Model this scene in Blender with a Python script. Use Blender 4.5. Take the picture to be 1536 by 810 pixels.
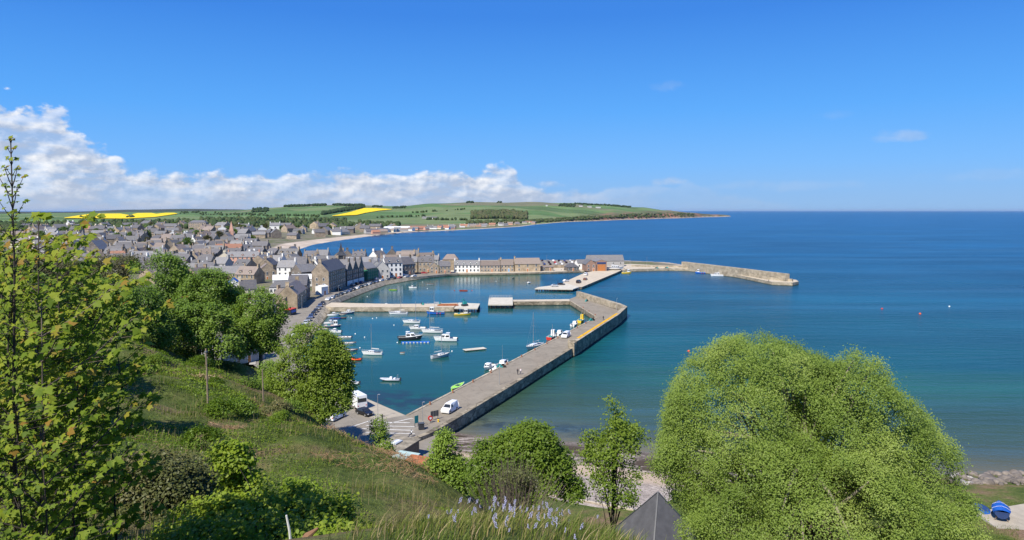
import bpy, bmesh, math, random
import numpy as np
from mathutils import Vector, Matrix

for o in list(bpy.data.objects):
    bpy.data.objects.remove(o)
scene = bpy.context.scene
COL = scene.collection
random.seed(7)

# ------------------------------------------------------------------ camera, sky, sun, exposure
FPX, EYE, PITCH = 1050.0, 45.0, math.atan(89 / 1050)
cam_data = bpy.data.cameras.new('camera')
cam_data.sensor_fit = 'HORIZONTAL'
cam_data.angle = 2 * math.atan(768 / FPX)
cam_data.clip_start = 0.1
cam_data.clip_end = 200000
cam = bpy.data.objects.new('camera', cam_data)
COL.objects.link(cam)
cam.location = (0, 0, EYE)
cam.rotation_euler = (math.pi / 2 - PITCH, 0, 0)
scene.camera = cam

SUN_AZ, SUN_EL = math.radians(-147), math.radians(49)      # azimuth from the view direction (+Y), clockwise
scene.view_settings.view_transform = 'Standard'
scene.view_settings.look = 'None'
scene.view_settings.exposure = 0.55
scene.view_settings.gamma = 1.0
scene.view_settings.use_curve_mapping = False
scene.cycles.use_denoising = True
scene.cycles.max_bounces = 6
scene.cycles.diffuse_bounces = 3
scene.cycles.glossy_bounces = 3
scene.cycles.transmission_bounces = 4
scene.cycles.transparent_max_bounces = 6
scene.cycles.volume_bounces = 0

world = bpy.data.worlds.new('World')
scene.world = world
world.use_nodes = True
wt = world.node_tree
WN, WL = wt.nodes, wt.links
WN.clear()


def wn(kind, **kw):
    n = WN.new(kind)
    for k, v in kw.items():
        setattr(n, k, v)
    return n


def wmath(op, a, b=None, c=None, clamp=False):
    n = wn('ShaderNodeMath', operation=op, use_clamp=clamp)
    for i, v in enumerate((a, b, c)):
        if v is None:
            continue
        if isinstance(v, (int, float)):
            n.inputs[i].default_value = v
        else:
            WL.new(v, n.inputs[i])
    return n.outputs[0]


sky = wn('ShaderNodeTexSky', sky_type='NISHITA')
sky.sun_disc = False
sky.sun_elevation = SUN_EL
sky.sun_rotation = SUN_AZ
sky.altitude = 50
sky.air_density = 1.25
sky.dust_density = 0.35
sky.ozone_density = 3.5
tc = wn('ShaderNodeTexCoord')
sep = wn('ShaderNodeSeparateXYZ')
WL.new(tc.outputs['Generated'], sep.inputs[0])
az = wmath('ARCTAN2', sep.outputs[0], sep.outputs[1])          # radians, 0 straight ahead, right positive
el = wmath('ARCSINE', sep.outputs[2])
azd = wmath('MULTIPLY', az, 57.29578)
eld = wmath('MULTIPLY', el, 57.29578)
# slightly richer blue
hs = wn('ShaderNodeHueSaturation')
hs.inputs['Saturation'].default_value = 1.22
hs.inputs['Value'].default_value = 1.0
WL.new(sky.outputs[0], hs.inputs['Color'])
# clear spring air: the sky deepens from pale blue at the horizon to a strong blue overhead
grad = wn('ShaderNodeValToRGB')
ge = grad.color_ramp.elements
while len(ge) > 1:
    ge.remove(ge[-1])
for i_, (p_, c_) in enumerate(((0.0, (1.7, 3.4, 5.9)), (0.02, (1.45, 3.25, 6.1)), (0.06, (1.05, 3.15, 6.8)), (0.13, (0.60, 2.65, 6.7)), (0.25, (0.28, 1.62, 5.5)), (0.6, (0.3, 1.2, 4.6)), (1.0, (0.2, 0.9, 3.8)))):
    e_ = ge[0] if i_ == 0 else ge.new(p_)
    e_.position = p_
    e_.color = (*[k / 10 for k in c_], 1)
WL.new(wmath('MULTIPLY', eld, 1 / 60, clamp=True), grad.inputs[0])
gs_ = wn('ShaderNodeMixRGB', blend_type='MULTIPLY')
gs_.inputs[0].default_value = 1
WL.new(grad.outputs[0], gs_.inputs[1])
gs_.inputs[2].default_value = (10, 10, 10, 1)
skm = wn('ShaderNodeMixRGB')
skm.inputs[0].default_value = 0.92
WL.new(hs.outputs[0], skm.inputs[1])
WL.new(gs_.outputs[0], skm.inputs[2])


def wnoise(xs, ys, scale, detail, rough, zoff=0.0):
    cx = wn('ShaderNodeCombineXYZ')
    WL.new(xs, cx.inputs[0])
    WL.new(ys, cx.inputs[1])
    cx.inputs[2].default_value = zoff
    n = wn('ShaderNodeTexNoise')
    n.inputs['Scale'].default_value = scale
    n.inputs['Detail'].default_value = detail
    n.inputs['Roughness'].default_value = rough
    WL.new(cx.outputs[0], n.inputs['Vector'])
    return n.outputs['Fac']


def wsmooth(v, a, b):
    m = wn('ShaderNodeMapRange', interpolation_type='SMOOTHSTEP')
    WL.new(v, m.inputs[0])
    m.inputs[1].default_value = a
    m.inputs[2].default_value = b
    return m.outputs[0]


def wcurve(x, pts, lo, hi):
    """piecewise linear curve of azimuth (degrees) read through a colour ramp"""
    top = 10.0
    f = wmath('DIVIDE', wmath('SUBTRACT', x, lo), hi - lo, clamp=True)
    r = wn('ShaderNodeValToRGB')
    r.color_ramp.interpolation = 'EASE'
    els = r.color_ramp.elements
    while len(els) > 1:
        els.remove(els[-1])
    for i, (p, v) in enumerate(pts):
        e = els[0] if i == 0 else els.new((p - lo) / (hi - lo))
        e.position = (p - lo) / (hi - lo)
        e.color = (v / top, v / top, v / top, 1)
    WL.new(f, r.inputs[0])
    return wmath('MULTIPLY', r.outputs[0], top)


# the cumulus bank: its top height (degrees) along the azimuth
bank = wcurve(azd, [(-60, 8.0), (-38, 7.2), (-33, 6.9), (-30.5, 4.9), (-28, 3.1), (-24, 2.7), (-20, 2.9), (-17, 2.7), (-13, 3.0),
                    (-9, 2.9), (-4, 3.2), (-0.5, 3.3), (1.5, 1.9), (9, 1.9), (13, 2.2), (17, 1.4), (24, 0.2), (60, 0.0)], -60, 60)
ys2 = wmath('MULTIPLY', eld, 1.55)
n1 = wnoise(azd, ys2, 0.22, 7, 0.5, 3.1)
n1b = wnoise(wmath('ADD', azd, -0.5), wmath('ADD', ys2, 0.75), 0.22, 6, 0.5, 3.1)
n2 = wnoise(azd, ys2, 0.6, 6, 0.52, 8.7)
n2b = wnoise(wmath('ADD', azd, -0.22), wmath('ADD', ys2, 0.42), 0.6, 5, 0.52, 8.7)
n3 = wnoise(azd, wmath('MULTIPLY', eld, 3.2), 0.33, 6, 0.55, 1.3)
lump = wmath('ADD', wmath('MULTIPLY', wmath('SUBTRACT', n1, 0.5), 3.0), wmath('MULTIPLY', wmath('SUBTRACT', n2, 0.5), 2.0))
hgt = wmath('ADD', bank, wmath('MULTIPLY', lump, wmath('MULTIPLY', wmath('ADD', bank, 1.2), 0.24)))
cov = wsmooth(wmath('SUBTRACT', hgt, eld), -0.05, 0.55)
dens = wmath('ADD', 0.62, wmath('MULTIPLY', wsmooth(n3, 0.36, 0.58), 0.37))
soft = wsmooth(azd, 13.0, -1.0)
alpha = wmath('MULTIPLY', wmath('MULTIPLY', cov, dens), wmath('ADD', 0.25, wmath('MULTIPLY', soft, 0.75)))


def small_cloud(a0, e0, ra, re, strength):
    dx = wmath('DIVIDE', wmath('SUBTRACT', azd, a0), ra)
    dy = wmath('DIVIDE', wmath('SUBTRACT', eld, e0), re)
    q = wmath('ADD', wmath('MULTIPLY', dx, dx), wmath('MULTIPLY', dy, dy))
    q = wmath('SUBTRACT', 1.0, q)
    q = wmath('ADD', q, wmath('MULTIPLY', wmath('SUBTRACT', n2, 0.5), 3.0))
    return wmath('MULTIPLY', wsmooth(q, 0.0, 1.3), strength)


for args in ((28.6, 5.3, 2.2, 0.5, 0.34), (27.7, 5.5, 0.9, 0.45, 0.25), (12.2, 9.7, 1.4, 0.5, 0.16), (12.4, 2.3, 1.6, 0.55, 0.6), (2.9, 2.1, 1.5, 0.4, 0.5),
             (24.5, 7.0, 1.6, 0.4, 0.10), (21.0, 1.9, 7.0, 0.5, 0.16), (34, 2.4, 5.0, 0.5, 0.12)):
    alpha = wmath('MAXIMUM', alpha, small_cloud(*args))
lit1 = wmath('MULTIPLY', wmath('SUBTRACT', n1, n1b), 5.2)
lit2 = wmath('MULTIPLY', wmath('SUBTRACT', n2, n2b), 3.2)
edge = wmath('MULTIPLY', wmath('SUBTRACT', 1.0, wsmooth(wmath('SUBTRACT', hgt, eld), 0.1, 1.6)), 0.30)
lit = wmath('ADD', wmath('ADD', lit1, lit2), wmath('ADD', edge, 0.28), clamp=True)
lit = wmath('MULTIPLY', wmath('MULTIPLY', lit, wsmooth(eld, -0.6, 2.6)), wmath('ADD', 0.35, wmath('MULTIPLY', soft, 0.65)))
cl = wn('ShaderNodeMixRGB')
cl.inputs[1].default_value = (3.2, 3.75, 4.8, 1)
cl.inputs[2].default_value = (6.7, 6.75, 6.9, 1)
WL.new(lit, cl.inputs[0])
mx = wn('ShaderNodeMixRGB')
WL.new(wmath('MULTIPLY', alpha, 0.96, clamp=True), mx.inputs[0])
WL.new(skm.outputs[0], mx.inputs[1])
WL.new(cl.outputs[0], mx.inputs[2])
bg = wn('ShaderNodeBackground')
bg.inputs['Strength'].default_value = 0.10
WL.new(mx.outputs[0], bg.inputs['Color'])
wo = wn('ShaderNodeOutputWorld')
WL.new(bg.outputs[0], wo.inputs['Surface'])

sun_d = bpy.data.lights.new('sun', 'SUN')
sun_d.energy = 4.8
sun_d.angle = math.radians(0.5)
sun_d.color = (1.0, 0.95, 0.86)
sun = bpy.data.objects.new('sun', sun_d)
COL.objects.link(sun)
sdir = Vector((math.sin(SUN_AZ) * math.cos(SUN_EL), math.cos(SUN_AZ) * math.cos(SUN_EL), math.sin(SUN_EL)))
sun.rotation_euler = (-sdir).to_track_quat('-Z', 'Y').to_euler()
sun.location = (0, 0, 200)


# ------------------------------------------------------------------ photo measurements to places
def ray(px, py):
    a, b = (px - 768) / FPX, (405 - py) / FPX
    return a, b * math.sin(PITCH) + math.cos(PITCH), b * math.cos(PITCH) - math.sin(PITCH)


def gp(px, py, z=0.0):
    """where a sight line meets the level z"""
    d = ray(px, py)
    t = (z - EYE) / d[2]
    return Vector((d[0] * t, d[1] * t, z))


def dp(px, py, Y):
    """where a sight line reaches the distance Y"""
    d = ray(px, py)
    t = Y / d[1]
    return Vector((d[0] * t, Y, EYE + d[2] * t))


# ------------------------------------------------------------------ materials
MATS = {}


def N(nt, kind, **kw):
    n = nt.nodes.new(kind)
    for k, v in kw.items():
        setattr(n, k, v)
    return n


def base_mat(name):
    m = bpy.data.materials.new(name)
    m.use_nodes = True
    nt = m.node_tree
    b = nt.nodes['Principled BSDF']
    MATS[name] = m
    return m, nt, b


def mixc(nt, fac, a, b, blend='MIX'):
    n = N(nt, 'ShaderNodeMixRGB', blend_type=blend)
    for i, v in ((0, fac), (1, a), (2, b)):
        if isinstance(v, (int, float)):
            n.inputs[i].default_value = v
        elif isinstance(v, tuple):
            n.inputs[i].default_value = (*v[:3], 1)
        else:
            nt.links.new(v, n.inputs[i])
    return n.outputs[0]


def ramp(nt, fac, stops, interp='LINEAR'):
    r = N(nt, 'ShaderNodeValToRGB')
    r.color_ramp.interpolation = interp
    els = r.color_ramp.elements
    while len(els) > 1:
        els.remove(els[-1])
    for i, (p, c) in enumerate(stops):
        e = els[0] if i == 0 else els.new(p)
        e.position = p
        e.color = (*c, 1) if isinstance(c, tuple) else (c, c, c, 1)
    nt.links.new(fac, r.inputs[0])
    return r.outputs[0]


def coords(nt, scale=(1, 1, 1), which='Object'):
    t = N(nt, 'ShaderNodeTexCoord')
    mp = N(nt, 'ShaderNodeMapping')
    mp.inputs['Scale'].default_value = scale
    nt.links.new(t.outputs[which], mp.inputs[0])
    return mp.outputs[0]


def tnoise(nt, vec, scale, detail=4, rough=0.55, out='Fac'):
    n = N(nt, 'ShaderNodeTexNoise')
    n.inputs['Scale'].default_value = scale
    n.inputs['Detail'].default_value = detail
    n.inputs['Roughness'].default_value = rough
    nt.links.new(vec, n.inputs['Vector'])
    return n.outputs[out]


def bump(nt, b, h, strength=0.4, dist=0.05):
    n = N(nt, 'ShaderNodeBump')
    n.inputs['Strength'].default_value = strength
    n.inputs['Distance'].default_value = dist
    nt.links.new(h, n.inputs['Height'])
    nt.links.new(n.outputs[0], b.inputs['Normal'])


def flat(name, col, rough=0.7, var=0.12, scale=1.5, spec=0.3, metal=0.0, rnd=0.0, bmp=0.0):
    """a plain surface with mottled wear"""
    m, nt, b = base_mat(name)
    v = coords(nt)
    f = tnoise(nt, v, scale, 6, 0.65)
    lo = tuple(c * (1 - var) for c in col)
    hi = tuple(min(1, c * (1 + var)) for c in col)
    c = ramp(nt, f, [(0.32, lo), (0.68, hi)])
    if rnd:
        oi = N(nt, 'ShaderNodeObjectInfo')
        mr = N(nt, 'ShaderNodeMapRange')
        mr.inputs[3].default_value = 1 - rnd
        mr.inputs[4].default_value = 1 + rnd
        nt.links.new(oi.outputs['Random'], mr.inputs[0])
        c = mixc(nt, 1.0, c, mr.outputs[0], 'MULTIPLY')
    nt.links.new(c, b.inputs['Base Color'])
    b.inputs['Roughness'].default_value = rough
    b.inputs['Specular IOR Level'].default_value = spec
    b.inputs['Metallic'].default_value = metal
    if bmp:
        bump(nt, b, f, 0.5, bmp)
    return m


def masonry(name, cols, size=(1.3, 1.3, 2.4), mortar=(0.3, 0.28, 0.24), rnd=0.0, gap=0.06, dirt=0.35, low=None):
    """coursed rubble: cells stretched sideways, each stone its own tone, pale joints"""
    m, nt, b = base_mat(name)
    v = coords(nt, size)
    vo = N(nt, 'ShaderNodeTexVoronoi')
    vo.inputs['Scale'].default_value = 1.0
    nt.links.new(v, vo.inputs['Vector'])
    ve = N(nt, 'ShaderNodeTexVoronoi', feature='DISTANCE_TO_EDGE')
    ve.inputs['Scale'].default_value = 1.0
    nt.links.new(v, ve.inputs['Vector'])
    sp = N(nt, 'ShaderNodeSeparateColor')
    nt.links.new(vo.outputs['Color'], sp.inputs[0])
    c = ramp(nt, sp.outputs[0], [(i / (len(cols) - 1), k) for i, k in enumerate(cols)])
    e = ramp(nt, ve.outputs['Distance'], [(0.0, 1.0), (gap, 0.0)])
    c = mixc(nt, e, c, mortar)
    big = tnoise(nt, coords(nt), 0.35, 5, 0.6)
    d = ramp(nt, big, [(0.35, 1.0 - dirt), (0.65, 1.0 + dirt * 0.4)])
    c = mixc(nt, 1.0, c, d, 'MULTIPLY')
    if rnd:
        oi = N(nt, 'ShaderNodeObjectInfo')
        mr = N(nt, 'ShaderNodeMapRange')
        mr.inputs[3].default_value = 1 - rnd
        mr.inputs[4].default_value = 1 + rnd
        nt.links.new(oi.outputs['Random'], mr.inputs[0])
        c = mixc(nt, 1.0, c, mr.outputs[0], 'MULTIPLY')
    if low:      # weed and wet below the tide mark, world height
        g = N(nt, 'ShaderNodeNewGeometry')
        s = N(nt, 'ShaderNodeSeparateXYZ')
        nt.links.new(g.outputs['Position'], s.inputs[0])
        ad = N(nt, 'ShaderNodeMath', operation='ADD')
        nt.links.new(s.outputs[2], ad.inputs[0])
        nz = tnoise(nt, coords(nt), 1.3, 4)
        nt.links.new(nz, ad.inputs[1])
        tide = ramp(nt, ad.outputs[0], [(0.7, 1.0), (1.0, 0.25)])
        c = mixc(nt, tide, c, low)
    nt.links.new(c, b.inputs['Base Color'])
    b.inputs['Roughness'].default_value = 0.9
    b.inputs['Specular IOR Level'].default_value = 0.15
    hgt_ = mixc(nt, 0.4, ve.outputs['Distance'], sp.outputs[1])
    bump(nt, b, hgt_, 0.6, 0.08)
    return m


def slate(name, cols, rnd=0.2, row=4.0):
    """roof covering in courses with odd tones and lichen"""
    m, nt, b = base_mat(name)
    v = coords(nt, (2.2, 2.2, row))
    vo = N(nt, 'ShaderNodeTexVoronoi')
    vo.inputs['Scale'].default_value = 1.0
    nt.links.new(v, vo.inputs['Vector'])
    sp = N(nt, 'ShaderNodeSeparateColor')
    nt.links.new(vo.outputs['Color'], sp.inputs[0])
    c = ramp(nt, sp.outputs[0], [(i / (len(cols) - 1), k) for i, k in enumerate(cols)])
    big = tnoise(nt, coords(nt), 0.5, 5, 0.65)
    c = mixc(nt, ramp(nt, big, [(0.52, 0.0), (0.72, 0.45)]), c, (0.20, 0.175, 0.13))
    oi = N(nt, 'ShaderNodeObjectInfo')
    mr = N(nt, 'ShaderNodeMapRange')
    mr.inputs[3].default_value = 1 - rnd
    mr.inputs[4].default_value = 1 + rnd
    nt.links.new(oi.outputs['Random'], mr.inputs[0])
    c = mixc(nt, 1.0, c, mr.outputs[0], 'MULTIPLY')
    nt.links.new(c, b.inputs['Base Color'])
    b.inputs['Roughness'].default_value = 0.62
    b.inputs['Specular IOR Level'].default_value = 0.4
    bump(nt, b, sp.outputs[1], 0.4, 0.03)
    return m


def leafmat(name, stops, trans=0.35, rough=0.5, spec=0.25):
    """leaves: each leaf has its own tint, light passes through the blade"""
    m, nt, b = base_mat(name)
    a = N(nt, 'ShaderNodeAttribute', attribute_name='tint')
    c = ramp(nt, a.outputs['Fac'], stops)
    nt.links.new(c, b.inputs['Base Color'])
    b.inputs['Roughness'].default_value = rough
    b.inputs['Specular IOR Level'].default_value = spec
    tr = N(nt, 'ShaderNodeBsdfTranslucent')
    tcol = mixc(nt, 1.0, c, (1.25, 1.3, 0.6), 'MULTIPLY')
    nt.links.new(tcol, tr.inputs['Color'])
    ms = N(nt, 'ShaderNodeMixShader')
    ms.inputs[0].default_value = trans
    nt.links.new(b.outputs[0], ms.inputs[1])
    nt.links.new(tr.outputs[0], ms.inputs[2])
    nt.links.new(ms.outputs[0], nt.nodes['Material Output'].inputs['Surface'])
    return m


flat('white_paint', (0.78, 0.78, 0.75), 0.45, 0.05, 3, 0.4)
flat('white_gloss', (0.80, 0.80, 0.78), 0.25, 0.04, 3, 0.5)
flat('dirty_white', (0.62, 0.61, 0.56), 0.6, 0.12, 2, 0.3)
flat('black_rubber', (0.02, 0.02, 0.02), 0.7, 0.2, 4)
flat('dark_glass', (0.025, 0.03, 0.035), 0.08, 0.1, 3, 0.6)
flat('window_glass', (0.05, 0.058, 0.065), 0.12, 0.25, 0.7, 0.6)
flat('grey_metal', (0.34, 0.35, 0.36), 0.4, 0.1, 3, 0.5, 0.6)
flat('dark_metal', (0.06, 0.065, 0.07), 0.45, 0.2, 3, 0.4)
flat('aluminium', (0.55, 0.56, 0.57), 0.35, 0.06, 3, 0.5, 0.7)
flat('navy', (0.025, 0.05, 0.14), 0.35, 0.15, 2, 0.5)
flat('blue', (0.02, 0.13, 0.50), 0.4, 0.12, 2, 0.4)
flat('tarp_blue', (0.012, 0.085, 0.36), 0.55, 0.18, 3, 0.3, bmp=0.05)
flat('teal', (0.02, 0.22, 0.22), 0.5, 0.2, 2, 0.3)
flat('red', (0.50, 0.035, 0.025), 0.4, 0.12, 2, 0.4)
flat('orange', (0.75, 0.10, 0.025), 0.5, 0.1, 2, 0.3)
flat('yellow', (0.78, 0.52, 0.03), 0.45, 0.12, 2, 0.4)
flat('lime', (0.30, 0.62, 0.06), 0.45, 0.1, 2, 0.4)
flat('grey_hull', (0.42, 0.45, 0.48), 0.4, 0.1, 2, 0.4)
flat('charcoal', (0.035, 0.038, 0.045), 0.4, 0.2, 2, 0.4)
flat('varnish', (0.22, 0.10, 0.04), 0.45, 0.25, 4, 0.4)
flat('deck_grey', (0.48, 0.48, 0.46), 0.75, 0.1, 2, 0.2)
flat('wood_pole', (0.23, 0.18, 0.13), 0.85, 0.3, 5, 0.15)
flat('tarred', (0.025, 0.022, 0.02), 0.8, 0.3, 4)
flat('rust_roof', (0.33, 0.12, 0.055), 0.85, 0.4, 1.6, 0.15)
flat('pale_green_roof', (0.34, 0.45, 0.43), 0.6, 0.14, 1.2, 0.3)
flat('felt_roof', (0.24, 0.21, 0.16), 0.9, 0.45, 0.9, 0.15)
flat('dark_roof', (0.075, 0.075, 0.08), 0.85, 0.18, 1.0, 0.15, bmp=0.02)
flat('white_roof', (0.74, 0.74, 0.72), 0.6, 0.07, 0.6, 0.3)
flat('netting', (0.035, 0.17, 0.11), 0.85, 0.3, 1.5, 0.15)
flat('concrete', (0.44, 0.41, 0.35), 0.9, 0.2, 0.45, 0.15)
flat('pale_concrete', (0.50, 0.46, 0.375), 0.9, 0.14, 0.5, 0.15)
flat('skin', (0.5, 0.3, 0.22), 0.6, 0.08, 9)
flat('marking', (0.70, 0.69, 0.65), 0.8, 0.22, 1.2, 0.15)
flat('chimney_pot', (0.42, 0.22, 0.13), 0.85, 0.2, 3, rnd=0.15)
flat('harl_white', (0.72, 0.71, 0.67), 0.85, 0.06, 0.8, 0.2)
flat('harl_cream', (0.62, 0.56, 0.42), 0.9, 0.08, 0.8, 0.2, rnd=0.12)
flat('harl_grey', (0.38, 0.37, 0.35), 0.9, 0.12, 0.8, 0.2, rnd=0.2)
flat('pink_wall', (0.52, 0.30, 0.22), 0.9, 0.12, 0.8, 0.2, rnd=0.12)
flat('timber_door', (0.42, 0.16, 0.05), 0.7, 0.18, 2)
flat('blue_door', (0.16, 0.32, 0.52), 0.6, 0.1, 2)
flat('brick_red', (0.30, 0.19, 0.14), 0.9, 0.25, 1.5, 0.2, rnd=0.1)
flat('earth', (0.22, 0.125, 0.075), 0.95, 0.35, 0.8, 0.1, bmp=0.1)
masonry('pier_stone', [(0.20, 0.165, 0.12), (0.36, 0.30, 0.21), (0.48, 0.40, 0.285), (0.28, 0.235, 0.175)], (0.5, 0.5, 1.0), (0.11, 0.095, 0.07), low=(0.035, 0.035, 0.022))
masonry('pale_stone', [(0.40, 0.335, 0.24), (0.58, 0.495, 0.365), (0.49, 0.41, 0.30)], (0.5, 0.5, 1.1), (0.30, 0.25, 0.185), low=(0.07, 0.065, 0.04))
masonry('house_stone', [(0.27, 0.215, 0.155), (0.38, 0.305, 0.22), (0.33, 0.265, 0.195)], (1.6, 1.6, 3.0), (0.27, 0.235, 0.19), rnd=0.25)
masonry('tan_stone', [(0.33, 0.255, 0.165), (0.42, 0.33, 0.22), (0.37, 0.29, 0.2)], (1.6, 1.6, 3.0), (0.4, 0.33, 0.24), rnd=0.15)
masonry('dark_stone', [(0.14, 0.12, 0.10), (0.22, 0.19, 0.16), (0.18, 0.155, 0.13)], (1.6, 1.6, 3.0), (0.17, 0.15, 0.14), rnd=0.15)
slate('slate', [(0.125, 0.122, 0.122), (0.19, 0.185, 0.182), (0.155, 0.15, 0.15)], 0.28)
slate('slate_dark', [(0.085, 0.08, 0.085), (0.13, 0.125, 0.128), (0.105, 0.10, 0.105)], 0.2)
slate('slate_brown', [(0.17, 0.135, 0.11), (0.23, 0.185, 0.15), (0.2, 0.155, 0.13)], 0.2)
slate('tile_red', [(0.25, 0.115, 0.07), (0.33, 0.155, 0.095), (0.28, 0.13, 0.08)], 0.15)
flat('paving', (0.36, 0.335, 0.29), 0.9, 0.16, 0.5, 0.15)


def paved(name, lo, hi, patch, scale=0.25):
    m, nt, b = base_mat(name)
    v = coords(nt)
    a = tnoise(nt, v, scale, 8, 0.68)
    c = ramp(nt, a, [(0.3, lo), (0.7, hi)])
    p = tnoise(nt, coords(nt, (1, 0.3, 1)), 0.12, 5, 0.6)
    c = mixc(nt, ramp(nt, p, [(0.5, 0.0), (0.62, 0.55)]), c, patch)
    st = tnoise(nt, coords(nt, (1, 1, 1)), 0.45, 7, 0.72)
    c = mixc(nt, ramp(nt, st, [(0.56, 0.0), (0.66, 0.5)]), c, tuple(k * 0.55 for k in lo))
    jv = N(nt, 'ShaderNodeTexVoronoi', feature='DISTANCE_TO_EDGE')
    jv.inputs['Scale'].default_value = 0.16
    nt.links.new(coords(nt), jv.inputs['Vector'])
    c = mixc(nt, ramp(nt, jv.outputs['Distance'], [(0.0, 0.5), (0.012, 0.0)]), c, tuple(k * 0.5 for k in lo))
    fine = tnoise(nt, v, 6, 3, 0.6)
    c = mixc(nt, 1.0, c, ramp(nt, fine, [(0.3, 0.85), (0.7, 1.12)]), 'MULTIPLY')
    nt.links.new(c, b.inputs['Base Color'])
    b.inputs['Roughness'].default_value = 0.92
    b.inputs['Specular IOR Level'].default_value = 0.15
    return m


paved('pier_deck', (0.20, 0.172, 0.132), (0.30, 0.26, 0.20), (0.24, 0.2, 0.15))
paved('road_tar', (0.19, 0.168, 0.135), (0.28, 0.25, 0.205), (0.25, 0.215, 0.165))
paved('sandy_deck', (0.43, 0.365, 0.27), (0.56, 0.48, 0.36), (0.47, 0.40, 0.30))


# ------------------------------------------------------------------ mesh building
class MB:
    def __init__(s):
        s.v, s.f, s.m, s.mats = [], [], [], []

    def mi(s, m):
        if m not in s.mats:
            s.mats.append(m)
        return s.mats.index(m)

    def add(s, vs, fs, m):
        o = len(s.v)
        k = s.mi(m)
        s.v += [tuple(v) for v in vs]
        for f in fs:
            s.f.append(tuple(i + o for i in f))
            s.m.append(k)
        return s

    def box(s, c, d, m, rz=0.0, taper=1.0):
        x, y, z = (k / 2 for k in d)
        ca, sa = math.cos(rz), math.sin(rz)
        vs = []
        for zz, t in ((-z, 1.0), (z, taper)):
            for xx, yy in ((-x, -y), (x, -y), (x, y), (-x, y)):
                xx, yy = xx * t, yy * t
                vs.append((c[0] + xx * ca - yy * sa, c[1] + xx * sa + yy * ca, c[2] + zz))
        return s.add(vs, [(3, 2, 1, 0), (4, 5, 6, 7), (0, 1, 5, 4), (1, 2, 6, 5), (2, 3, 7, 6), (3, 0, 4, 7)], m)

    def bar(s, a, b, w, h, m):
        """a beam from a to b, w across, h in height"""
        a, b = Vector(a), Vector(b)
        t = (b - a).normalized()
        n = t.cross(Vector((0, 0, 1)))
        if n.length < 1e-4:
            n = Vector((1, 0, 0))
        n.normalize()
        u = n.cross(t).normalized()
        vs = []
        for p in (a, b):
            for i, j in ((-1, -1), (1, -1), (1, 1), (-1, 1)):
                vs.append(p + n * (i * w / 2) + u * (j * h / 2))
        return s.add(vs, [(0, 1, 2, 3), (7, 6, 5, 4), (0, 4, 5, 1), (1, 5, 6, 2), (2, 6, 7, 3), (3, 7, 4, 0)], m)

    def tube(s, pts, rs, m, n=6, cap=True):
        pts = [Vector(p) for p in pts]
        if not hasattr(rs, '__len__'):
            rs = [rs] * len(pts)
        vs, fs = [], []
        ref = None
        for i, p in enumerate(pts):
            t = (pts[min(i + 1, len(pts) - 1)] - pts[max(i - 1, 0)])
            if t.length < 1e-9:
                t = Vector((0, 0, 1))
            t.normalize()
            if ref is None:
                ref = t.cross(Vector((0.31, 0.9, 0.2)))
                if ref.length < 1e-3:
                    ref = t.cross(Vector((1, 0, 0)))
            a = (ref - t * ref.dot(t)).normalized()
            ref = a
            b = t.cross(a)
            for k in range(n):
                q = 2 * math.pi * k / n
                vs.append(p + (a * math.cos(q) + b * math.sin(q)) * rs[i])
        for i in range(len(pts) - 1):
            for k in range(n):
                k2 = (k + 1) % n
                fs.append((i * n + k, i * n + k2, (i + 1) * n + k2, (i + 1) * n + k))
        if cap:
            fs.append(tuple(range(n))[::-1])
            fs.append(tuple((len(pts) - 1) * n + k for k in range(n)))
        return s.add(vs, fs, m)

    def prism(s, pts, z0, z1, top, side, inset=0.0):
        """a plan outline (counter-clockwise) raised from z0 to z1"""
        n = len(pts)
        area = sum(pts[i][0] * pts[(i + 1) % n][1] - pts[(i + 1) % n][0] * pts[i][1] for i in range(n))
        if area < 0:
            pts = pts[::-1]
        zt = (lambda p: p[2]) if z1 is None else (lambda p: z1)
        vs = [(p[0], p[1], z0) for p in pts] + [(p[0], p[1], zt(p)) for p in pts]
        s.add(vs, [tuple(range(n, 2 * n))], top)
        s.add(vs, [(i, (i + 1) % n, n + (i + 1) % n, n + i) for i in range(n)], side)
        return s

    def wall(s, line, h, th, m, cap=None, z0=None):
        """a wall along a polyline of (x, y, z-base); thickness to the right of its course"""
        P = [Vector(p) for p in line]
        L = []
        for i, p in enumerate(P):
            t = (P[min(i + 1, len(P) - 1)] - P[max(i - 1, 0)])
            t.z = 0
            t.normalize()
            nrm = Vector((t.y, -t.x, 0))
            L.append((p, p + nrm * th))
        vs, fs = [], []
        for a, b in L:
            zb = a.z if z0 is None else z0
            vs += [(a.x, a.y, zb), (b.x, b.y, zb), (b.x, b.y, a.z + h), (a.x, a.y, a.z + h)]
        for i in range(len(L) - 1):
            o, q = i * 4, i * 4 + 4
            fs += [(o + 1, q + 1, q + 2, o + 2), (q, o, o + 3, q + 3)]
        e = (len(L) - 1) * 4
        fs += [(0, 1, 2, 3), (e + 3, e + 2, e + 1, e)]
        s.add(vs, fs, m)
        s.add(vs, [(i * 4 + 2, i * 4 + 6, i * 4 + 7, i * 4 + 3) for i in range(len(L) - 1)], cap or m)
        return s

    def mesh(s, name, smooth=False, bevel=0.0):
        me = bpy.data.meshes.new(name)
        me.from_pydata(s.v, [], s.f)
        for m in s.mats:
            me.materials.append(MATS[m])
        me.polygons.foreach_set('material_index', s.m)
        if smooth:
            me.polygons.foreach_set('use_smooth', [True] * len(s.f))
        me.update()
        return me

    def build(s, name, parent=None, smooth=False):
        return link(name, s.mesh(name, smooth), parent)


def link(name, me, parent=None):
    o = bpy.data.objects.new(name, me)
    COL.objects.link(o)
    if parent is not None:
        o.parent = parent
    return o


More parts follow.
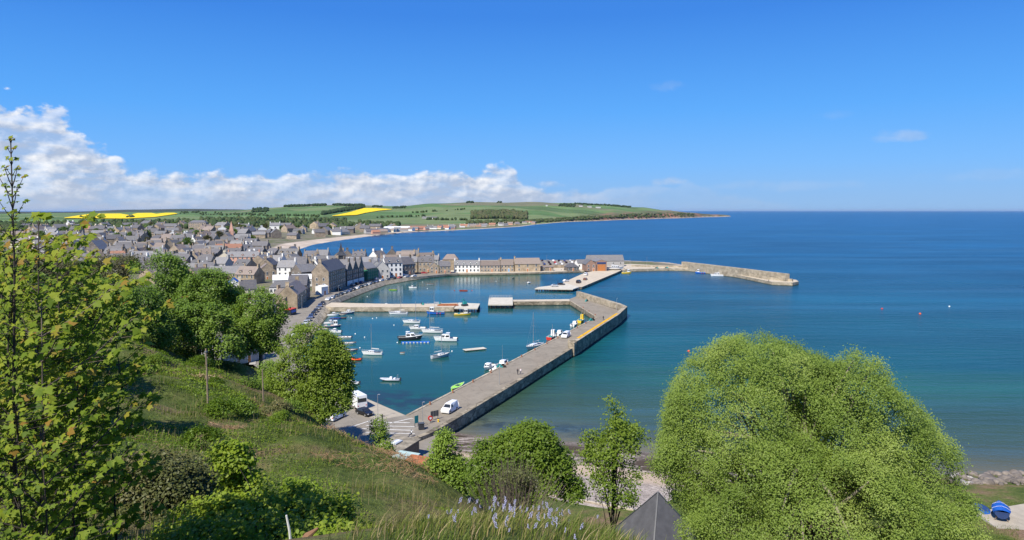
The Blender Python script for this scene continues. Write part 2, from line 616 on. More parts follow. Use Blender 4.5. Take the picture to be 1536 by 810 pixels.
def tag(o, label, cat, group=None, kind=None):
    o['label'] = label
    o['category'] = cat
    if group:
        o['group'] = group
    if kind:
        o['kind'] = kind
    return o


def struct(o):
    o['kind'] = 'structure'
    return o


def thing(name, loc, rz, label, cat, group=None):
    o = bpy.data.objects.new(name, None)
    o.empty_display_size = 0.3
    COL.objects.link(o)
    o.location = loc
    o.rotation_euler = (0, 0, rz)
    return tag(o, label, cat, group)


def dup(root, loc, rz, label, group=None, scale=None):
    """a copy of a thing with copies of its parts and sub-parts (mesh data shared)"""
    def rec(o, parent):
        c = o.copy()
        COL.objects.link(c)
        c.parent = parent
        for ch in KIDS.get(o.name, ()):
            rec(ch, c)
        return c
    r = rec(root, None)
    r.location = loc
    r.rotation_euler = (0, 0, rz)
    if scale is not None:
        r.scale = scale if hasattr(scale, '__len__') else (scale, scale, scale)
    r['label'] = label
    if group:
        r['group'] = group
    return r


KIDS = {}


def note(root):
    """remember the children of a prototype so that copies are quick"""
    kids = [o for o in bpy.data.objects if o.parent == root]
    KIDS[root.name] = kids
    for k in kids:
        KIDS[k.name] = [o for o in bpy.data.objects if o.parent == k]
    return root


def mesh_np(name, V, Fc, mat, parent=None, tint=None, smooth=False):
    """fast mesh from arrays; Fc is (M, k); tint is one number per vertex"""
    me = bpy.data.meshes.new(name)
    V = np.asarray(V, dtype=np.float32)
    Fc = np.asarray(Fc, dtype=np.int32)
    me.vertices.add(len(V))
    me.vertices.foreach_set('co', V.ravel())
    M, k = Fc.shape
    me.loops.add(M * k)
    me.loops.foreach_set('vertex_index', Fc.ravel())
    me.polygons.add(M)
    me.polygons.foreach_set('loop_start', np.arange(0, M * k, k, dtype=np.int32))
    me.polygons.foreach_set('loop_total', np.full(M, k, dtype=np.int32))
    if smooth:
        me.polygons.foreach_set('use_smooth', np.ones(M, dtype=bool))
    mats_ = mat if isinstance(mat, (list, tuple)) else [mat]
    for m in mats_:
        me.materials.append(MATS[m])
    me.update(calc_edges=True)
    if tint is not None:
        a = me.attributes.new('tint', 'FLOAT', 'POINT')
        a.data.foreach_set('value', np.asarray(tint, dtype=np.float32))
    if name is None:
        return me
    return link(name, me, parent)


def grid_faces(nr, nc):
    i = np.arange(nr - 1)[:, None] * nc + np.arange(nc - 1)[None, :]
    return np.stack([i, i + 1, i + 1 + nc, i + nc], -1).reshape(-1, 4)


def vnoise(x, y, seed=0):
    """value noise, arrays in, -1..1 out"""
    xi, yi = np.floor(x).astype(np.int64), np.floor(y).astype(np.int64)
    xf, yf = x - xi, y - yi
    u, v = xf * xf * (3 - 2 * xf), yf * yf * (3 - 2 * yf)

    def h(a, b):
        q = (a * 374761393 + b * 668265263 + seed * 982451653) & 0x7fffffff
        q = ((q ^ (q >> 13)) * 1274126177) & 0x7fffffff
        return ((q ^ (q >> 16)) & 0xffff) / 32767.5 - 1
    return (h(xi, yi) * (1 - u) + h(xi + 1, yi) * u) * (1 - v) + (h(xi, yi + 1) * (1 - u) + h(xi + 1, yi + 1) * u) * v


def fbm(x, y, octv=4, seed=0):
    s, a = 0, 1.0
    for o in range(octv):
        s = s + a * vnoise(x * 2 ** o, y * 2 ** o, seed + o)
        a *= 0.5
    return s / 1.9
# ------------------------------------------------------------------ the lie of the land
# hillside under and left of the viewpoint: a smooth surface through measured spots
def T(px, py, Y):
    p = dp(px, py, Y)
    return (p.x, p.y, p.z)


HILL = [(0, 0, 43.3), (0, -12, 44.2), (-14, -8, 44.5), (-14, 3, 42.8), (12, -10, 43.0), (8, 0, 42.0), (40, 0, 36), (70, -5, 30), (-50, -10, 50), (-90, -10, 55),
        T(700, 757, 7.5), T(900, 785, 7.5), T(940, 812, 7), T(990, 850, 7), T(620, 765, 8), T(560, 815, 8.5), T(500, 850, 9), (2, 12, 38.6), (-3, 12.5, 39.2), (8, 10, 36.8), (0, 18, 34), (5, 30, 27), (-8, 40, 26),
        (-5, 60, 17), (0, 85, 6), (-12, 108, 3.2), (5, 104, 2.2), (9, 92, 3.8), (14, 90, 3.6), (18, 86, 4.2), (22, 82, 4.4),
        T(40, 820, 9), T(150, 835, 12), T(300, 845, 13), T(420, 850, 12), T(600, 722, 28), T(480, 690, 32), T(350, 660, 42), T(330, 720, 25), T(250, 645, 45),
        T(450, 642, 50), T(300, 600, 55), T(400, 602, 60), T(510, 645, 52), T(550, 668, 48), T(610, 708, 36), T(655, 748, 25),
        T(215, 520, 75), T(250, 560, 68), T(330, 566, 75), T(420, 604, 75), T(470, 628, 70), T(150, 560, 60), T(60, 560, 60), T(100, 700, 22),
        (-24, 82, 17.5), (-31, 98, 11), (-34, 112, 5.5), (-36, 126, 2.0), (-20, 100, 8), (-17, 88, 12), (-16, 108, 2.2), (-20, 112, 2.2), (-24, 112, 4), (-20, 62, 24), (-12, 70, 16), (-22, 118, 2.4),
        T(390, 560, 105), T(300, 550, 100), T(240, 525, 95), (-46, 120, 14), (-52, 140, 7), (-58, 158, 2.5), (-62, 175, 1.6),
        (-70, 130, 18), (-82, 165, 7), (-90, 195, 1.8), (-115, 150, 14), (-105, 110, 25), (-125, 190, 6), (-130, 225, 1.5), (-90, 240, 1.0), (-180, 200, 8), (-190, 240, 2),
        (-80, 70, 35), (-120, 60, 40), (-150, 100, 33), (-180, 150, 22), (-230, 160, 24), (-230, 60, 45), (-60, 30, 41), (-95, 20, 48), (-40, 10, 42),
        (12, 30, 26), (20, 45, 16), (22, 68, 7.6), (40, 45, 15), (60, 62, 8), (38, 80, 4.8), (66, 90, 4.6), (80, 95, 4.4), (60, 20, 25), (95, 80, 5), (60, 102, 3.0), (80, 105, 2.6), (100, 105, 2.4),
        (110, 40, 12), (25, 104, 2.0), (40, 104, 2.2), (20, 125, -1.5), (60, 122, -1.5), (100, 122, -1.5), (-5, 125, -1), (-12, 140, -2), (-70, 215, 0.5), (-62, 215, -1.0), (-40, 160, -1.0)]


def tps_fit(P, smooth=0.4):
    P = np.array(P, float)
    n = len(P)
    d = np.hypot(P[:, None, 0] - P[None, :, 0], P[:, None, 1] - P[None, :, 1])
    K = np.where(d > 0, d * d * np.log(d + 1e-9), 0) + np.eye(n) * smooth * 20
    A = np.zeros((n + 3, n + 3))
    A[:n, :n] = K
    A[:n, n] = 1
    A[:n, n + 1:] = P[:, :2]
    A[n:, :n] = A[:n, n:].T
    b = np.zeros(n + 3)
    b[:n] = P[:, 2]
    return P, np.linalg.solve(A, b)


TPS_P, TPS_W = tps_fit(HILL)


def hill_z(x, y, rough=True):
    x, y = np.asarray(x, float), np.asarray(y, float)
    n = len(TPS_P)
    z = TPS_W[n] + TPS_W[n + 1] * x + TPS_W[n + 2] * y
    for i in range(n):
        r2 = (x - TPS_P[i, 0]) ** 2 + (y - TPS_P[i, 1]) ** 2
        z = z + TPS_W[i] * 0.5 * r2 * np.log(r2 + 1e-9)
    if rough:
        r = np.hypot(x, y)
        k = np.clip((r - 4) / 30, 0.05, 1) * np.clip((z - 3.5) / 5, 0, 1)
        z = z + k * (1.5 * fbm(x / 8, y / 8, 3, 5) + 0.65 * fbm(x / 2.6, y / 2.6, 3, 9))
    return z


def hz(x, y):
    return float(hill_z(np.array([x]), np.array([y]))[0])


# grass, dead stems and bare soil mixed on the slope
def slope_mat():
    m, nt, b = base_mat('slope_turf')
    v = coords(nt)
    a = tnoise(nt, v, 0.16, 7, 0.62)
    c = ramp(nt, a, [(0.32, (0.035, 0.055, 0.012)), (0.42, (0.075, 0.105, 0.022)), (0.50, (0.11, 0.13, 0.034)), (0.57, (0.17, 0.14, 0.06)), (0.66, (0.22, 0.145, 0.09))])
    f = tnoise(nt, v, 2.4, 6, 0.7)
    c = mixc(nt, 1.0, c, ramp(nt, f, [(0.28, 0.55), (0.7, 1.3)]), 'MULTIPLY')
    nt.links.new(c, b.inputs['Base Color'])
    b.inputs['Roughness'].default_value = 0.95
    b.inputs['Specular IOR Level'].default_value = 0.1
    bump(nt, b, f, 0.8, 0.25)


slope_mat()
gx = np.concatenate([np.arange(-235, -60, 2.5), np.arange(-60, 30, 0.9), np.arange(30, 116, 2.5)])
gy = np.concatenate([np.arange(-16, 30, 0.7), np.arange(30, 135, 1.1), np.arange(135, 262, 2.5)])
GX, GY = np.meshgrid(gx, gy)
GZ = hill_z(GX, GY)
GZ = np.clip(GZ, -3, 60)
V = np.stack([GX, GY, GZ], -1).reshape(-1, 3)
hill = struct(mesh_np('hillside', V, grid_faces(len(gy), len(gx)), 'slope_turf', smooth=True))

# ------------------------------------------------------------------ far country round the bay
Zq = 2.2
COAST = [gp(*p) for p in ((497, 462), (503, 456), (520, 445), (548, 433), (580, 422.5), (610, 415.6), (640, 411), (690, 408.6), (760, 408), (880, 406), (940, 404), (1000, 401.5), (1030, 398.5),
                          (1000, 394), (940, 391.5), (850, 390.5), (760, 390.5), (650, 391), (560, 393), (500, 393), (454, 388), (442, 380), (445, 375), (468, 367), (505, 361), (541, 356), (573, 352),
                          (614, 348), (666, 346), (720, 343.4), (778, 340), (805, 336.5), (850, 333), (900, 331.4), (928, 330), (965, 329), (1000, 327.8), (1028, 327.2), (1053, 326), (1080, 325.4), (1097, 324.8))]
COAST = [(p.x, p.y) for p in COAST]
COAST += [(1500, 5900), (1280, 6100), (1350, 8000), (2050, 8700), (2100, 9600), (2000, 13000), (-16000, 13000), (-16000, 150), (-66, 150), (-70, 205), (-77, 230), (-80, 262), (-85, 300)]
CST = np.array(COAST)


def coast_sd(x, y):
    """signed distance to the coastline, positive on land"""
    x, y = np.asarray(x, float), np.asarray(y, float)
    best = np.full(x.shape, 1e18)
    ins = np.zeros(x.shape, bool)
    n = len(CST)
    for i in range(n):
        x0, y0 = CST[i]
        x1, y1 = CST[(i + 1) % n]
        dx, dy = x1 - x0, y1 - y0
        t = np.clip(((x - x0) * dx + (y - y0) * dy) / (dx * dx + dy * dy), 0, 1)
        best = np.minimum(best, (x - x0 - t * dx) ** 2 + (y - y0 - t * dy) ** 2)
        cond = (y0 > y) != (y1 > y)
        with np.errstate(divide='ignore', invalid='ignore'):
            xi = dx * (y - y0) / (dy if dy else 1e-9) + x0
        ins ^= cond & (x < xi)
    return np.where(ins, 1, -1) * np.sqrt(best)


def zi(py, Y):
    return EYE + Y * (316.0 - py) / FPX


PROFILE = {   # image column: distance -> level; strings are picture rows
    -400: [(150, 2.0), (1000, 6), (1800, 12), (2600, 22), (3600, 40), (6000, 50), (9000, 60), (13000, 70)],
    0: [(150, 1.5), (900, 4), (1600, 9), (2300, 14), (3000, zi(326, 3000)), (4000, zi(321, 4000)), (6000, zi(319.5, 6000)), (9000, zi(317.5, 9000)), (13000, zi(318, 13000))],
    100: [(150, 1.5), (900, 4), (1600, 9), (2400, zi(330, 2400)), (2700, zi(327.5, 2700)), (3400, zi(321.5, 3400)), (4200, zi(320, 4200)), (6000, zi(319, 6000)), (9000, zi(318, 9000)), (13000, zi(319, 13000))],
    200: [(150, 1.5), (900, 4), (1600, 9), (2400, zi(331, 2400)), (2600, zi(329, 2600)), (3500, zi(320, 3500)), (4200, zi(318.5, 4200)), (6000, zi(318, 6000)), (9000, zi(314.5, 9000)), (13000, zi(316, 13000))],
    280: [(150, 1.5), (900, 4), (1600, 9), (2400, zi(330, 2400)), (2700, zi(326, 2700)), (3500, zi(320, 3500)), (4200, zi(318, 4200)), (6000, zi(315.5, 6000)), (9000, zi(313.4, 9000)), (13000, zi(315, 13000))],
    350: [(150, 1.5), (900, 4), (1600, 9), (2200, 14), (2700, zi(327, 2700)), (3400, zi(319.5, 3400)), (4200, zi(316, 4200)), (6000, zi(315, 6000)), (9000, zi(314, 9000)), (13000, zi(316, 13000))],
    400: [(150, 1.5), (900, 4), (1600, 9), (2200, 14), (2600, zi(327, 2600)), (3200, zi(318, 3200)), (3800, zi(312, 3800)), (4600, zi(313, 4600)), (9000, zi(316, 9000)), (13000, zi(319, 13000))],
    440: [(150, 1.5), (900, 3.5), (1500, 7), (2100, 12), (2500, zi(328, 2500)), (3000, zi(318, 3000)), (3600, zi(309, 3600)), (4400, zi(312, 4400)), (9000, zi(318, 9000)), (13000, zi(320, 13000))],
    500: [(150, 1.5), (900, 3), (1500, 5), (2000, zi(337, 2000)), (2500, zi(326.5, 2500)), (3000, zi(316, 3000)), (3600, zi(307, 3600)), (4400, zi(311, 4400)), (9000, zi(319, 9000)), (13000, zi(320, 13000))],
    545: [(150, 1.5), (900, 3), (1500, 4), (1900, zi(339, 1900)), (2400, zi(330, 2400)), (3000, zi(318.5, 3000)), (3700, zi(307.5, 3700)), (4500, zi(312, 4500)), (9000, zi(319, 9000)), (13000, zi(320, 13000))],
    600: [(150, 1.5), (900, 3), (1550, 4), (1900, zi(338, 1900)), (2500, zi(328.5, 2500)), (3100, zi(317.5, 3100)), (3800, zi(309.5, 3800)), (4500, zi(312, 4500)), (9000, zi(319, 9000)), (13000, zi(320, 13000))],
    650: [(150, 1.5), (1500, 3), (1700, 5), (2000, zi(337, 2000)), (2600, zi(327, 2600)), (3200, zi(313.5, 3200)), (3800, zi(305.5, 3800)), (4500, zi(309, 4500)), (9000, zi(319, 9000)), (13000, zi(320, 13000))],
    720: [(150, 1.5), (1700, 3), (1850, 5), (2200, zi(334, 2200)), (2700, zi(325, 2700)), (3300, zi(311.5, 3300)), (3900, zi(303.3, 3900)), (4600, zi(308, 4600)), (9000, zi(319, 9000)), (13000, zi(320, 13000))],
    800: [(150, 1.5), (2100, 4), (2250, 8), (2550, zi(331, 2550)), (3000, zi(320.5, 3000)), (3600, zi(309, 3600)), (4200, zi(303, 4200)), (5000, zi(308, 5000)), (9000, zi(319, 9000)), (13000, zi(320, 13000))],
    860: [(150, 1.5), (2500, 4), (2750, 10), (3000, zi(326.5, 3000)), (3400, zi(318, 3400)), (3900, zi(310, 3900)), (4400, zi(304.6, 4400)), (5200, zi(309, 5200)), (9000, zi(318, 9000)), (13000, zi(320, 13000))],
    910: [(150, 1.5), (2900, 4), (3100, 12), (3300, zi(325.5, 3300)), (3700, zi(317.5, 3700)), (4200, zi(311, 4200)), (4700, zi(307.2, 4700)), (5400, zi(310, 5400)), (9000, zi(317.6, 9000)), (13000, zi(320, 13000))],
    960: [(150, 1.5), (3300, 5), (3450, 18), (3650, zi(323, 3650)), (4100, zi(317.5, 4100)), (4600, zi(312.5, 4600)), (5000, zi(310.8, 5000)), (5600, zi(313, 5600)), (9000, zi(316.2, 9000)), (13000, zi(319, 13000))],
    1005: [(150, 1.5), (3700, 5), (3900, 20), (4100, zi(321.5, 4100)), (4400, zi(319, 4400)), (4700, zi(317.2, 4700)), (5200, zi(316.2, 5200)), (5700, zi(318, 5700)), (9000, zi(315.4, 9000)), (13000, zi(318, 13000))],
    1035: [(150, 1.5), (4000, 5), (4200, 20), (4500, zi(321.2, 4500)), (4800, zi(319.6, 4800)), (5100, zi(319.4, 5100)), (5700, zi(320, 5700)), (9000, zi(315.8, 9000)), (13000, zi(318, 13000))],
    1070: [(150, 1.5), (4500, 5), (4800, zi(323.2, 4800)), (5100, zi(322.4, 5100)), (5700, zi(322, 5700)), (9000, zi(318, 9000)), (13000, zi(319, 13000))],
    1110: [(150, 1.5), (4800, 5), (5100, zi(324.4, 5100)), (5700, zi(323.5, 5700)), (9000, zi(320, 9000)), (13000, zi(322, 13000))],
}
PXS = sorted(PROFILE)
YS = np.exp(np.linspace(math.log(148), math.log(12800), 420))
PROF = np.array([np.interp(YS, [a for a, b in PROFILE[p]], [b for a, b in PROFILE[p]]) for p in PXS])


def land_base(px, Y):
    """level of the country by image column and distance, before the coast cuts it"""
    fy = np.clip(np.interp(np.log(Y), np.log(YS), np.arange(len(YS))), 0, len(YS) - 1.001)
    fx = np.clip(np.interp(px, PXS, np.arange(len(PXS))), 0, len(PXS) - 1.001)
    i, j = fx.astype(int), fy.astype(int)
    a, c = fx - i, fy - j
    a = a * a * (3 - 2 * a)
    return (PROF[i, j] * (1 - a) + PROF[i + 1, j] * a) * (1 - c) + (PROF[i, j + 1] * (1 - a) + PROF[i + 1, j + 1] * a) * c


def land_z(x, y):
    x, y = np.asarray(x, float), np.asarray(y, float)
    px = 768 + FPX * x / y
    z = land_base(px, y)
    z = z + np.clip((y - 1400) / 2000, 0, 1) * 2.5 * fbm(x / 260, y / 260, 3, 3)
    sd = coast_sd(x, y)
    cliff = np.clip((y - 2300) / 1500, 0.04, 0.75)
    return np.minimum(z, np.maximum(sd * cliff + np.where(sd > 0, 0.4, 0.0), -4))


def lz(x, y):
    return float(land_z(np.array([x]), np.array([y]))[0])


def land_mat():
    m, nt, b = base_mat('country')
    g = N(nt, 'ShaderNodeNewGeometry')
    mp = N(nt, 'ShaderNodeMapping')
    mp.inputs['Scale'].default_value = (1 / 520, 1 / 300, 0)
    mp.inputs['Rotation'].default_value = (0, 0, 0.5)
    nt.links.new(g.outputs['Position'], mp.inputs[0])
    vo = N(nt, 'ShaderNodeTexVoronoi', distance='MANHATTAN')
    vo.inputs['Scale'].default_value = 1.0
    nt.links.new(mp.outputs[0], vo.inputs['Vector'])
    sp = N(nt, 'ShaderNodeSeparateColor')
    nt.links.new(vo.outputs['Color'], sp.inputs[0])
    field = ramp(nt, sp.outputs[0], [(0.0, (0.09, 0.155, 0.055)), (0.3, (0.125, 0.195, 0.07)), (0.55, (0.14, 0.18, 0.078)), (0.75, (0.085, 0.135, 0.052)), (0.9, (0.15, 0.15, 0.085))], 'CONSTANT')
    n = tnoise(nt, g.outputs['Position'], 0.012, 6, 0.6)
    field = mixc(nt, 1.0, field, ramp(nt, n, [(0.3, 0.8), (0.7, 1.2)]), 'MULTIPLY')
    # steep ground shows scrub and red rock
    nz = N(nt, 'ShaderNodeSeparateXYZ')
    nt.links.new(g.outputs['Normal'], nz.inputs[0])
    steep = ramp(nt, nz.outputs[2], [(0.90, 1.0), (0.975, 0.0)])
    rock = ramp(nt, tnoise(nt, g.outputs['Position'], 0.006, 5, 0.6), [(0.42, (0.085, 0.10, 0.04)), (0.53, (0.13, 0.11, 0.065)), (0.60, (0.25, 0.115, 0.08))])
    c = mixc(nt, steep, field, rock)
    ca = N(nt, 'ShaderNodeAttribute', attribute_name='cliff')
    cn = tnoise(nt, g.outputs['Position'], 0.011, 6, 0.65)
    cmul = N(nt, 'ShaderNodeMath', operation='MULTIPLY')
    nt.links.new(ca.outputs['Fac'], cmul.inputs[0])
    nt.links.new(ramp(nt, cn, [(0.36, 0.25), (0.55, 1.0)]), cmul.inputs[1])
    crag = ramp(nt, tnoise(nt, g.outputs['Position'], 0.005, 5, 0.6), [(0.40, (0.085, 0.085, 0.045)), (0.50, (0.15, 0.115, 0.075)), (0.58, (0.27, 0.12, 0.085)), (0.68, (0.17, 0.15, 0.11))])
    c = mixc(nt, cmul.outputs[0], c, crag)
    # near town: yards, gardens and tar
    s = N(nt, 'ShaderNodeSeparateXYZ')
    nt.links.new(g.outputs['Position'], s.inputs[0])
    near = N(nt, 'ShaderNodeMapRange')
    nt.links.new(s.outputs[1], near.inputs[0])
    near.inputs[1].default_value = 1300
    near.inputs[2].default_value = 2100
    near.inputs[3].default_value = 1
    near.inputs[4].default_value = 0
    tn = tnoise(nt, g.outputs['Position'], 0.05, 5, 0.65)
    town = ramp(nt, tn, [(0.35, (0.20, 0.175, 0.145)), (0.5, (0.16, 0.145, 0.10)), (0.60, (0.085, 0.11, 0.04)), (0.72, (0.24, 0.205, 0.165))])
    c = mixc(nt, near.outputs[0], c, town)
    # moor and forestry on the far left hills
    mo = N(nt, 'ShaderNodeMapRange')
    nt.links.new(s.outputs[1], mo.inputs[0])
    mo.inputs[1].default_value = 4100
    mo.inputs[2].default_value = 4900
    mo2 = N(nt, 'ShaderNodeMapRange')
    nt.links.new(s.outputs[0], mo2.inputs[0])
    mo2.inputs[1].default_value = -1100
    mo2.inputs[2].default_value = -1500
    mm = N(nt, 'ShaderNodeMath', operation='MULTIPLY')
    nt.links.new(mo.outputs[0], mm.inputs[0])
    nt.links.new(mo2.outputs[0], mm.inputs[1])
    moor = ramp(nt, tnoise(nt, g.outputs['Position'], 0.0016, 5, 0.6), [(0.42, (0.030, 0.042, 0.036)), (0.50, (0.075, 0.07, 0.055)), (0.58, (0.06, 0.085, 0.045))])
    c = mixc(nt, mm.outputs[0], c, moor)
    # beach: the attribute marks sand and shingle beside the water
    a = N(nt, 'ShaderNodeAttribute', attribute_name='tint')
    sn = tnoise(nt, g.outputs['Position'], 0.05, 5, 0.6)
    sand = ramp(nt, sn, [(0.35, (0.36, 0.29, 0.22)), (0.65, (0.52, 0.44, 0.35))])
    c = mixc(nt, a.outputs['Fac'], c, sand)
    nt.links.new(c, b.inputs['Base Color'])
    b.inputs['Roughness'].default_value = 0.95
    b.inputs['Specular IOR Level'].default_value = 0.08


land_mat()
cols = np.concatenate([np.linspace(-500, 90, 60), np.linspace(93, 1125, 420)])
rows = np.exp(np.linspace(math.log(150), math.log(12600), 470))
PX, YY = np.meshgrid(cols, rows)
XX = (PX - 768) / FPX * YY
ZZ = land_z(XX, YY)
SD = coast_sd(XX, YY)
wid = np.interp(YY, [300, 560, 640, 900, 1200, 1500, 1700, 2400, 3000, 6000], [0.5, 2, 18, 36, 28, 16, 7, 4, 3, 2])
sandy = np.clip((wid - SD) / 6 + 0.5, 0, 1)
ZZ = ZZ + np.where(SD > 4, np.clip((YY - 3000) / 1200, 0, 1) * np.clip((260 - SD) / 200, 0, 1) * 7 * np.abs(fbm(XX / 70, YY / 110, 3, 77)), 0)
land = struct(mesh_np('hills', np.stack([XX, YY, ZZ], -1).reshape(-1, 3), grid_faces(len(rows), len(cols)), 'country', tint=sandy.ravel(), smooth=True))


_at = land.data.attributes.new('cliff', 'FLOAT', 'POINT')
_at.data.foreach_set('value', np.clip((np.interp(YY, [2500, 3000, 4000, 5600], [0, 110, 190, 330]) - SD) / 70, 0, 1).ravel().astype(np.float32))


def slope_rows(px, py_lo, py_hi, Y0, Y1):
    """distances at which the land in an image column crosses two picture rows"""
    Ys = np.linspace(Y0, Y1, 260)
    z = land_z((px - 768) / FPX * Ys, Ys)
    pys = 316 - (z - EYE) * FPX / Ys
    best = np.minimum.accumulate(pys)
    a = Ys[np.argmax(best <= py_lo)] if (best <= py_lo).any() else Y1
    b = Ys[np.argmax(best <= py_hi)] if (best <= py_hi).any() else Ys[int(np.argmin(pys))]
    return a, max(b, a + 5)


flat('rape_flower', (0.70, 0.52, 0.015), 0.9, 0.06, 0.02, 0.1)
flat('spring_barley', (0.09, 0.20, 0.045), 0.9, 0.10, 0.01, 0.1)


def field(name, xs, lo, hi, Y0, Y1, m, lift=0.8):
    P = []
    for px in xs:
        a, b = slope_rows(px, np.interp(px, [k[0] for k in lo], [k[1] for k in lo]), np.interp(px, [k[0] for k in hi], [k[1] for k in hi]), Y0, Y1)
        Ys = np.linspace(a, b, 24)
        X = (px - 768) / FPX * Ys
        P.append(np.stack([X, Ys, land_z(X, Ys) + lift], -1))
    P = np.array(P)
    return struct(mesh_np(name, P.reshape(-1, 3), grid_faces(P.shape[0], P.shape[1])[:, ::-1], m, smooth=True))


field('rapeseed_field', np.linspace(98, 268, 110), [(98, 327.8), (150, 328.4), (193, 328.6), (234, 326.2), (268, 321.2)],
      [(98, 327.4), (118, 324.0), (140, 321.2), (182, 321.0), (192, 322.6), (197, 323.6), (202, 321.6), (208, 320.2), (229, 320.0), (236, 321.4), (250, 319.8), (263, 319.8), (268, 321)], 2000, 4150, 'rape_flower', 2.5)
field('rapeseed_field', np.linspace(499, 588, 60), [(499, 325), (536, 323.2), (549, 320), (570, 316.6), (588, 315.0)],
      [(499, 324.4), (512, 322), (526, 319), (536, 316), (547, 312.8), (565, 313.0), (588, 314.4)], 2000, 3900, 'rape_flower', 2.5)

# ------------------------------------------------------------------ the sea
def beach_line(x):
    """distance of the near water's edge"""
    return np.interp(x, [-40, -13, -8, 4, 17, 29, 50, 78, 87, 140], [142, 141, 137.6, 134.2, 131.0, 126, 119, 115.8, 115.2, 112])


def sea_mat():
    m, nt, b = base_mat('sea_water')
    g = N(nt, 'ShaderNodeNewGeometry')
    a = N(nt, 'ShaderNodeAttribute', attribute_name='tint')
    w = N(nt, 'ShaderNodeAttribute', attribute_name='weed')
    k = N(nt, 'ShaderNodeAttribute', attribute_name='wind')
    c = ramp(nt, a.outputs['Fac'], [(0.0, (0.004, 0.060, 0.150)), (0.25, (0.004, 0.056, 0.115)), (0.5, (0.006, 0.068, 0.074)), (0.72, (0.014, 0.070, 0.054)), (0.86, (0.042, 0.068, 0.038)), (1.0, (0.16, 0.14, 0.085))])
    pw = N(nt, 'ShaderNodeMapping')
    pw.inputs['Scale'].default_value = (0.004, 0.016, 1)
    nt.links.new(g.outputs['Position'], pw.inputs[0])
    slick = tnoise(nt, pw.outputs[0], 1.0, 5, 0.6)
    c = mixc(nt, 1.0, c, ramp(nt, slick, [(0.34, 0.72), (0.5, 1.0), (0.62, 1.35)]), 'MULTIPLY')
    ps = N(nt, 'ShaderNodeMapping')
    ps.inputs['Scale'].default_value = (0.0011, 0.012, 1)
    ps.inputs['Rotation'].default_value = (0, 0, 0.06)
    nt.links.new(g.outputs['Position'], ps.inputs[0])
    streak = tnoise(nt, ps.outputs[0], 1.0, 6, 0.65)
    c = mixc(nt, ramp(nt, streak, [(0.54, 0.0), (0.66, 0.45)]), c, (0.035, 0.125, 0.215))
    wn_ = tnoise(nt, g.outputs['Position'], 0.16, 5, 0.6)
    ad = N(nt, 'ShaderNodeMath', operation='MULTIPLY')
    nt.links.new(ramp(nt, wn_, [(0.40, 0.0), (0.52, 1.0)]), ad.inputs[0])
    nt.links.new(w.outputs['Fac'], ad.inputs[1])
    c = mixc(nt, ad.outputs[0], c, (0.018, 0.03, 0.035))
    nt.links.new(c, b.inputs['Base Color'])
    rg_ = N(nt, 'ShaderNodeMath', operation='MULTIPLY_ADD')
    nt.links.new(k.outputs['Fac'], rg_.inputs[0])
    rg_.inputs[1].default_value = 0.20
    rg_.inputs[2].default_value = 0.08
    nt.links.new(rg_.outputs[0], b.inputs['Roughness'])
    b.inputs['IOR'].default_value = 1.33
    b.inputs['Specular IOR Level'].default_value = 0.15
    mp = N(nt, 'ShaderNodeMapping')
    mp.inputs['Rotation'].default_value = (0, 0, -0.22)
    mp.inputs['Scale'].default_value = (0.07, 0.32, 1)
    nt.links.new(g.outputs['Position'], mp.inputs[0])
    h1 = tnoise(nt, mp.outputs[0], 1.0, 5, 0.55)
    h2 = tnoise(nt, g.outputs['Position'], 1.1, 3, 0.5)
    hh = mixc(nt, 0.22, h1, h2)
    bp = N(nt, 'ShaderNodeBump')
    bp.inputs['Distance'].default_value = 0.9
    pm = N(nt, 'ShaderNodeMath', operation='MULTIPLY')
    nt.links.new(k.outputs['Fac'], pm.inputs[0])
    pv = N(nt, 'ShaderNodeMapping')
    pv.inputs['Scale'].default_value = (0.012, 0.03, 1)
    nt.links.new(g.outputs['Position'], pv.inputs[0])
    nt.links.new(ramp(nt, tnoise(nt, pv.outputs[0], 1.0, 4, 0.6), [(0.36, 0.45), (0.62, 1.5)]), pm.inputs[1])
    nt.links.new(pm.outputs[0], bp.inputs['Strength'])
    nt.links.new(hh, bp.inputs['Height'])
    nt.links.new(bp.outputs[0], b.inputs['Normal'])


sea_mat()
ax = np.concatenate([-np.exp(np.linspace(math.log(60000), math.log(160), 24)), np.arange(-150, 200, 3.0), np.exp(np.linspace(math.log(202), math.log(60000), 40))])
ay = np.concatenate([[-3000, -400, 0, 60], np.arange(90, 560, 3.0), np.exp(np.linspace(math.log(562), math.log(90000), 50))])
AX, AY = np.meshgrid(ax, ay)


def in_harbour(x, y):
    e = -13 + (y - 141) * 0.396      # the south pier's line
    out = (y < 300) & (x < e) | ((y >= 300) & (y < 395) & (x < 50 - (y - 295) * 0.2)) | ((y >= 350) & (y < 500) & (x < 20))
    return out


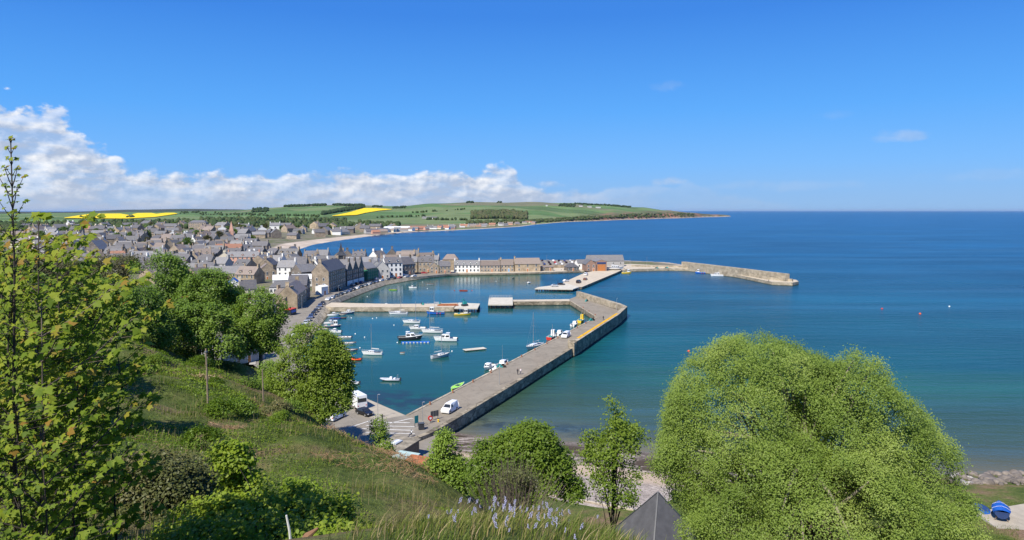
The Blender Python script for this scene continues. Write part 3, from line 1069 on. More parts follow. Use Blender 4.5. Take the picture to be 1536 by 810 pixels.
calm = in_harbour(AX, AY).astype(float)
ds = AY - beach_line(AX)
dist = np.hypot(AX, AY)
t = np.interp(dist, [100, 170, 260, 420, 900, 3000], [0.66, 0.56, 0.45, 0.32, 0.15, 0.0])
bright = np.interp(ds, [-1, 2, 9, 20, 42, 75, 110], [1.0, 0.96, 0.90, 0.85, 0.78, 0.66, 0.0])
t = np.where((AX > -14) & (AX < 200) & (calm < 0.5) & (AY < 300), np.maximum(t, bright), t)
t = np.where(calm > 0.5, np.maximum(np.interp(AY, [140, 165, 230, 400, 500], [0.80, 0.70, 0.60, 0.50, 0.58]), 0), t)
nd = np.clip((-72 - AX) / 8, 0, 1) * ((AY > 300) & (AY < 440))
t = np.clip(t + nd * calm * 0.22 + np.clip((AY - 462) / 20, 0, 1) * calm * 0.2, 0, 1)
sea = struct(mesh_np('sea', np.stack([AX, AY, np.zeros_like(AX)], -1).reshape(-1, 3), grid_faces(len(ay), len(ax)), 'sea_water', tint=t.ravel(), smooth=True))
me = sea.data
weed = np.maximum(np.clip(1 - np.hypot((AX + 27) / 15, (AY - 164 + (AX + 27) * .35) / 9), 0, 1) * 3, np.clip(1 - np.abs(ds - 9) / 6, 0, 1) * (np.clip((AX - 2) / 10, 0, 1) * (AX < 26) + (AX < 2) * (AX > -12) * 1.0))
weed = np.clip(weed, 0, 0.85) * (AX < 30)
wind = np.where(calm > 0.5, 0.14, np.interp(dist, [100, 200, 600, 3000, 20000], [0.55, 0.85, 1.0, 1.0, 1.0]))
for nm, arr in (('weed', weed), ('wind', wind)):
    at = me.attributes.new(nm, 'FLOAT', 'POINT')
    at.data.foreach_set('value', arr.ravel().astype(np.float32))

# ------------------------------------------------------------------ the near beach
def shingle_mat():
    m, nt, b = base_mat('shingle')
    g = N(nt, 'ShaderNodeNewGeometry')
    a = N(nt, 'ShaderNodeAttribute', attribute_name='tint')
    n1_ = tnoise(nt, g.outputs['Position'], 0.3, 6, 0.65)
    vo = N(nt, 'ShaderNodeTexVoronoi')
    vo.inputs['Scale'].default_value = 3.2
    nt.links.new(g.outputs['Position'], vo.inputs['Vector'])
    sp = N(nt, 'ShaderNodeSeparateColor')
    nt.links.new(vo.outputs['Color'], sp.inputs[0])
    c = ramp(nt, sp.outputs[0], [(0.0, (0.24, 0.20, 0.165)), (0.5, (0.34, 0.285, 0.235)), (1.0, (0.45, 0.385, 0.325))])
    c = mixc(nt, 1.0, c, ramp(nt, n1_, [(0.3, 0.75), (0.7, 1.15)]), 'MULTIPLY')
    weed_ = tnoise(nt, coords(nt, (0.14, 0.5, 1)), 1.0, 6, 0.7)
    wk = N(nt, 'ShaderNodeMath', operation='MULTIPLY')
    nt.links.new(ramp(nt, weed_, [(0.44, 0.0), (0.52, 1.0)]), wk.inputs[0])
    nt.links.new(ramp(nt, a.outputs['Fac'], [(0.0, 0.0), (0.10, 1.0), (0.42, 1.0), (0.62, 0.0)]), wk.inputs[1])
    c = mixc(nt, wk.outputs[0], c, (0.07, 0.05, 0.032))
    sandm = ramp(nt, a.outputs['Fac'], [(0.40, 0.0), (0.48, 0.8), (0.60, 0.8), (0.68, 0.0)])
    c = mixc(nt, sandm, c, (0.46, 0.35, 0.24))
    wet = ramp(nt, a.outputs['Fac'], [(0.0, 0.5), (0.14, 1.0)])
    c = mixc(nt, 1.0, c, wet, 'MULTIPLY')
    nt.links.new(c, b.inputs['Base Color'])
    b.inputs['Roughness'].default_value = 0.85
    b.inputs['Specular IOR Level'].default_value = 0.2
    bump(nt, b, vo.outputs['Distance'], 0.6, 0.12)


shingle_mat()
bx, by = np.arange(-26, 122, 0.9), np.arange(84, 150, 0.9)
BX, BY = np.meshgrid(bx, by)
off = beach_line(BX) - BY
BZ = np.clip(off * 0.085, -3, 2.9) + 0.12 * fbm(BX / 4, BY / 4, 3, 21) - np.clip((-14 - BX) / 4, 0, 1) * 0
struct(mesh_np('beach', np.stack([BX, BY, BZ], -1).reshape(-1, 3), grid_faces(len(by), len(bx)), 'shingle', tint=np.clip(off / 34 + 0.02, 0, 1).ravel(), smooth=True))

# ------------------------------------------------------------------ quays, roads, piers
QT = [(-22.4, 144.5, 2.0), (-31.4, 155.4, 2.0), (-37.5, 162.3, 2.1), (-52, 184, 2.2), (-62, 200, 2.2), (-70, 222, 2.2), (-75.5, 259, 2.2), (-84, 312, 2.2), (-86, 330, 2.2), (-85, 352, 2.2), (-82.5, 384, 2.2),
      (-78, 422, 2.2), (-68, 446, 2.0), (-57, 463, 1.8), (-45, 478, 1.6), (-36.5, 483.5, 1.5), (-4, 488, 1.5), (30, 498, 1.5), (49.5, 506, 1.5)]
QB = [(-20.8, 146.5), (-29.8, 157.5), (-35.5, 165), (-49, 187), (-58.5, 203), (-66.5, 224), (-72.5, 259), (-80, 314), (-82.6, 330), (-82, 352), (-79, 384), (-74.2, 422), (-63.5, 449), (-53, 468), (-43, 480.5),
      (-36.3, 484.2), (-3.8, 488.7), (30.2, 498.7), (49.7, 506.7)]
vs = [(*p,) for p in QT] + [(x, y, -1.6) for x, y in QB]
n = len(QT)
mb = MB().add(vs, [(i, i + n, i + n + 1, i + 1) for i in range(n - 1)], 'pale_stone')
tag(mb.build('sea_wall'), 'sloping rubble sea wall curving along the edge of the harbour street', 'wall')
# buttress ribs down the nearer stretch of the wall are parts of it
for k in range(26):
    f = k / 25
    y = 226 + f * 84
    xt = np.interp(y, [q[1] for q in QT[:9]], [q[0] for q in QT[:9]])
    xb = np.interp(y, [q[1] for q in QB[:9]], [q[0] for q in QB[:9]])
    r = MB().bar((xt - 0.2, y, 2.05), (xb + 0.6, y - 0.6, -1.4), 0.9, 0.7, 'pale_stone').build('buttress')
    r.parent = bpy.data.objects['sea_wall']

# street surface between the wall and the houses; a kerbed pavement on the house side
left = [(-24, 118, 2.0), (-37, 128, 2.0), (-45, 148, 2.1), (-58, 172, 2.2), (-72, 192, 2.2), (-82, 222, 2.2), (-88, 258, 2.2), (-93.5, 300, 2.2), (-98, 330, 2.2), (-97, 360, 2.2), (-95, 392, 2.2),
        (-92, 424, 2.2), (-82, 452, 2.0), (-68, 478, 1.8), (-52, 490, 1.6), (-38, 494, 1.5), (-4, 498, 1.5), (30, 512, 1.5), (48, 520, 1.5)]
road_out = [(-14, 118, 2.0), (-14, 136, 2.0)] + QT + left[::-1]
mb = MB()
n = len(left)
R2 = [(-14, 122, 2.0)] + QT[1:]
R2[0] = (-21.5, 145.6, 2.0)
mb.add([(*a,) for a in left] + [(*a,) for a in QT], [(i, i + n, i + n + 1, i + 1) for i in range(n - 1)], 'road_tar')
mb.add([(-24, 118, 2.0), (-14, 118, 2.0), (-14.6, 137.8, 2.0), (-22.4, 144.5, 2.0)], [(0, 1, 2, 3)], 'road_tar')
struct(mb.build('road'))
mb = MB()
K = [(-72, 192), (-82, 222), (-88, 258), (-93.5, 300)]
for a, b in zip(K[:-1], K[1:]):
    mb.add([(a[0] - 1.2, a[1], 2.32), (a[0] + 0.6, a[1], 2.32), (b[0] + 0.6, b[1], 2.32), (b[0] - 1.2, b[1], 2.32), (a[0] + 0.6, a[1], 2.15), (b[0] + 0.6, b[1], 2.15)], [(0, 1, 2, 3), (1, 4, 5, 2)], 'paving')
struct(mb.build('pavement'))
# the quay front along the north basin and the ground of the boat park
mb = MB()
mb.prism([(-46, 489, 0), (-36.4, 484.6, 0), (-4, 488.6, 0), (30, 498.6, 0), (49.5, 506.6, 0), (84, 513.5, 0), (118, 523, 0), (136, 527, 0), (130, 545, 0), (120, 556, 0), (60, 600, 0), (-40, 600, 0)], -1.5, 1.504, 'sandy_deck', 'pale_stone')
struct(mb.build('quay'))

# painted bays on the near quay
mb = MB()
A, B = gp(524, 640, 2.0), gp(617, 656, 2.0)
bays = []
for i in range(6):
    ya = 630 + i * 6.2
    p, q = gp(528 + i * 2.6, ya + 1, 2.008), gp(628 - i * 3, ya + 4 + i * .3, 2.008)
    bays.append((p, q))
mk = [(gp(a, b, 2.008), gp(c, d, 2.008)) for a, b, c, d in
      ((552, 633, 615, 634), (548, 638, 622, 640), (542, 643, 620, 645.5), (548, 648.5, 622, 650.5), (556, 653.5, 616, 655.5), (585, 634.6, 618, 627.2), (618, 627.2, 646, 635.5), (523, 641.5, 560, 629.4), (560, 629.4, 584, 634.6))]
for p, q in mk:
    d = (q - p)
    d.z = 0
    nrm = Vector((-d.y, d.x, 0)).normalized() * 0.11
    mb.add([p - nrm, q - nrm, q + nrm, p + nrm], [(0, 1, 2, 3)], 'marking')
struct(mb.build('road_marking'))
flat('slip_concrete', (0.36, 0.315, 0.245), 0.9, 0.16, 0.5, 0.15)
# slip of pale concrete between bays and water
mb = MB().add([(-22.6, 144.6, 2.006), (-31.4, 155.2, 2.006), (-37.4, 162.0, 2.106), (-41.5, 157.5, 2.106), (-35.0, 148.6, 2.006), (-28.0, 141.0, 2.006)], [(0, 5, 4, 1), (1, 4, 3, 2)], 'slip_concrete')
struct(mb.build('apron'))

# --- south pier with its elbow
pin = [(-22.4, 144.5, 2), (-1.5, 195, 2), (34.0, 280.6, 2), (27.6, 331.3, 2), (0.6, 330, 2), (0.4, 336.5, 2), (27.9, 339, 2), (32.6, 350.5, 2)]
pout = [(47.6, 296, 2), (40, 274, 2), (17.5, 215, 2), (-3.0, 163.5, 2), (-13.6, 137.5, 2), (-14, 134, 2)]
pier = MB().prism(pin + pout, -1.6, 2.03, 'pier_deck', 'pier_stone').build('stone_pier')
tag(pier, 'long stone pier with an elbow, running from the painted bays round the inner basin', 'pier')
MB().wall([(-19.5, 126.5, 2.0), (-16.4, 131, 2.0), (-13.2, 138, 2.0), (-2.4, 164, 2.0), (17.6, 213.5, 2.0)], 0.75, 1.1, 'pier_stone', 'pier_stone', z0=-1.7).build('parapet', pier)
hp = MB().wall([(17.6, 213.52, 2.0), (20.0, 219.5, 2.0), (40.6, 273.5, 2.0), (47.4, 295.6, 2.0), (46.0, 304, 2.0), (32.6, 350.5, 2.0)], 2.45, 1.7, 'pier_stone', 'pale_stone', z0=-1.7).build('high_parapet', pier)
flat('lichen', (0.62, 0.33, 0.02), 0.95, 0.3, 0.8, 0.1)
MB().wall([(20.6, 221, 4.46), (41.2, 275, 4.46)], 0.03, 0.95, 'lichen', 'lichen').build('lichen_capping', pier)
MB().wall([(47.25, 295.6, 2.04), (45.85, 304, 2.04), (32.4, 350.5, 2.04)], 2.42, 0.14, 'pale_stone').build('inner_facing', pier)
MB().box((18.6, 214.5, 3.6), (2.2, 1.4, 3.0), 'pale_stone', 0.38).build('wall_pillar', pier)
mb = MB()
for a, b in zip([(-22.4, 144.5, 2), (-1.5, 195, 2), (34.0, 280.6, 2), (27.6, 331.3, 2)][:-1], [(-22.4, 144.5, 2), (-1.5, 195, 2), (34.0, 280.6, 2), (27.6, 331.3, 2)][1:]):
    d = (Vector(b) - Vector(a)).normalized()
    nr = Vector((d.y, -d.x, 0)) * 0.35
    mb.bar(Vector(a) + nr + Vector((0, 0, 0.06)), Vector(b) + nr + Vector((0, 0, 0.06)), 0.6, 0.16, 'pale_stone')
mb.build('coping', pier)
MB().prism([(0.7, 329.9, 0), (0.5, 336.4, 0), (27.8, 338.9, 0), (27.5, 331.4, 0)], 1.9, 2.05, 'sandy_deck', 'pale_stone').build('arm_deck', pier)

# concrete pads on piles: end of the arm, end of the middle pier
def pad(outline, z, label, rail=None):
    c = Vector((sum(p[0] for p in outline) / len(outline), sum(p[1] for p in outline) / len(outline), 0))
    t = thing('concrete_jetty', c, 0, label, 'jetty')
    loc = [(p[0] - c.x, p[1] - c.y, 0) for p in outline]
    MB().prism(loc, z - 0.5, z, 'pale_concrete', 'pale_concrete').build('slab', t)
    nn = len(loc)
    for i in range(nn):
        a, b = Vector(loc[i]), Vector(loc[(i + 1) % nn])
        k = max(2, int((b - a).length / 2.2))
        for j in range(k):
            p = a.lerp(b, (j + 0.5) / k) * 0.97
            MB().tube([(p.x, p.y, -1.5), (p.x, p.y, z - 0.51)], 0.22, 'tarred', 6).build('pile', t)
    if rail:
        r = MB()
        for a, b in rail:
            a, b = Vector((a[0] - c.x, a[1] - c.y, z)), Vector((b[0] - c.x, b[1] - c.y, z))
            k = max(2, int((b - a).length / 1.4))
            for j in range(k + 1):
                p = a.lerp(b, j / k)
                r.tube([p, p + Vector((0, 0, 1.15))], 0.05, 'grey_metal', 4)
            for hgt_ in (0.6, 1.13):
                r.tube([a + Vector((0, 0, hgt_)), b + Vector((0, 0, hgt_))], 0.04, 'grey_metal', 4)
        r.build('railing', t)
    return t


pad([(-11.0, 319, 0), (0.4, 319, 0), (0.3, 345, 0), (-11.4, 345, 0)], 2.1, 'pale concrete pad on dark piles with a railing, at the end of the pier arm', [((-11.2, 344.6), (0.2, 344.6)), ((-11.2, 344.6), (-11.0, 338))])

mid = MB().prism([(-84.5, 312.5, 0), (-80, 309.5, 0), (-56, 309.0, 0), (-37.8, 309.5, 0), (-26, 309, 0), (-25.2, 324, 0), (-37, 321, 0), (-56, 320, 0), (-84.5, 325, 0)], -1.6, 2.2, 'sandy_deck', 'pale_stone').build('stone_jetty')
tag(mid, 'low stone jetty reaching from the street into the middle of the harbour', 'jetty')
pad([(-25.6, 307.5, 0), (-15.2, 306.5, 0), (-14.8, 322, 0), (-25.0, 325.5, 0)], 2.1, 'pale concrete pad on dark piles at the outer end of the low stone jetty')

jet = MB().prism([(36.5, 397, 0), (40, 398, 0), (73.5, 491, 0), (81, 513, 0), (62, 509, 0), (51.6, 491, 0), (31, 423, 0)], -1.6, 1.56, 'sandy_deck', 'pier_stone').build('stone_jetty')
tag(jet, 'stone jetty with parked cars reaching out from the boat park', 'jetty')
pad([(12.7, 389.5, 0), (33.7, 386.2, 0), (38.6, 398, 0), (31.3, 421, 0), (27.5, 410, 0), (14.5, 396.5, 0)], 1.6, 'wide pale concrete pad on piles at the near end of the car jetty', [((12.9, 390.2), (14.6, 396.6))])

# --- outer breakwater
bw = MB().prism([(84, 513.3, 0), (118, 522.5, 0), (134, 518, 0), (149.5, 478, 0), (153.5, 452, 0), (157.5, 421.5, 0), (168, 417, 0), (174.5, 424, 0), (177, 434, 0), (157, 482, 0), (139, 528, 0), (118, 541, 0), (84, 541, 0)],
                -1.6, 2.1, 'sandy_deck', 'pale_stone').build('breakwater')
tag(bw, 'long pale stone breakwater wall running out to sea beyond the harbour', 'breakwater')
MB().wall([(131, 528.5, 2.0), (133.2, 523, 2.0), (152, 475, 2.0), (169.5, 425.5, 2.0)][::-1], 4.6, -3.2, 'pale_stone', 'pale_stone', z0=-1.6).build('sea_wall', bw)
MB().wall([(155.5, 462, 2.0), (161, 436, 2.0), (171.2, 424.2, 2.0)], 1.6, 1.5, 'pale_stone', 'pale_stone').build('bench_wall', bw)
MB().wall([(92, 538.5, 2.0), (130.5, 529.5, 2.0)][::-1], 1.3, -1.2, 'pale_stone', 'pale_stone').build('low_wall', bw)
# ------------------------------------------------------------------ houses
ORD = ['first', 'second', 'third', 'fourth', 'fifth', 'sixth', 'seventh', 'eighth', 'ninth', 'tenth', 'eleventh', 'twelfth', 'thirteenth', 'fourteenth', 'fifteenth', 'sixteenth', 'seventeenth', 'eighteenth', 'nineteenth', 'twentieth']


def win_mesh(w, h, trim='white_paint'):
    b = MB().box((0, -0.03, 0), (w + 0.16, 0.09, h + 0.16), trim)
    b.box((0, -0.055, -h * 0.25), (w, 0.09, h * 0.46), 'window_glass')
    b.box((0, -0.055, h * 0.25), (w, 0.09, h * 0.46), 'window_glass')
    return b.mesh('window')


WINS = {}


def window(parent, x, y, z, rz, w=1.0, h=1.5, trim='white_paint'):
    k = (w, h, trim)
    if k not in WINS:
        WINS[k] = win_mesh(w, h, trim)
    o = link('window', WINS[k], parent)
    o.location = (x, y, z)
    o.rotation_euler = (0, 0, rz)
    return o


def house_parts(t, w, d, eave, ridge, wallm='house_stone', roofm='slate', axis='x', chim=(-1, 1), floors=2, wins=3, door=True, dormers=0, gable_wins=0, back=0, hip=0.0, base=0.0,
                trim='white_paint', lower=None, doorm='timber_door', pots=2, oh=0.3, win_w=1.0):
    """front wall at y=0 facing -y, body runs to y=d; ridge along x or along y"""
    hw = w / 2
    mb = MB()
    if axis == 'x':
        a = [(-hw, 0), (-hw, d)]
        prof = [(0, base), (d, base), (d, eave), (d / 2, ridge if hip == 0 else eave + 0.01), (0, eave)]
        vs = [(-hw, y, z) for y, z in prof] + [(hw, y, z) for y, z in prof]
    else:
        prof = [(-hw, base), (hw, base), (hw, eave), (0, ridge if hip == 0 else eave + 0.01), (-hw, eave)]
        vs = [(x, 0, z) for x, z in prof] + [(x, d, z) for x, z in prof]
    fs = [(0, 1, 2, 3, 4), (9, 8, 7, 6, 5), (0, 5, 6, 1), (1, 6, 7, 2), (4, 9, 5, 0)]
    if axis == 'x':
        fs = [tuple(reversed(f)) for f in fs]
    mb.add(vs, fs, wallm)
    mb.build('wall', t)
    if lower:
        MB().box((0, -0.06, 1.45), (w - 0.3, 0.1, 2.7), lower).build('shop_front', t)
    th = 0.16
    if axis == 'x':
        L, D = hw + 0.06, d / 2
        hp_ = hip
        rz_ = ridge + th
        sl = (ridge - eave) / D
        ye, ze = -oh, eave - oh * sl + th
        q = [(-L, ye, ze), (L, ye, ze), (L - hp_, D, rz_), (-L + hp_, D, rz_), (L, d + oh, ze), (-L, d + oh, ze)]
        fs = [(0, 1, 2, 3), (4, 5, 3, 2)]
        if hip:
            fs += [(5, 0, 3), (1, 4, 2)]
    else:
        L, D = oh * 0.3, hw
        rz_ = ridge + th
        sl = (ridge - eave) / D
        xe, ze = hw + oh, eave - oh * sl + th
        q = [(xe, -L, ze), (xe, d + L, ze), (0, d + L - hip, rz_), (0, -L + hip, rz_), (-xe, d + L, ze), (-xe, -L, ze)]
        fs = [(0, 1, 2, 3), (4, 5, 3, 2)]
        if hip:
            fs += [(5, 0, 3), (1, 4, 2)]
    mb = MB()
    mb.add(q + [(x, y, z - th) for x, y, z in q], fs + [tuple(6 + i for i in reversed(f)) for f in fs] + [(1, 0, 6, 7), (5, 4, 10, 11)] + ([] if hip else [(0, 3, 9, 6), (3, 5, 11, 9), (2, 1, 7, 8), (4, 2, 8, 10)]), roofm)
    roof = mb.build('roof', t)
    for c in chim:
        if axis == 'x':
            p = (c * (hw - 0.45), d / 2)
            dims = (0.8, 1.5)
        else:
            p = (0, d / 2 + c * (d / 2 - 0.45))
            dims = (1.5, 0.8)
        cm = MB().box((p[0], p[1], ridge + 0.35), (*dims, 2.1), wallm).box((p[0], p[1], ridge + 1.44), (dims[0] + .16, dims[1] + .16, 0.14), wallm).build('chimney', roof)
    if wins:
        fh = (eave - base) / floors
        dr = wins // 2 if door else -1
        for f in range(floors):
            for i in range(wins):
                x = -hw + w * (i + 0.5) / wins
                if f == 0 and i == dr:
                    MB().box((x, -0.04, base + 1.08), (1.05, 0.12, 2.15), doorm).box((x, -0.02, base + 1.14), (1.3, 0.1, 2.3), trim).build('door', t)
                    continue
                if f == 0 and lower:
                    continue
                window(t, x, -0.02, base + fh * (f + 0.55), 0, win_w, min(1.5, fh * 0.55), trim)
    for s in ((1, -1) if gable_wins else ()):
        for f in range(min(gable_wins, 3)):
            zz = base + (eave - base) / max(1, floors) * (f + 0.55)
            if axis == 'x':
                for yy in (d * 0.3, d * 0.7):
                    window(t, s * (hw + 0.02), yy, zz, s * math.pi / 2, 0.9, 1.3, trim)
            else:
                for yy in np.arange(2.2, d - 1.5, 3.2):
                    window(t, s * (hw + 0.02), float(yy), zz, s * math.pi / 2, 0.9, 1.3, trim)
    for i in range(dormers):
        x = -hw + w * (i + 0.5) / dormers
        zb = eave - 0.1
        dm = MB()
        dm.add([(x - .8, 0.5, zb), (x + .8, 0.5, zb), (x + .8, 0.5, zb + 1.5), (x, 0.5, zb + 2.3), (x - .8, 0.5, zb + 1.5), (x - .8, 3.2, zb + 1.5), (x, 3.6, zb + 2.3), (x + .8, 3.2, zb + 1.5), (x - .8, 2.5, zb), (x + .8, 2.5, zb)],
               [(0, 1, 2, 3, 4), (0, 4, 5, 8), (1, 9, 7, 2)], wallm)
        dm.add([(x - .95, 0.3, zb + 1.4), (x, 0.3, zb + 2.4), (x, 3.7, zb + 2.4), (x - .95, 3.3, zb + 1.4), (x + .95, 0.3, zb + 1.4), (x + .95, 3.3, zb + 1.4)], [(0, 1, 2, 3), (1, 4, 5, 2)], roofm)
        dob = dm.build('dormer', t)
        window(dob, x, 0.48, zb + 0.85, 0, 0.9, 1.1, trim)
    return t


BUILT = []      # centre and reach of every named building, kept clear of the filling rows


def street_house(name, label, a, b, d, z=2.2, cat='house', group=None, **kw):
    """facade runs from a to b (plan points); the body lies to the left of that course"""
    a, b = Vector((a[0], a[1])), Vector((b[0], b[1]))
    c = (a + b) / 2
    v = b - a
    t = thing(name, (c.x, c.y, z), math.atan2(v.y, v.x), label, cat, group)
    house_parts(t, v.length, d, **kw)
    nrm = Vector((-v.y, v.x)).normalized()
    m = c + nrm * d / 2
    BUILT.append((m.x, m.y, max(v.length, d) * 0.62))
    return t


def px_house(name, label, px, py, w, d, rot, z=2.0, cat='house', group=None, **kw):
    p = gp(px, py, z)
    t = thing(name, p, math.radians(rot), label, cat, group)
    house_parts(t, w, d, **kw)
    nrm = Vector((-math.sin(math.radians(rot)), math.cos(math.radians(rot))))
    m = p.xy + nrm * d / 2
    BUILT.append((m.x, m.y, max(w, d) * 0.62))
    return t


G1 = 'stone houses along the harbour street'
# --- west side of the harbour street, near to far
street_house('stone_house', 'tan gabled house at the street corner nearest the parked car row, dark side wall', (-93.6, 303), (-97.5, 330), 8.2, group=G1, eave=6.3, ridge=10.4, wallm='tan_stone', roofm='slate_brown', wins=5, chim=(-1, 1), gable_wins=0)
street_house('grey_house', 'narrow dark stone house with a steep gable beside the tan corner house', (-98.5, 334), (-101.5, 350), 9, group=G1, eave=7.2, ridge=11.5, wallm='dark_stone', roofm='slate_dark', axis='y', wins=2, chim=(1,), gable_wins=2)
street_house('stone_warehouse', 'tall stone block of four storeys with a tan gable and a long dark slate roof', (-95.5, 363), (-93.9, 393.5), 9, group=G1, eave=11.2, ridge=16.2, wallm='house_stone', roofm='slate_dark', floors=4, wins=9, chim=(-1, 1), gable_wins=3)
MBp = street_house('porch', 'white cube-shaped porch standing in front of the tall stone block', (-96.5, 352.5), (-94.3, 357), 4, cat='porch', eave=4.2, ridge=4.9, wallm='harl_white', roofm='white_roof', floors=1, wins=1, door=True, chim=())
for i, (x0, y0, x1, y1) in enumerate(((-93.6, 395.5, -92.4, 404), (-92.2, 404.4, -91.0, 413), (-90.8, 413.4, -89.6, 422))):
    street_house('gabled_house', ['dark stone house with a peaked front gable beside the tall stone block', 'middle dark stone house of three peaked ones, white shop front below',
                                  'dark stone house with a peaked gable next to the green netting'][i], (x0, y0), (x1, y1), 11, group=G1, eave=9.0, ridge=14.2, wallm='dark_stone', roofm='slate_dark', axis='y', floors=3, wins=3,
                 chim=(1, -1), lower='harl_white')
sc = street_house('house_under_netting', 'house wrapped in green scaffold netting on the harbour street', (-88.6, 424.5), (-84.5, 436), 9, group=G1, eave=7.6, ridge=11, wallm='house_stone', roofm='slate', wins=0, chim=(1,))
MB().box((0, -0.9, 3.9), (12.6, 0.08, 6.0), 'netting').box((-6.4, 2.5, 3.9), (0.08, 6.6, 6.0), 'netting').build('netting', sc)
mb = MB()
for i in range(7):
    mb.tube([(-6.3 + i * 2.1, -1.1, 0), (-6.3 + i * 2.1, -1.1, 9.6)], 0.06, 'grey_metal', 4)
for z in (2, 4, 6, 8):
    mb.tube([(-6.4, -1.1, z), (6.4, -1.1, z)], 0.05, 'grey_metal', 4)
mb.build('scaffold', sc)
street_house('grey_house', 'grey house with its gable to the street just right of the green netting', (-85.5, 437), (-77.0, 439), 10, group=G1, eave=6.5, ridge=11, wallm='harl_grey', roofm='slate', axis='y', wins=3, chim=(1,))
street_house('white_house', 'white three-storey house with dark window trim and two peaked wall-head gables', (-82.0, 451), (-71.5, 455.5), 9, group=G1, eave=9.0, ridge=12.5, wallm='harl_white', roofm='slate_dark', floors=3, wins=4, chim=(-1, 1), trim='navy', dormers=2)
street_house('grey_house', 'dark grey stone house right of the white house with navy window trim', (-74.0, 466), (-66, 474), 9, group=G1, eave=7.0, ridge=11.4, wallm='dark_stone', roofm='slate_dark', floors=2, wins=4, chim=(-1, 1), gable_wins=1)
street_house('stone_house', 'stone house with two gabled dormers standing behind the end of the street', (-79.5, 489), (-66.5, 490), 9, z=1.8, group=G1, eave=7.4, ridge=11.0, wallm='tan_stone', roofm='slate', floors=2, wins=4, chim=(-1, 1), dormers=2)
street_house('stone_house', 'tall stone house with two dormers and twin chimneys by the sandy corner', (-66.0, 491), (-55.0, 492), 9, z=1.7, group=G1, eave=7.4, ridge=11.2, wallm='house_stone', roofm='slate_dark', floors=2, wins=4, chim=(-1, 1), dormers=2)
street_house('low_house', 'small low stone house left of the big plain brown gable', (-57, 483), (-51, 484), 7, z=1.6, group=G1, eave=4.6, ridge=7.6, wallm='house_stone', roofm='slate', axis='y', floors=2, wins=2, chim=())
street_house('low_house', 'low stone house with a dark slate roof in front of the big plain brown gable', (-50.5, 485), (-42.8, 486), 8, z=1.6, group=G1, eave=5.0, ridge=8.2, wallm='house_stone', roofm='slate_dark', floors=2, wins=3, chim=(1,), gable_wins=1)
street_house('brown_hall', 'big brown hall with a plain gable and hipped brown roof behind the sandy corner', (-51, 512), (-39.5, 512.5), 12, z=1.6, eave=7.8, ridge=11.2, wallm='tan_stone', roofm='slate_brown', floors=2, wins=0, chim=(), hip=3.0)
# --- the row on the north quay
G2 = 'row of buildings on the north quay'
street_house('white_cottages', 'long white two-storey cottage row facing the harbour with a line of small dormers', (-41, 493.5), (-22.8, 494.5), 7.5, z=1.5, group=G2, eave=5.2, ridge=8.3, wallm='harl_white', roofm='slate', floors=2, wins=7, chim=(-1, 1), dormers=4, trim='dirty_white')
street_house('stone_cottages', 'tan stone cottage row joined to the right end of the white cottage row', (-22.6, 495), (-8.3, 497), 7.5, z=1.5, group=G2, eave=4.8, ridge=7.7, wallm='house_stone', roofm='slate_brown', floors=2, wins=6, chim=(1,))
street_house('stone_house', 'stone house with a blue door between the cottage row and the stone barn', (-8.1, 498), (1.2, 499), 8, z=1.5, group=G2, eave=4.9, ridge=8.6, wallm='tan_stone', roofm='slate_brown', floors=2, wins=4, chim=(-1,), doorm='blue_door')
street_house('stone_barn', 'big brown stone barn with a plain pale roof and few openings on the quay', (2.0, 499), (20.4, 501.5), 9, z=1.5, group=G2, eave=5.6, ridge=9.4, wallm='tan_stone', roofm='slate_brown', floors=2, wins=3, chim=(-1,), gable_wins=1)
street_house('garage', 'low stone store with a flat roof right of the big stone barn', (20.9, 505), (30.2, 507), 6, z=1.5, group=G2, cat='garage', eave=2.8, ridge=3.2, wallm='house_stone', roofm='slate_brown', floors=1, wins=2, chim=())
street_house('kiosk', 'dark timber hut with a hipped roof beside the car park', (40, 504), (48.6, 506), 8, z=1.5, cat='hut', eave=2.9, ridge=5.4, wallm='dark_stone', roofm='slate_dark', floors=1, wins=3, chim=(), hip=3.2)
street_house('harbour_office', 'white building with a pale roof behind the dark timber hut', (49, 522), (60, 524), 8, z=1.5, cat='office', eave=4.5, ridge=6.8, wallm='harl_white', roofm='slate', floors=1, wins=4, chim=(), hip=0.0)
street_house('boat_house', 'red brick building with a white peaked gable facing the jetty', (53.2, 502), (60.6, 503), 12, z=1.5, cat='boat house', eave=5.0, ridge=8.2, wallm='brick_red', roofm='slate', axis='y', floors=2, wins=2, chim=(), trim='white_paint')
lb = street_house('boat_house', 'boat house with a big orange door and a blue sign under a low grey roof', (60.8, 504), (68.6, 505), 14, z=1.5, cat='boat house', eave=6.8, ridge=8.2, wallm='brick_red', roofm='slate', axis='y', floors=1, wins=0, chim=())
MB().box((0, -0.05, 2.4), (5.6, 0.16, 4.6), 'timber_door').build('door', lb)
MB().box((0, -0.06, 5.75), (6.6, 0.16, 1.3), 'navy').build('sign', lb)
street_house('store_shed', 'long grey-roofed shed behind the boat houses and the carpark', (59, 545), (88, 548), 9, z=1.5, cat='shed', eave=4.5, ridge=8.6, wallm='harl_grey', roofm='slate', floors=1, wins=5, chim=())

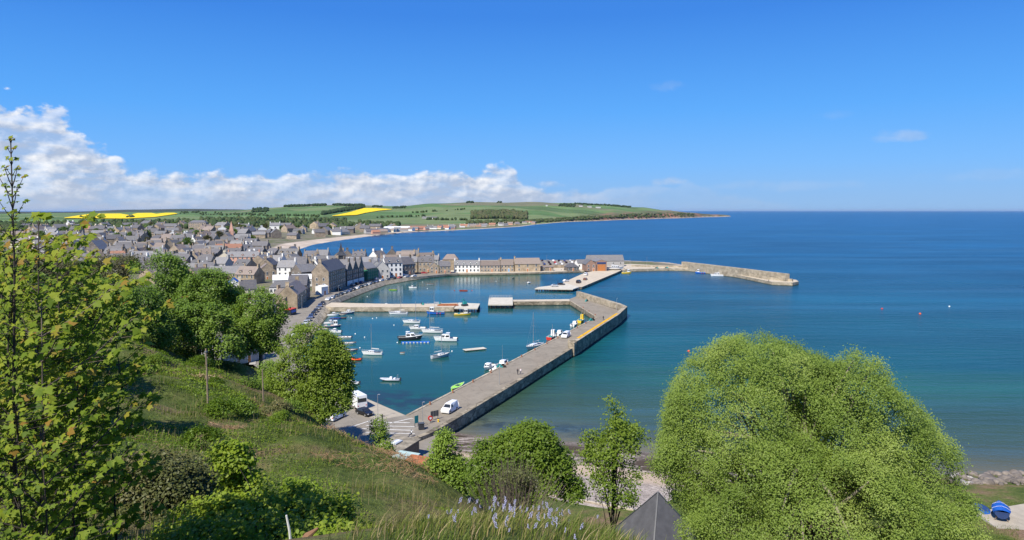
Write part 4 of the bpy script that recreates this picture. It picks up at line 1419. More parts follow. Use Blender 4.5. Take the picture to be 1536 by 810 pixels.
# --- the town just behind the street
tw = thing('clock_tower', (-113, 462, 2.2), 0.2, 'stone clock tower with a dark louvred belfry and thin spire', 'tower')
MB().box((0, 0, 5), (4.8, 4.8, 10), 'tan_stone').box((0, 0, 10.15), (5.4, 5.4, 0.4), 'tan_stone').build('shaft', tw)
b_ = MB().box((0, 0, 11.5), (4.4, 4.4, 2.3), 'charcoal').build('belfry', tw)
for k in range(4):
    f = MB().tube([(0, -2.45, 8.4), (0, -2.5, 8.4)], 0.95, 'white_paint', 16).build('clock_face', tw)
    f.rotation_euler = (0, 0, k * math.pi / 2)
MB().add([(-2.6, -2.6, 12.66), (2.6, -2.6, 12.66), (2.6, 2.6, 12.66), (-2.6, 2.6, 12.66), (-1.0, -1.0, 14.9), (1.0, -1.0, 14.9), (1.0, 1.0, 14.9), (-1.0, 1.0, 14.9), (0, 0, 21)],
         [(0, 1, 5, 4), (1, 2, 6, 5), (2, 3, 7, 6), (3, 0, 4, 7), (4, 5, 8), (5, 6, 8), (6, 7, 8), (7, 4, 8)], 'charcoal').build('spire', tw)
tw.scale = (1.3, 1.3, 1.06)
BUILT.append((-113, 462, 9))
BUILT.append((-107, 440, 9))
TG = 'old town buildings behind the harbour street'
px_house('long_house', 'long tan building with a grey roof left of the clock tower', 486, 405, 19, 9, 4, eave=6.8, ridge=10, wallm='tan_stone', roofm='slate', wins=7, chim=(-1, 1), group=TG)
px_house('long_house', 'long pale brown building with a low slate roof right of the clock tower', 540, 404.5, 25, 9, 6, eave=5.6, ridge=9, wallm='tan_stone', roofm='slate', wins=8, chim=(1,), group=TG)
px_house('stone_house', 'tall dormered house with end chimneys on the skyline right of the clock tower', 538, 401, 10, 9, 3, eave=8.5, ridge=12, wallm='house_stone', roofm='slate_dark', wins=3, chim=(-1, 1), dormers=2, group=TG)
px_house('stone_house', 'long slate-roofed house with thin end chimneys behind the white house with navy trim', 585, 402, 15, 9, 3, eave=6.0, ridge=9.6, wallm='house_stone', roofm='slate_brown', wins=4, chim=(-1, 1), group=TG)
px_house('cream_house', 'cream gabled house between the white-roofed hall and the tall stone block', 471, 418, 7.0, 12, 16, eave=6, ridge=10, wallm='harl_cream', roofm='slate', axis='y', wins=2, chim=(1,), group=TG)
px_house('white_roofed_hall', 'long low hall with a bright white roof behind the tan corner house', 440, 430.5, 22, 15, 18, eave=4.2, ridge=6.4, wallm='harl_white', roofm='white_roof', floors=1, wins=6, chim=(), cat='hall', group=TG)
px_house('white_house', 'low white building with a row of dark windows left of the tan corner house', 421, 442, 11, 8, 12, eave=4.0, ridge=6.6, wallm='harl_white', roofm='slate', floors=1, wins=6, chim=(), hip=2.4, group=TG)
px_house('stone_house', 'brown stone house half hidden by the round street tree', 417, 464, 9, 9, -28, eave=5, ridge=8.6, wallm='tan_stone', roofm='slate_brown', wins=2, chim=(-1, 1), group=TG)
px_house('white_house', 'white gabled house with a tall chimney above the round street tree', 374, 449, 8, 10, 28, eave=5.2, ridge=9, wallm='harl_cream', roofm='slate_dark', axis='x', wins=3, chim=(-1,), group=TG)
px_house('grey_house', 'grey house with bright blue panels on its roof above the trees', 351, 444, 9, 10, 20, eave=4.8, ridge=8.6, wallm='harl_white', roofm='tarp_blue', axis='y', wins=2, chim=(), group=TG)
px_house('stone_house', 'wide tan house with a dark panelled roof facing the tree tops', 340, 421.5, 21, 9, 8, eave=4.8, ridge=8.8, wallm='tan_stone', roofm='slate', wins=5, chim=(1,), group=TG)
px_house('white_house', 'long white house with dark windows just above the tallest round tree', 288, 415, 13, 8, 10, eave=5.0, ridge=8.4, wallm='harl_white', roofm='slate', wins=5, chim=(-1, 1), group=TG)
px_house('stone_house', 'brown stone house with a wide gable left of the white-roofed hall', 401, 420, 11, 10, 24, eave=5.5, ridge=10, wallm='house_stone', roofm='slate_brown', axis='y', wins=3, chim=(1,), group=TG)
px_house('tan_terrace', 'large pinkish tan terrace with tall chimneys in the middle of the town', 364, 400, 24, 10, 5, eave=7.6, ridge=11.4, wallm='pink_wall', roofm='slate', floors=3, wins=7, chim=(-1, 1), dormers=3, group=TG)
px_house('tan_house', 'tan double-gabled house below the red spire', 342, 385.5, 24, 12, 10, eave=7, ridge=12, wallm='tan_stone', roofm='tile_red', axis='x', wins=6, chim=(-1, 1), dormers=3, group=TG)
px_house('roadside_cottage', 'grey cottage under the round street tree at the foot of the slope', 366, 545, 15, 8, 62, z=2.4, eave=4.6, ridge=7.8, wallm='harl_grey', roofm='slate', wins=4, chim=(-1, 1), group=TG)
px_house('cream_house', 'cream house front with a pale roof beside the red-awning stall', 402, 478, 9, 8, 62, z=2.2, eave=4.8, ridge=7.6, wallm='harl_cream', roofm='slate', wins=3, chim=(1,), group=TG)
# church with the red spire
p = gp(354, 365, 3)
ch = thing('church', (p.x, p.y, 3), 0.3, 'church with a slim reddish spire rising over the town roofs', 'church')
MB().box((-5, 0, 8), (5, 5, 16), 'pink_wall').build('tower', ch)
MB().add([(-7.6, -2.6, 16), (-2.4, -2.6, 16), (-2.4, 2.6, 16), (-7.6, 2.6, 16), (-5, 0, 29)], [(0, 1, 4), (1, 2, 4), (2, 3, 4), (3, 0, 4)], 'pink_wall').build('spire', ch)
MB().add([(-2, -5, 0), (18, -5, 0), (18, 5, 0), (-2, 5, 0), (-2, -5, 7), (18, -5, 7), (18, 5, 7), (-2, 5, 7), (-2, 0, 12), (18, 0, 12)], [(0, 1, 5, 4), (1, 2, 6, 9, 5), (2, 3, 7, 6), (3, 0, 4, 8, 7)], 'pink_wall').build('wall', ch)
MB().add([(-2.2, -5.4, 6.8), (18.2, -5.4, 6.8), (18.2, 0, 12.2), (-2.2, 0, 12.2), (18.2, 5.4, 6.8), (-2.2, 5.4, 6.8)], [(0, 1, 2, 3), (2, 4, 5, 3)], 'slate').build('roof', ch)
BUILT.append((p.x + 3, p.y, 14))
# grey church with two pale gables at the left edge of the town
p = gp(128, 384, 4)
ch = thing('church', (p.x, p.y, 4), 0.15, 'grey church with a short spire and two slate gables, left of the town', 'church')
for k, x in enumerate((-8, 9)):
    MB().add([(x - 7, -8, 0), (x + 7, -8, 0), (x + 7, 14, 0), (x - 7, 14, 0), (x - 7, -8, 6), (x + 7, -8, 6), (x + 7, 14, 6), (x - 7, 14, 6), (x, -8, 14), (x, 14, 14)], [(0, 1, 5, 8, 4), (1, 2, 6, 5), (2, 3, 7, 9, 6), (3, 0, 4, 7)], 'dark_stone').build('wall', ch)
    MB().add([(x - 7.4, -8.3, 5.8), (x, -8.3, 14.2), (x, 14.3, 14.2), (x - 7.4, 14.3, 5.8), (x + 7.4, -8.3, 5.8), (x + 7.4, 14.3, 5.8)], [(1, 0, 3, 2), (4, 1, 2, 5)], 'slate').build('roof', ch)
MB().box((0.5, -4, 8), (4.5, 4.5, 16), 'dark_stone').build('tower', ch)
MB().add([(-2, -6.5, 16), (3, -6.5, 16), (3, -1.5, 16), (-2, -1.5, 16), (.5, -4, 24)], [(0, 1, 4), (1, 2, 4), (2, 3, 4), (3, 0, 4)], 'slate_dark').build('spire', ch)
BUILT.append((p.x, p.y, 18))
# the tall block far back in the town
px_house('tall_block', 'tall square grey-brown block standing above the far roofs', 296, 347.5, 30, 22, 12, z=6, eave=17, ridge=21, wallm='house_stone', roofm='slate', floors=4, wins=8, chim=(-1, 1), hip=6, win_w=1.6)

# --- rows of roofs filling the town
rng = random.Random(11)
WALLN = {'house_stone': 'brown stone', 'dark_stone': 'dark stone', 'harl_grey': 'grey', 'harl_white': 'white', 'harl_cream': 'cream', 'tan_stone': 'tan stone'}
ROOFN = {'slate': 'grey roof', 'slate_dark': 'dark roof', 'slate_brown': 'brown roof', 'tile_red': 'red roof'}
PROTO = []
for i, (wm, rm, w, d, e, r, ax_, dm, nw) in enumerate([
        ('house_stone', 'slate', 13, 8, 5.4, 9.0, 'x', 2, 4), ('house_stone', 'slate_dark', 11, 8.5, 5.6, 9.4, 'x', 0, 3), ('dark_stone', 'slate_dark', 14, 8, 6.0, 9.8, 'x', 2, 4), ('harl_grey', 'slate', 10, 8, 5.0, 8.4, 'x', 0, 3),
        ('harl_white', 'slate', 11, 8, 4.9, 8.2, 'x', 0, 3), ('harl_cream', 'slate', 10, 8, 5.2, 8.8, 'y', 0, 2), ('tan_stone', 'slate_brown', 12, 8.5, 5.6, 9.6, 'x', 2, 4), ('house_stone', 'slate_brown', 9, 11, 5.6, 10, 'y', 0, 2),
        ('tan_stone', 'slate', 15, 8, 5.6, 9.2, 'x', 3, 5), ('dark_stone', 'slate', 9, 11, 6.2, 10.8, 'y', 0, 2), ('harl_white', 'slate_dark', 9, 9, 4.8, 8.6, 'y', 0, 2), ('house_stone', 'tile_red', 11, 8, 5, 8.8, 'x', 0, 3)]):
    for rich in (True, False):
        t = thing('town_house', (-400, 700, -60), 0, 'x', 'house', 'roofs of the old town')
        house_parts(t, w, d, e, r, wm, rm, ax_, chim=(-1, 1) if i % 3 else (1,), wins=nw if rich else 0, dormers=dm if rich else 0, door=False, gable_wins=0)
        for o in t.children:
            o.location = o.location
        note(t)
        PROTO.append((t, wm, rm, w, d, rich))
spots = []
Y = 405.0
while Y < 1560:
    step = Y * 0.040
    x = -0.72 * Y + rng.uniform(0, 20)
    xmax = 80.0
    while x < xmax:
        idx = rng.choices(range(12), [14, 14, 10, 8, 6, 4, 9, 9, 8, 8, 4, 1])[0]
        wsc = 1.12 if Y < 700 else 1.12 + (Y - 700) / 800
        w = PROTO[idx * 2][3] * wsc
        xx, yy = x + w / 2, Y + rng.uniform(-0.4, 0.4) * step
        x += w + rng.choice([1.5, 2.5, 4, 7, 14]) * wsc
        px = 768 + FPX * xx / yy
        if px < 20 or px > 660:
            continue
        if yy < 470 and px < 225:
            continue
        if px < 105 and yy < 620:
            continue
        sd = float(coast_sd(np.array([xx]), np.array([yy]))[0])
        need = float(np.interp(yy, [300, 560, 640, 900, 1200, 1500, 1700], [16, 14, 27, 46, 38, 26, 18]))
        if sd < need:
            continue
        if any((xx - a) ** 2 + (yy - b) ** 2 < (c + w * 0.5) ** 2 for a, b, c in BUILT):
            continue
        if yy > 900 and rng.random() < 0.32:
            continue
        if yy > 1250 and rng.random() < 0.3:
            continue
        spots.append([xx, yy, idx, wsc, px])
    Y += step
print('town spots', len(spots))
if len(spots) > 266:
    spots = rng.sample(spots, 266)
spots.sort(key=lambda s: (s[1], s[0]))
LAND = [('near the clock tower', 510, 460), ('by the red-spired church', 354, 640), ('by the two-gabled grey church', 128, 640), ('round the tall square block', 296, 1050), ('near the white-roofed hall', 440, 420),
        ('near the long white house above the trees', 288, 470), ('behind the curving beach', 430, 720), ('at the far end of the beach', 500, 1150), ('below the left yellow field', 150, 1200), ('along the far left of the town', 60, 900),
        ('in the middle of the roofs', 230, 720), ('in the far middle of the town', 380, 1000), ('below the wooded hill', 430, 1400)]
GROUPED = {}
for s in spots:
    xx, yy, idx, wsc, px = s
    t, wm, rm, w, d, rich = PROTO[idx * 2 + (0 if yy < 640 else 1)]
    zone = min(LAND, key=lambda k: ((k[1] - px) / 100) ** 2 + (math.log(k[2] / yy) * 3) ** 2)[0]
    GROUPED.setdefault((WALLN[wm], ROOFN[rm], zone), []).append(s)
for (wn_, rn_, zone), lst in GROUPED.items():
    lst.sort(key=lambda s: s[4])
    for k, (xx, yy, idx, wsc, px) in enumerate(lst):
        t, wm, rm, w, d, rich = PROTO[idx * 2 + (0 if yy < 640 else 1)]
        rot = rng.choice([0, 0, 0.15, -0.2, 0.35, 0.5]) + rng.uniform(-0.08, 0.08)
        if rng.random() < 0.22:
            rot += math.pi / 2
        if rng.random() < 0.3:
            rot -= 0.5
        z = max(lz(xx, yy), 1.2) - 0.2
        if len(lst) == 1:
            lab = f'{wn_} house, {rn_}, only one {zone}'
        else:
            lab = f'{wn_} house, {rn_}, {ORD[min(k, 19)]} from left {zone}'
        sz = rng.uniform(0.86, 1.2)
        o = dup(t, (xx, yy, z), rot, lab, 'roofs of the old town', (wsc * rng.uniform(0.88, 1.12), wsc * rng.uniform(0.92, 1.1), sz * (1 + (wsc - 1) * 0.35)))
for t, *_ in PROTO:          # the patterns themselves leave the scene
    for k in KIDS.get(t.name, []):
        for kk in KIDS.get(k.name, []):
            bpy.data.objects.remove(kk)
        bpy.data.objects.remove(k)
    bpy.data.objects.remove(t)

# --- along the bay and on the far hill: a few pale buildings
far = [(598, 346.0, 60, 14, 'white_roof', 'harl_white', 'long low white-roofed pavilion at the far side of the bay'), (622, 345.4, 55, 14, 'tile_red', 'pink_wall', 'long pink building with a reddish roof beside the bay pavilion'),
       (512, 352, 40, 14, 'slate', 'harl_cream', 'long cream block above the far end of the beach'), (487, 351.5, 38, 14, 'slate', 'harl_white', 'long white block above the far end of the beach'), (520, 349.5, 36, 12, 'slate_brown', 'tan_stone', 'long tan block with a brown roof behind the far beach'),
       (645, 344.2, 24, 10, 'slate', 'harl_white', 'white house right of the pink building by the bay'), (662, 343.0, 20, 10, 'slate_dark', 'tan_stone', 'tan house with a dark roof by the far bay shore'), (678, 342.2, 26, 10, 'slate', 'harl_cream', 'cream house left of centre on the far bay shore'),
       (694, 341.4, 22, 10, 'tile_red', 'harl_white', 'white house with a red roof on the far bay shore'), (708, 340.8, 30, 10, 'slate', 'harl_grey', 'grey house in the middle of the far bay shore'), (724, 340.0, 24, 10, 'slate_brown', 'pink_wall', 'pink house on the far bay shore under the brown wood'),
       (738, 339.4, 34, 10, 'tile_red', 'tan_stone', 'tan house with a red roof on the far bay shore'), (752, 338.8, 26, 10, 'slate', 'harl_white', 'white house at the middle of the far bay shore, right of a tan one'), (765, 337.6, 30, 11, 'slate_brown', 'pink_wall', 'last pink house at the right of the far bay shore'),
       (577, 349.0, 34, 12, 'slate', 'harl_white', 'white row left of the low bay pavilion'), (560, 350.4, 28, 12, 'slate_dark', 'harl_grey', 'grey row above the stream mouth left of the bay pavilion')]
for px, py, w, d, rm, wm, lab in far:
    p = gp(px, py, 3.5)
    z = lz(p.x, p.y)
    px_house('bay_house', lab, px, py - 0.3, w * (.55 if px > 640 else 1), d, 12 + (px * 37 % 50) - 25 * (px > 640), z=max(z, 3), group='buildings along the far bay', eave=4.6, ridge=8.6, wallm=wm, roofm=rm, floors=2, wins=0, chim=(-1, 1) if w < 40 else (), oh=0.5)
rb = random.Random(8)
BAYPOS = [f'{ORD[k]} from the {a}' for a, n_ in (('pavilion end', 19),) for k in range(n_)] + [f'{ORD[k]} from the headland end' for k in range(18, -1, -1)]
bay = sorted(rb.uniform(560, 800) for _ in range(38))
for i, px in enumerate(bay):
    py = np.interp(px, [541, 573, 614, 666, 720, 778, 805], [356, 352, 348, 346, 343.4, 340, 336.5]) - rb.uniform(1.5, 4.2)
    p = gp(px, py, 5)
    wm = rb.choice(['harl_white', 'harl_cream', 'tan_stone', 'harl_grey', 'pink_wall'])
    rm = rb.choice(['slate', 'slate', 'slate_brown', 'tile_red'])
    px_house('shore_house', f'small {dict(WALLN, pink_wall="pink")[wm]} house on the far bay shore, {BAYPOS[i]}', px, py, rb.uniform(9, 17), 9, rb.uniform(-40, 40), z=max(lz(p.x, p.y), 3), group='little houses along the far bay shore', eave=3.6, ridge=7.2, wallm=wm, roofm=rm, floors=1, wins=0, chim=())
for px, Y, w, lab in ((640, 2500, 50, 'farm steading of low grey roofs on the green hill'), (652, 2510, 34, 'small white farm house beside the hill steading'), (884, 4000, 40, 'white house near the hill top above the headland'),
                      (871, 3950, 30, 'little white cottage left of the hilltop house'), (897, 4050, 44, 'long white farm building right of the hilltop house'), (820, 3700, 14, 'tiny white cottage alone on the green hill')):
    x = (px - 768) / FPX * Y
    t = thing('farm_building', (x, Y, lz(x, Y) + 0.4), 0.1, lab, 'farmhouse', 'farms on the far hill')
    house_parts(t, w * .62, 10, 4, 8, 'harl_white' if 'white' in lab else 'harl_grey', 'slate', wins=0, chim=(), door=False)
# ------------------------------------------------------------------ trees, bushes, grass
leafmat('leaf_dense', [(0.0, (0.065, 0.12, 0.014)), (0.5, (0.125, 0.205, 0.024)), (1.0, (0.20, 0.285, 0.036))], 0.35)
leafmat('leaf_lime', [(0.0, (0.095, 0.16, 0.016)), (0.5, (0.155, 0.23, 0.024)), (1.0, (0.22, 0.29, 0.036))], 0.45)
leafmat('leaf_willow', [(0.0, (0.135, 0.20, 0.030)), (0.5, (0.205, 0.285, 0.048)), (1.0, (0.295, 0.36, 0.085))], 0.38)
leafmat('leaf_maple', [(0.0, (0.07, 0.125, 0.012)), (0.45, (0.165, 0.235, 0.02)), (0.8, (0.27, 0.31, 0.03)), (1.0, (0.30, 0.18, 0.035))], 0.45, 0.55, 0.15)
leafmat('leaf_bramble', [(0.0, (0.10, 0.165, 0.013)), (0.5, (0.19, 0.275, 0.022)), (1.0, (0.275, 0.335, 0.032))], 0.45)
leafmat('leaf_twiggy', [(0.0, (0.07, 0.06, 0.025)), (0.5, (0.085, 0.085, 0.028)), (1.0, (0.10, 0.115, 0.03))], 0.25)
leafmat('leaf_ivy', [(0.0, (0.06, 0.075, 0.018)), (0.5, (0.10, 0.105, 0.028)), (1.0, (0.16, 0.13, 0.045))], 0.2)
leafmat('grass_blade', [(0.0, (0.06, 0.10, 0.015)), (0.35, (0.12, 0.165, 0.026)), (0.62, (0.18, 0.20, 0.045)), (0.8, (0.30, 0.24, 0.11)), (1.0, (0.42, 0.32, 0.19))], 0.3, 0.6, 0.2)
leafmat('wood_far', [(0.0, (0.026, 0.045, 0.022)), (0.5, (0.05, 0.075, 0.028)), (0.8, (0.08, 0.085, 0.04)), (1.0, (0.10, 0.09, 0.05))], 0.0, 0.9, 0.05)
flat('bark', (0.13, 0.105, 0.08), 0.9, 0.35, 6, 0.15, bmp=0.03)
flat('bark_pale', (0.22, 0.19, 0.14), 0.9, 0.3, 6, 0.15, bmp=0.03)
flat('bark_dark', (0.05, 0.042, 0.035), 0.9, 0.3, 6, 0.15)
R = np.random.default_rng(5)
DIAMOND = np.array([(0, -.5, 0), (.30, 0.02, .07), (0, .55, -.04), (-.30, 0.02, .07)], float)
half = [(0.16, 0.0), (0.45, 0.06), (0.34, 0.20), (0.60, 0.46), (0.30, 0.50), (0.20, 0.66)]
outl = [(0, 0.05)] + half + [(0, 1.0)] + [(-a, b) for a, b in half[::-1]]
MAPLE = np.array([(0, 0.34, 0.0)] + [(a, b, -0.22 * a * a * 2 - 0.10 * (b - .3) ** 2 + (0.05 if i % 2 else 0)) for i, (a, b) in enumerate(outl)], float)
MAPLE[:, 1] -= 0.1
MAPLE_F = np.array([(0, i, i + 1) for i in range(1, len(outl))] + [(0, len(outl), 1)])
OVAL = np.array([(0, -.5, 0), (.24, -.2, .05), (.26, .15, .05), (0, .5, -.06), (-.26, .15, .05), (-.24, -.2, .05)], float)


def unit(a):
    return a / (np.linalg.norm(a, axis=-1, keepdims=True) + 1e-9)


def scatter(P, Nn, size, tmpl, rng_, along=None):
    """place a leaf template at every point; along = direction of the leaf's length"""
    n = len(P)
    Nn = unit(Nn)
    if along is None:
        along = rng_.normal(size=(n, 3))
    t = unit(along - Nn * (along * Nn).sum(1, keepdims=True))
    b = np.cross(t, Nn)
    sz = np.asarray(size)[:, None, None] if np.ndim(size) else size
    L = tmpl[None] * sz
    return (P[:, None] + L[:, :, 0:1] * b[:, None] + L[:, :, 1:2] * t[:, None] + L[:, :, 2:3] * Nn[:, None]).reshape(-1, 3)


def leaf_mesh(name, P, Nn, size, mat, tint, parent=None, tmpl=DIAMOND, faces=None, along=None, rng_=R):
    V = scatter(P, Nn, size, tmpl, rng_, along)
    k = len(tmpl)
    faces = np.arange(k)[None] if faces is None else faces
    Fc = (np.arange(len(P))[:, None, None] * k + faces[None]).reshape(-1, faces.shape[1])
    return mesh_np(name, V, Fc, mat, parent, np.repeat(np.clip(tint, 0, 1), k))


def crown_points(lobes, ncl, rng_, gap=0.3, inner=0.25, gs=1.3, rough=0.16, low=-0.55):
    L = np.array(lobes, float)
    w = L[:, 3] * L[:, 5]
    w = w / w.sum()
    out_p, out_n = [], []
    tot = 0
    while tot < ncl:
        m = ncl * 2
        i = rng_.choice(len(L), m, p=w)
        d = unit(rng_.normal(size=(m, 3)))
        d = d[(d[:, 2] > low)]
        i = i[:len(d)]
        r = 1 + rough * vnoise(d[:, 0] * 2.6 + i * 7.1, d[:, 2] * 2.6 + d[:, 1] * 2.1, 3) + rough * 0.6 * vnoise(d[:, 0] * 6 + i * 3.3, d[:, 2] * 6 - d[:, 1] * 5, 4)
        inn = rng_.random(len(d)) < inner
        r = np.where(inn, r * rng_.uniform(0.4, 0.92, len(d)), r)
        p = L[i, :3] + d * L[i, 3:6] * r[:, None]
        ok = np.ones(len(d), bool)
        for j in range(len(L)):
            q = (((p - L[j, :3]) / L[j, 3:6]) ** 2).sum(1)
            ok &= ~((i != j) & (q < 0.62) & ~inn)
        g = vnoise(p[:, 0] / gs + p[:, 2] * 0.37 / gs, p[:, 2] / gs - p[:, 1] * 0.8 / gs, 8) + 0.5 * vnoise(p[:, 0] * 2.3 / gs, (p[:, 2] + p[:, 1]) * 2.3 / gs, 9)
        ok &= g > (-0.75 + gap * 1.6) * 0.8
        out_p.append(p[ok])
        out_n.append(d[ok])
        tot += ok.sum()
    return np.concatenate(out_p)[:ncl], np.concatenate(out_n)[:ncl]


def crown(name, lobes, ncl, nleaf, crad, lsize, mat, parent=None, seed=1, gap=0.3, inner=0.25, gs=1.3, rough=0.16, low=-0.55, flatn=0.6, tint=0.45, tvar=0.22, tmpl=DIAMOND, local=None):
    rng_ = np.random.default_rng(seed)
    P, D = crown_points(lobes, ncl, rng_, gap, inner, gs, rough, low)
    ct = tint + tvar * vnoise(P[:, 0] / (gs * 2), P[:, 2] / (gs * 2) + P[:, 1] / (gs * 3), 12) + rng_.normal(0, 0.08, len(P))
    off = rng_.normal(size=(len(P), nleaf, 3)) * crad * np.array([1, 1, flatn])
    Q = (P[:, None] + off).reshape(-1, 3)
    Dn = np.repeat(D, nleaf, 0)
    Nn = Dn * 0.45 + np.array([-.22, -.32, 0.55]) + rng_.normal(size=Q.shape) * 0.38
    if local is not None:
        Q = Q - np.array(local)
    sz = lsize * rng_.uniform(0.65, 1.3, len(Q))
    return leaf_mesh(name, Q, Nn, sz, mat, np.repeat(ct, nleaf) + rng_.normal(0, 0.13, len(Q)), parent, tmpl, rng_=rng_), P


def limbs(name, base, P, parent, r0, mat='bark', seed=1, n=14, fork=0.45, local=(0, 0, 0), lean=0.0):
    """trunk and boughs from the base to spots of the crown"""
    rng_ = random.Random(seed)
    loc = Vector(local)
    base = Vector(base) - loc
    c = Vector(P.mean(0)) - loc
    top = base.lerp(c, 1.25)
    mb = MB()
    mid_ = base.lerp(c, 0.5) + Vector((rng_.uniform(-.1, .1), rng_.uniform(-.1, .1), 0)) * (c - base).length
    mb.tube([base - Vector((0, 0, 0.5)), base.lerp(mid_, .5), mid_, c, top], [r0 * 1.25, r0, r0 * .8, r0 * .55, r0 * .15], mat, 8)
    for k in range(n):
        e = Vector(P[rng_.randrange(len(P))]) - loc
        f = rng_.uniform(fork * .7, 1.0)
        s = base.lerp(mid_, f * 2) if f < .5 else mid_.lerp(c, f * 2 - 1)
        m_ = s.lerp(e, .5) + Vector((0, 0, (e - s).length * .10))
        r = r0 * rng_.uniform(.22, .42)
        mb.tube([s, m_, e.lerp(m_, .06)], [r, r * .6, r * .15], mat, 5)
    return mb.build(name, parent, smooth=True)


def lobes_px(lst, Y, thick=0.85):
    out = []
    for l in lst:
        px, py, rx, ry = l[:4]
        dy = l[4] if len(l) > 4 else 0.0
        p = dp(px, py, Y + dy)
        s = (Y + dy) / FPX
        out.append((p.x, p.y, p.z, rx * s, rx * s * thick, ry * s * 1.02))
    return out


def tree(name, label, cat, lst, Y, base, mat, ncl, nleaf, crad, lsize, seed, r0=0.3, bark='bark', group=None, nl=14, **kw):
    lob = lobes_px(lst, Y)
    if base is None:
        lx, ly = lob[0][0], lob[0][1]
        base = (lx, ly, hz(lx, ly))
    t = thing(name, base, 0, label, cat, group)
    o, P = crown('crown', lob, ncl, nleaf, crad, lsize, mat, t, seed, local=base, **kw)
    limbs('trunk', base, P, t, r0, bark, seed, nl, local=base)
    return t


# big willow-like tree filling the lower right
tree('leafy_tree', 'huge round pale green tree on the slope filling the lower right', 'tree',
     [(1135, 640, 142, 132, 1), (1268, 664, 108, 124, -0.5), (1358, 735, 86, 108, -1), (1116, 745, 78, 112, -1.5), (1195, 790, 165, 140, -2.5), (1395, 800, 70, 84, -2), (1150, 580, 100, 68, 1), (1048, 640, 52, 62, 0.5), (1262, 612, 70, 68, 0.5), (1006, 690, 26, 34, -1)],
     40, (17.2, 39.5, hz(17.2, 39.5)), 'leaf_willow', 15500, 29, 0.24, 0.096, 21, r0=0.55, nl=110, bark='bark_pale', gap=0.25, inner=0.25, gs=1.0, rough=0.18, low=-0.75, flatn=0.75, tvar=0.45)
0 and tree('sapling', 'wispy pale sapling leaning out at the left edge of the huge pale green tree', 'tree', [(986, 676, 22, 20), (1010, 690, 22, 24), (1004, 660, 14, 14)], 34, tuple(dp(1065, 800, 34)), 'leaf_willow', 150, 16, 0.25, 0.11, 22, r0=0.09, bark='bark_pale', gap=0.3, inner=0.4, gs=0.8, tint=0.65)

# dense round trees on the left shoulder
MG = 'round trees on the left shoulder of the slope'
tree('round_tree', 'tallest dark round tree left of the pair above the grassy hump', 'tree', [(240, 428, 42, 48), (218, 460, 38, 40), (264, 455, 30, 40), (240, 490, 40, 34)], 112, None, 'leaf_dense', 1500, 14, 0.42, 0.34, 31, group=MG, gs=2.6, gap=0.28, r0=0.4)
tree('round_tree', 'dark round tree with a sunlit domed top in front of the brown roofs', 'tree', [(316, 440, 38, 34), (300, 455, 32, 30), (336, 462, 26, 30), (312, 482, 36, 28)], 110, None, 'leaf_dense', 1500, 14, 0.40, 0.32, 32, group=MG, gs=2.4, gap=0.28, r0=0.4, tint=0.5)
tree('round_tree', 'broad green tree below the domed one, its foot at the hump edge', 'tree', [(296, 500, 46, 40), (334, 520, 30, 30), (262, 490, 36, 36), (318, 482, 26, 24), (300, 532, 44, 18)], 100, None, 'leaf_dense', 1500, 14, 0.40, 0.32, 33, group=MG, gs=2.2, gap=0.3, r0=0.35, tint=0.55)
tree('round_tree', 'round green tree on a bare trunk beside the roadside cottage', 'tree', [(391, 476, 38, 39), (378, 500, 27, 27), (408, 500, 24, 27), (392, 518, 30, 16)], 108, (-38.6, 106, hz(-38.6, 106)), 'leaf_dense', 1700, 14, 0.38, 0.30, 34, group=MG, gs=2.2, gap=0.25, r0=0.32, tint=0.62)
tree('round_tree', 'mid green tree between the tallest round tree and the sycamore stems', 'tree', [(200, 468, 40, 40), (172, 490, 36, 38), (222, 502, 36, 30), (196, 520, 40, 24), (150, 505, 34, 34)], 92, None, 'leaf_dense', 1300, 14, 0.40, 0.32, 35, group=MG, gs=2.2, gap=0.3, r0=0.3, tint=0.4)
tree('round_tree', 'dark leafy tree low behind the sycamore stems', 'tree', [(130, 460, 46, 40), (95, 480, 40, 44), (165, 450, 34, 30)], 84, None, 'leaf_dense', 1300, 14, 0.42, 0.34, 36, group=MG, gs=2.4, gap=0.3, r0=0.3, tint=0.32)
tree('bare_tree', 'brownish tree only just coming into leaf, long crown along the far left hedge', 'tree', [(120, 415, 52, 26), (165, 408, 42, 24), (205, 402, 26, 20), (75, 425, 44, 28)], 128, None, 'leaf_twiggy', 1500, 14, 0.55, 0.30, 37, gs=3, gap=0.3, r0=0.3, bark='bark_dark', nl=40)
tree('bare_tree', 'brown twiggy tree at the far left edge behind the sycamore stems', 'tree', [(30, 420, 46, 40), (0, 440, 50, 50), (60, 440, 36, 34)], 110, None, 'leaf_twiggy', 1200, 14, 0.5, 0.30, 38, gs=3, gap=0.3, r0=0.3, bark='bark_dark', nl=40)
tree('lime_tree', 'bright lime green tree with a rounded crown at the quay side of the slope', 'tree', [(466, 545, 46, 56), (438, 585, 38, 42), (490, 588, 38, 46), (500, 548, 24, 38), (460, 612, 50, 28), (425, 605, 24, 26)], 74, (-21.5, 74, hz(-21.5, 74)), 'leaf_lime', 4200, 14, 0.28, 0.22, 41, gs=1.3, gap=0.30, inner=0.3, r0=0.22, bark='bark_dark', nl=26, tint=0.72)
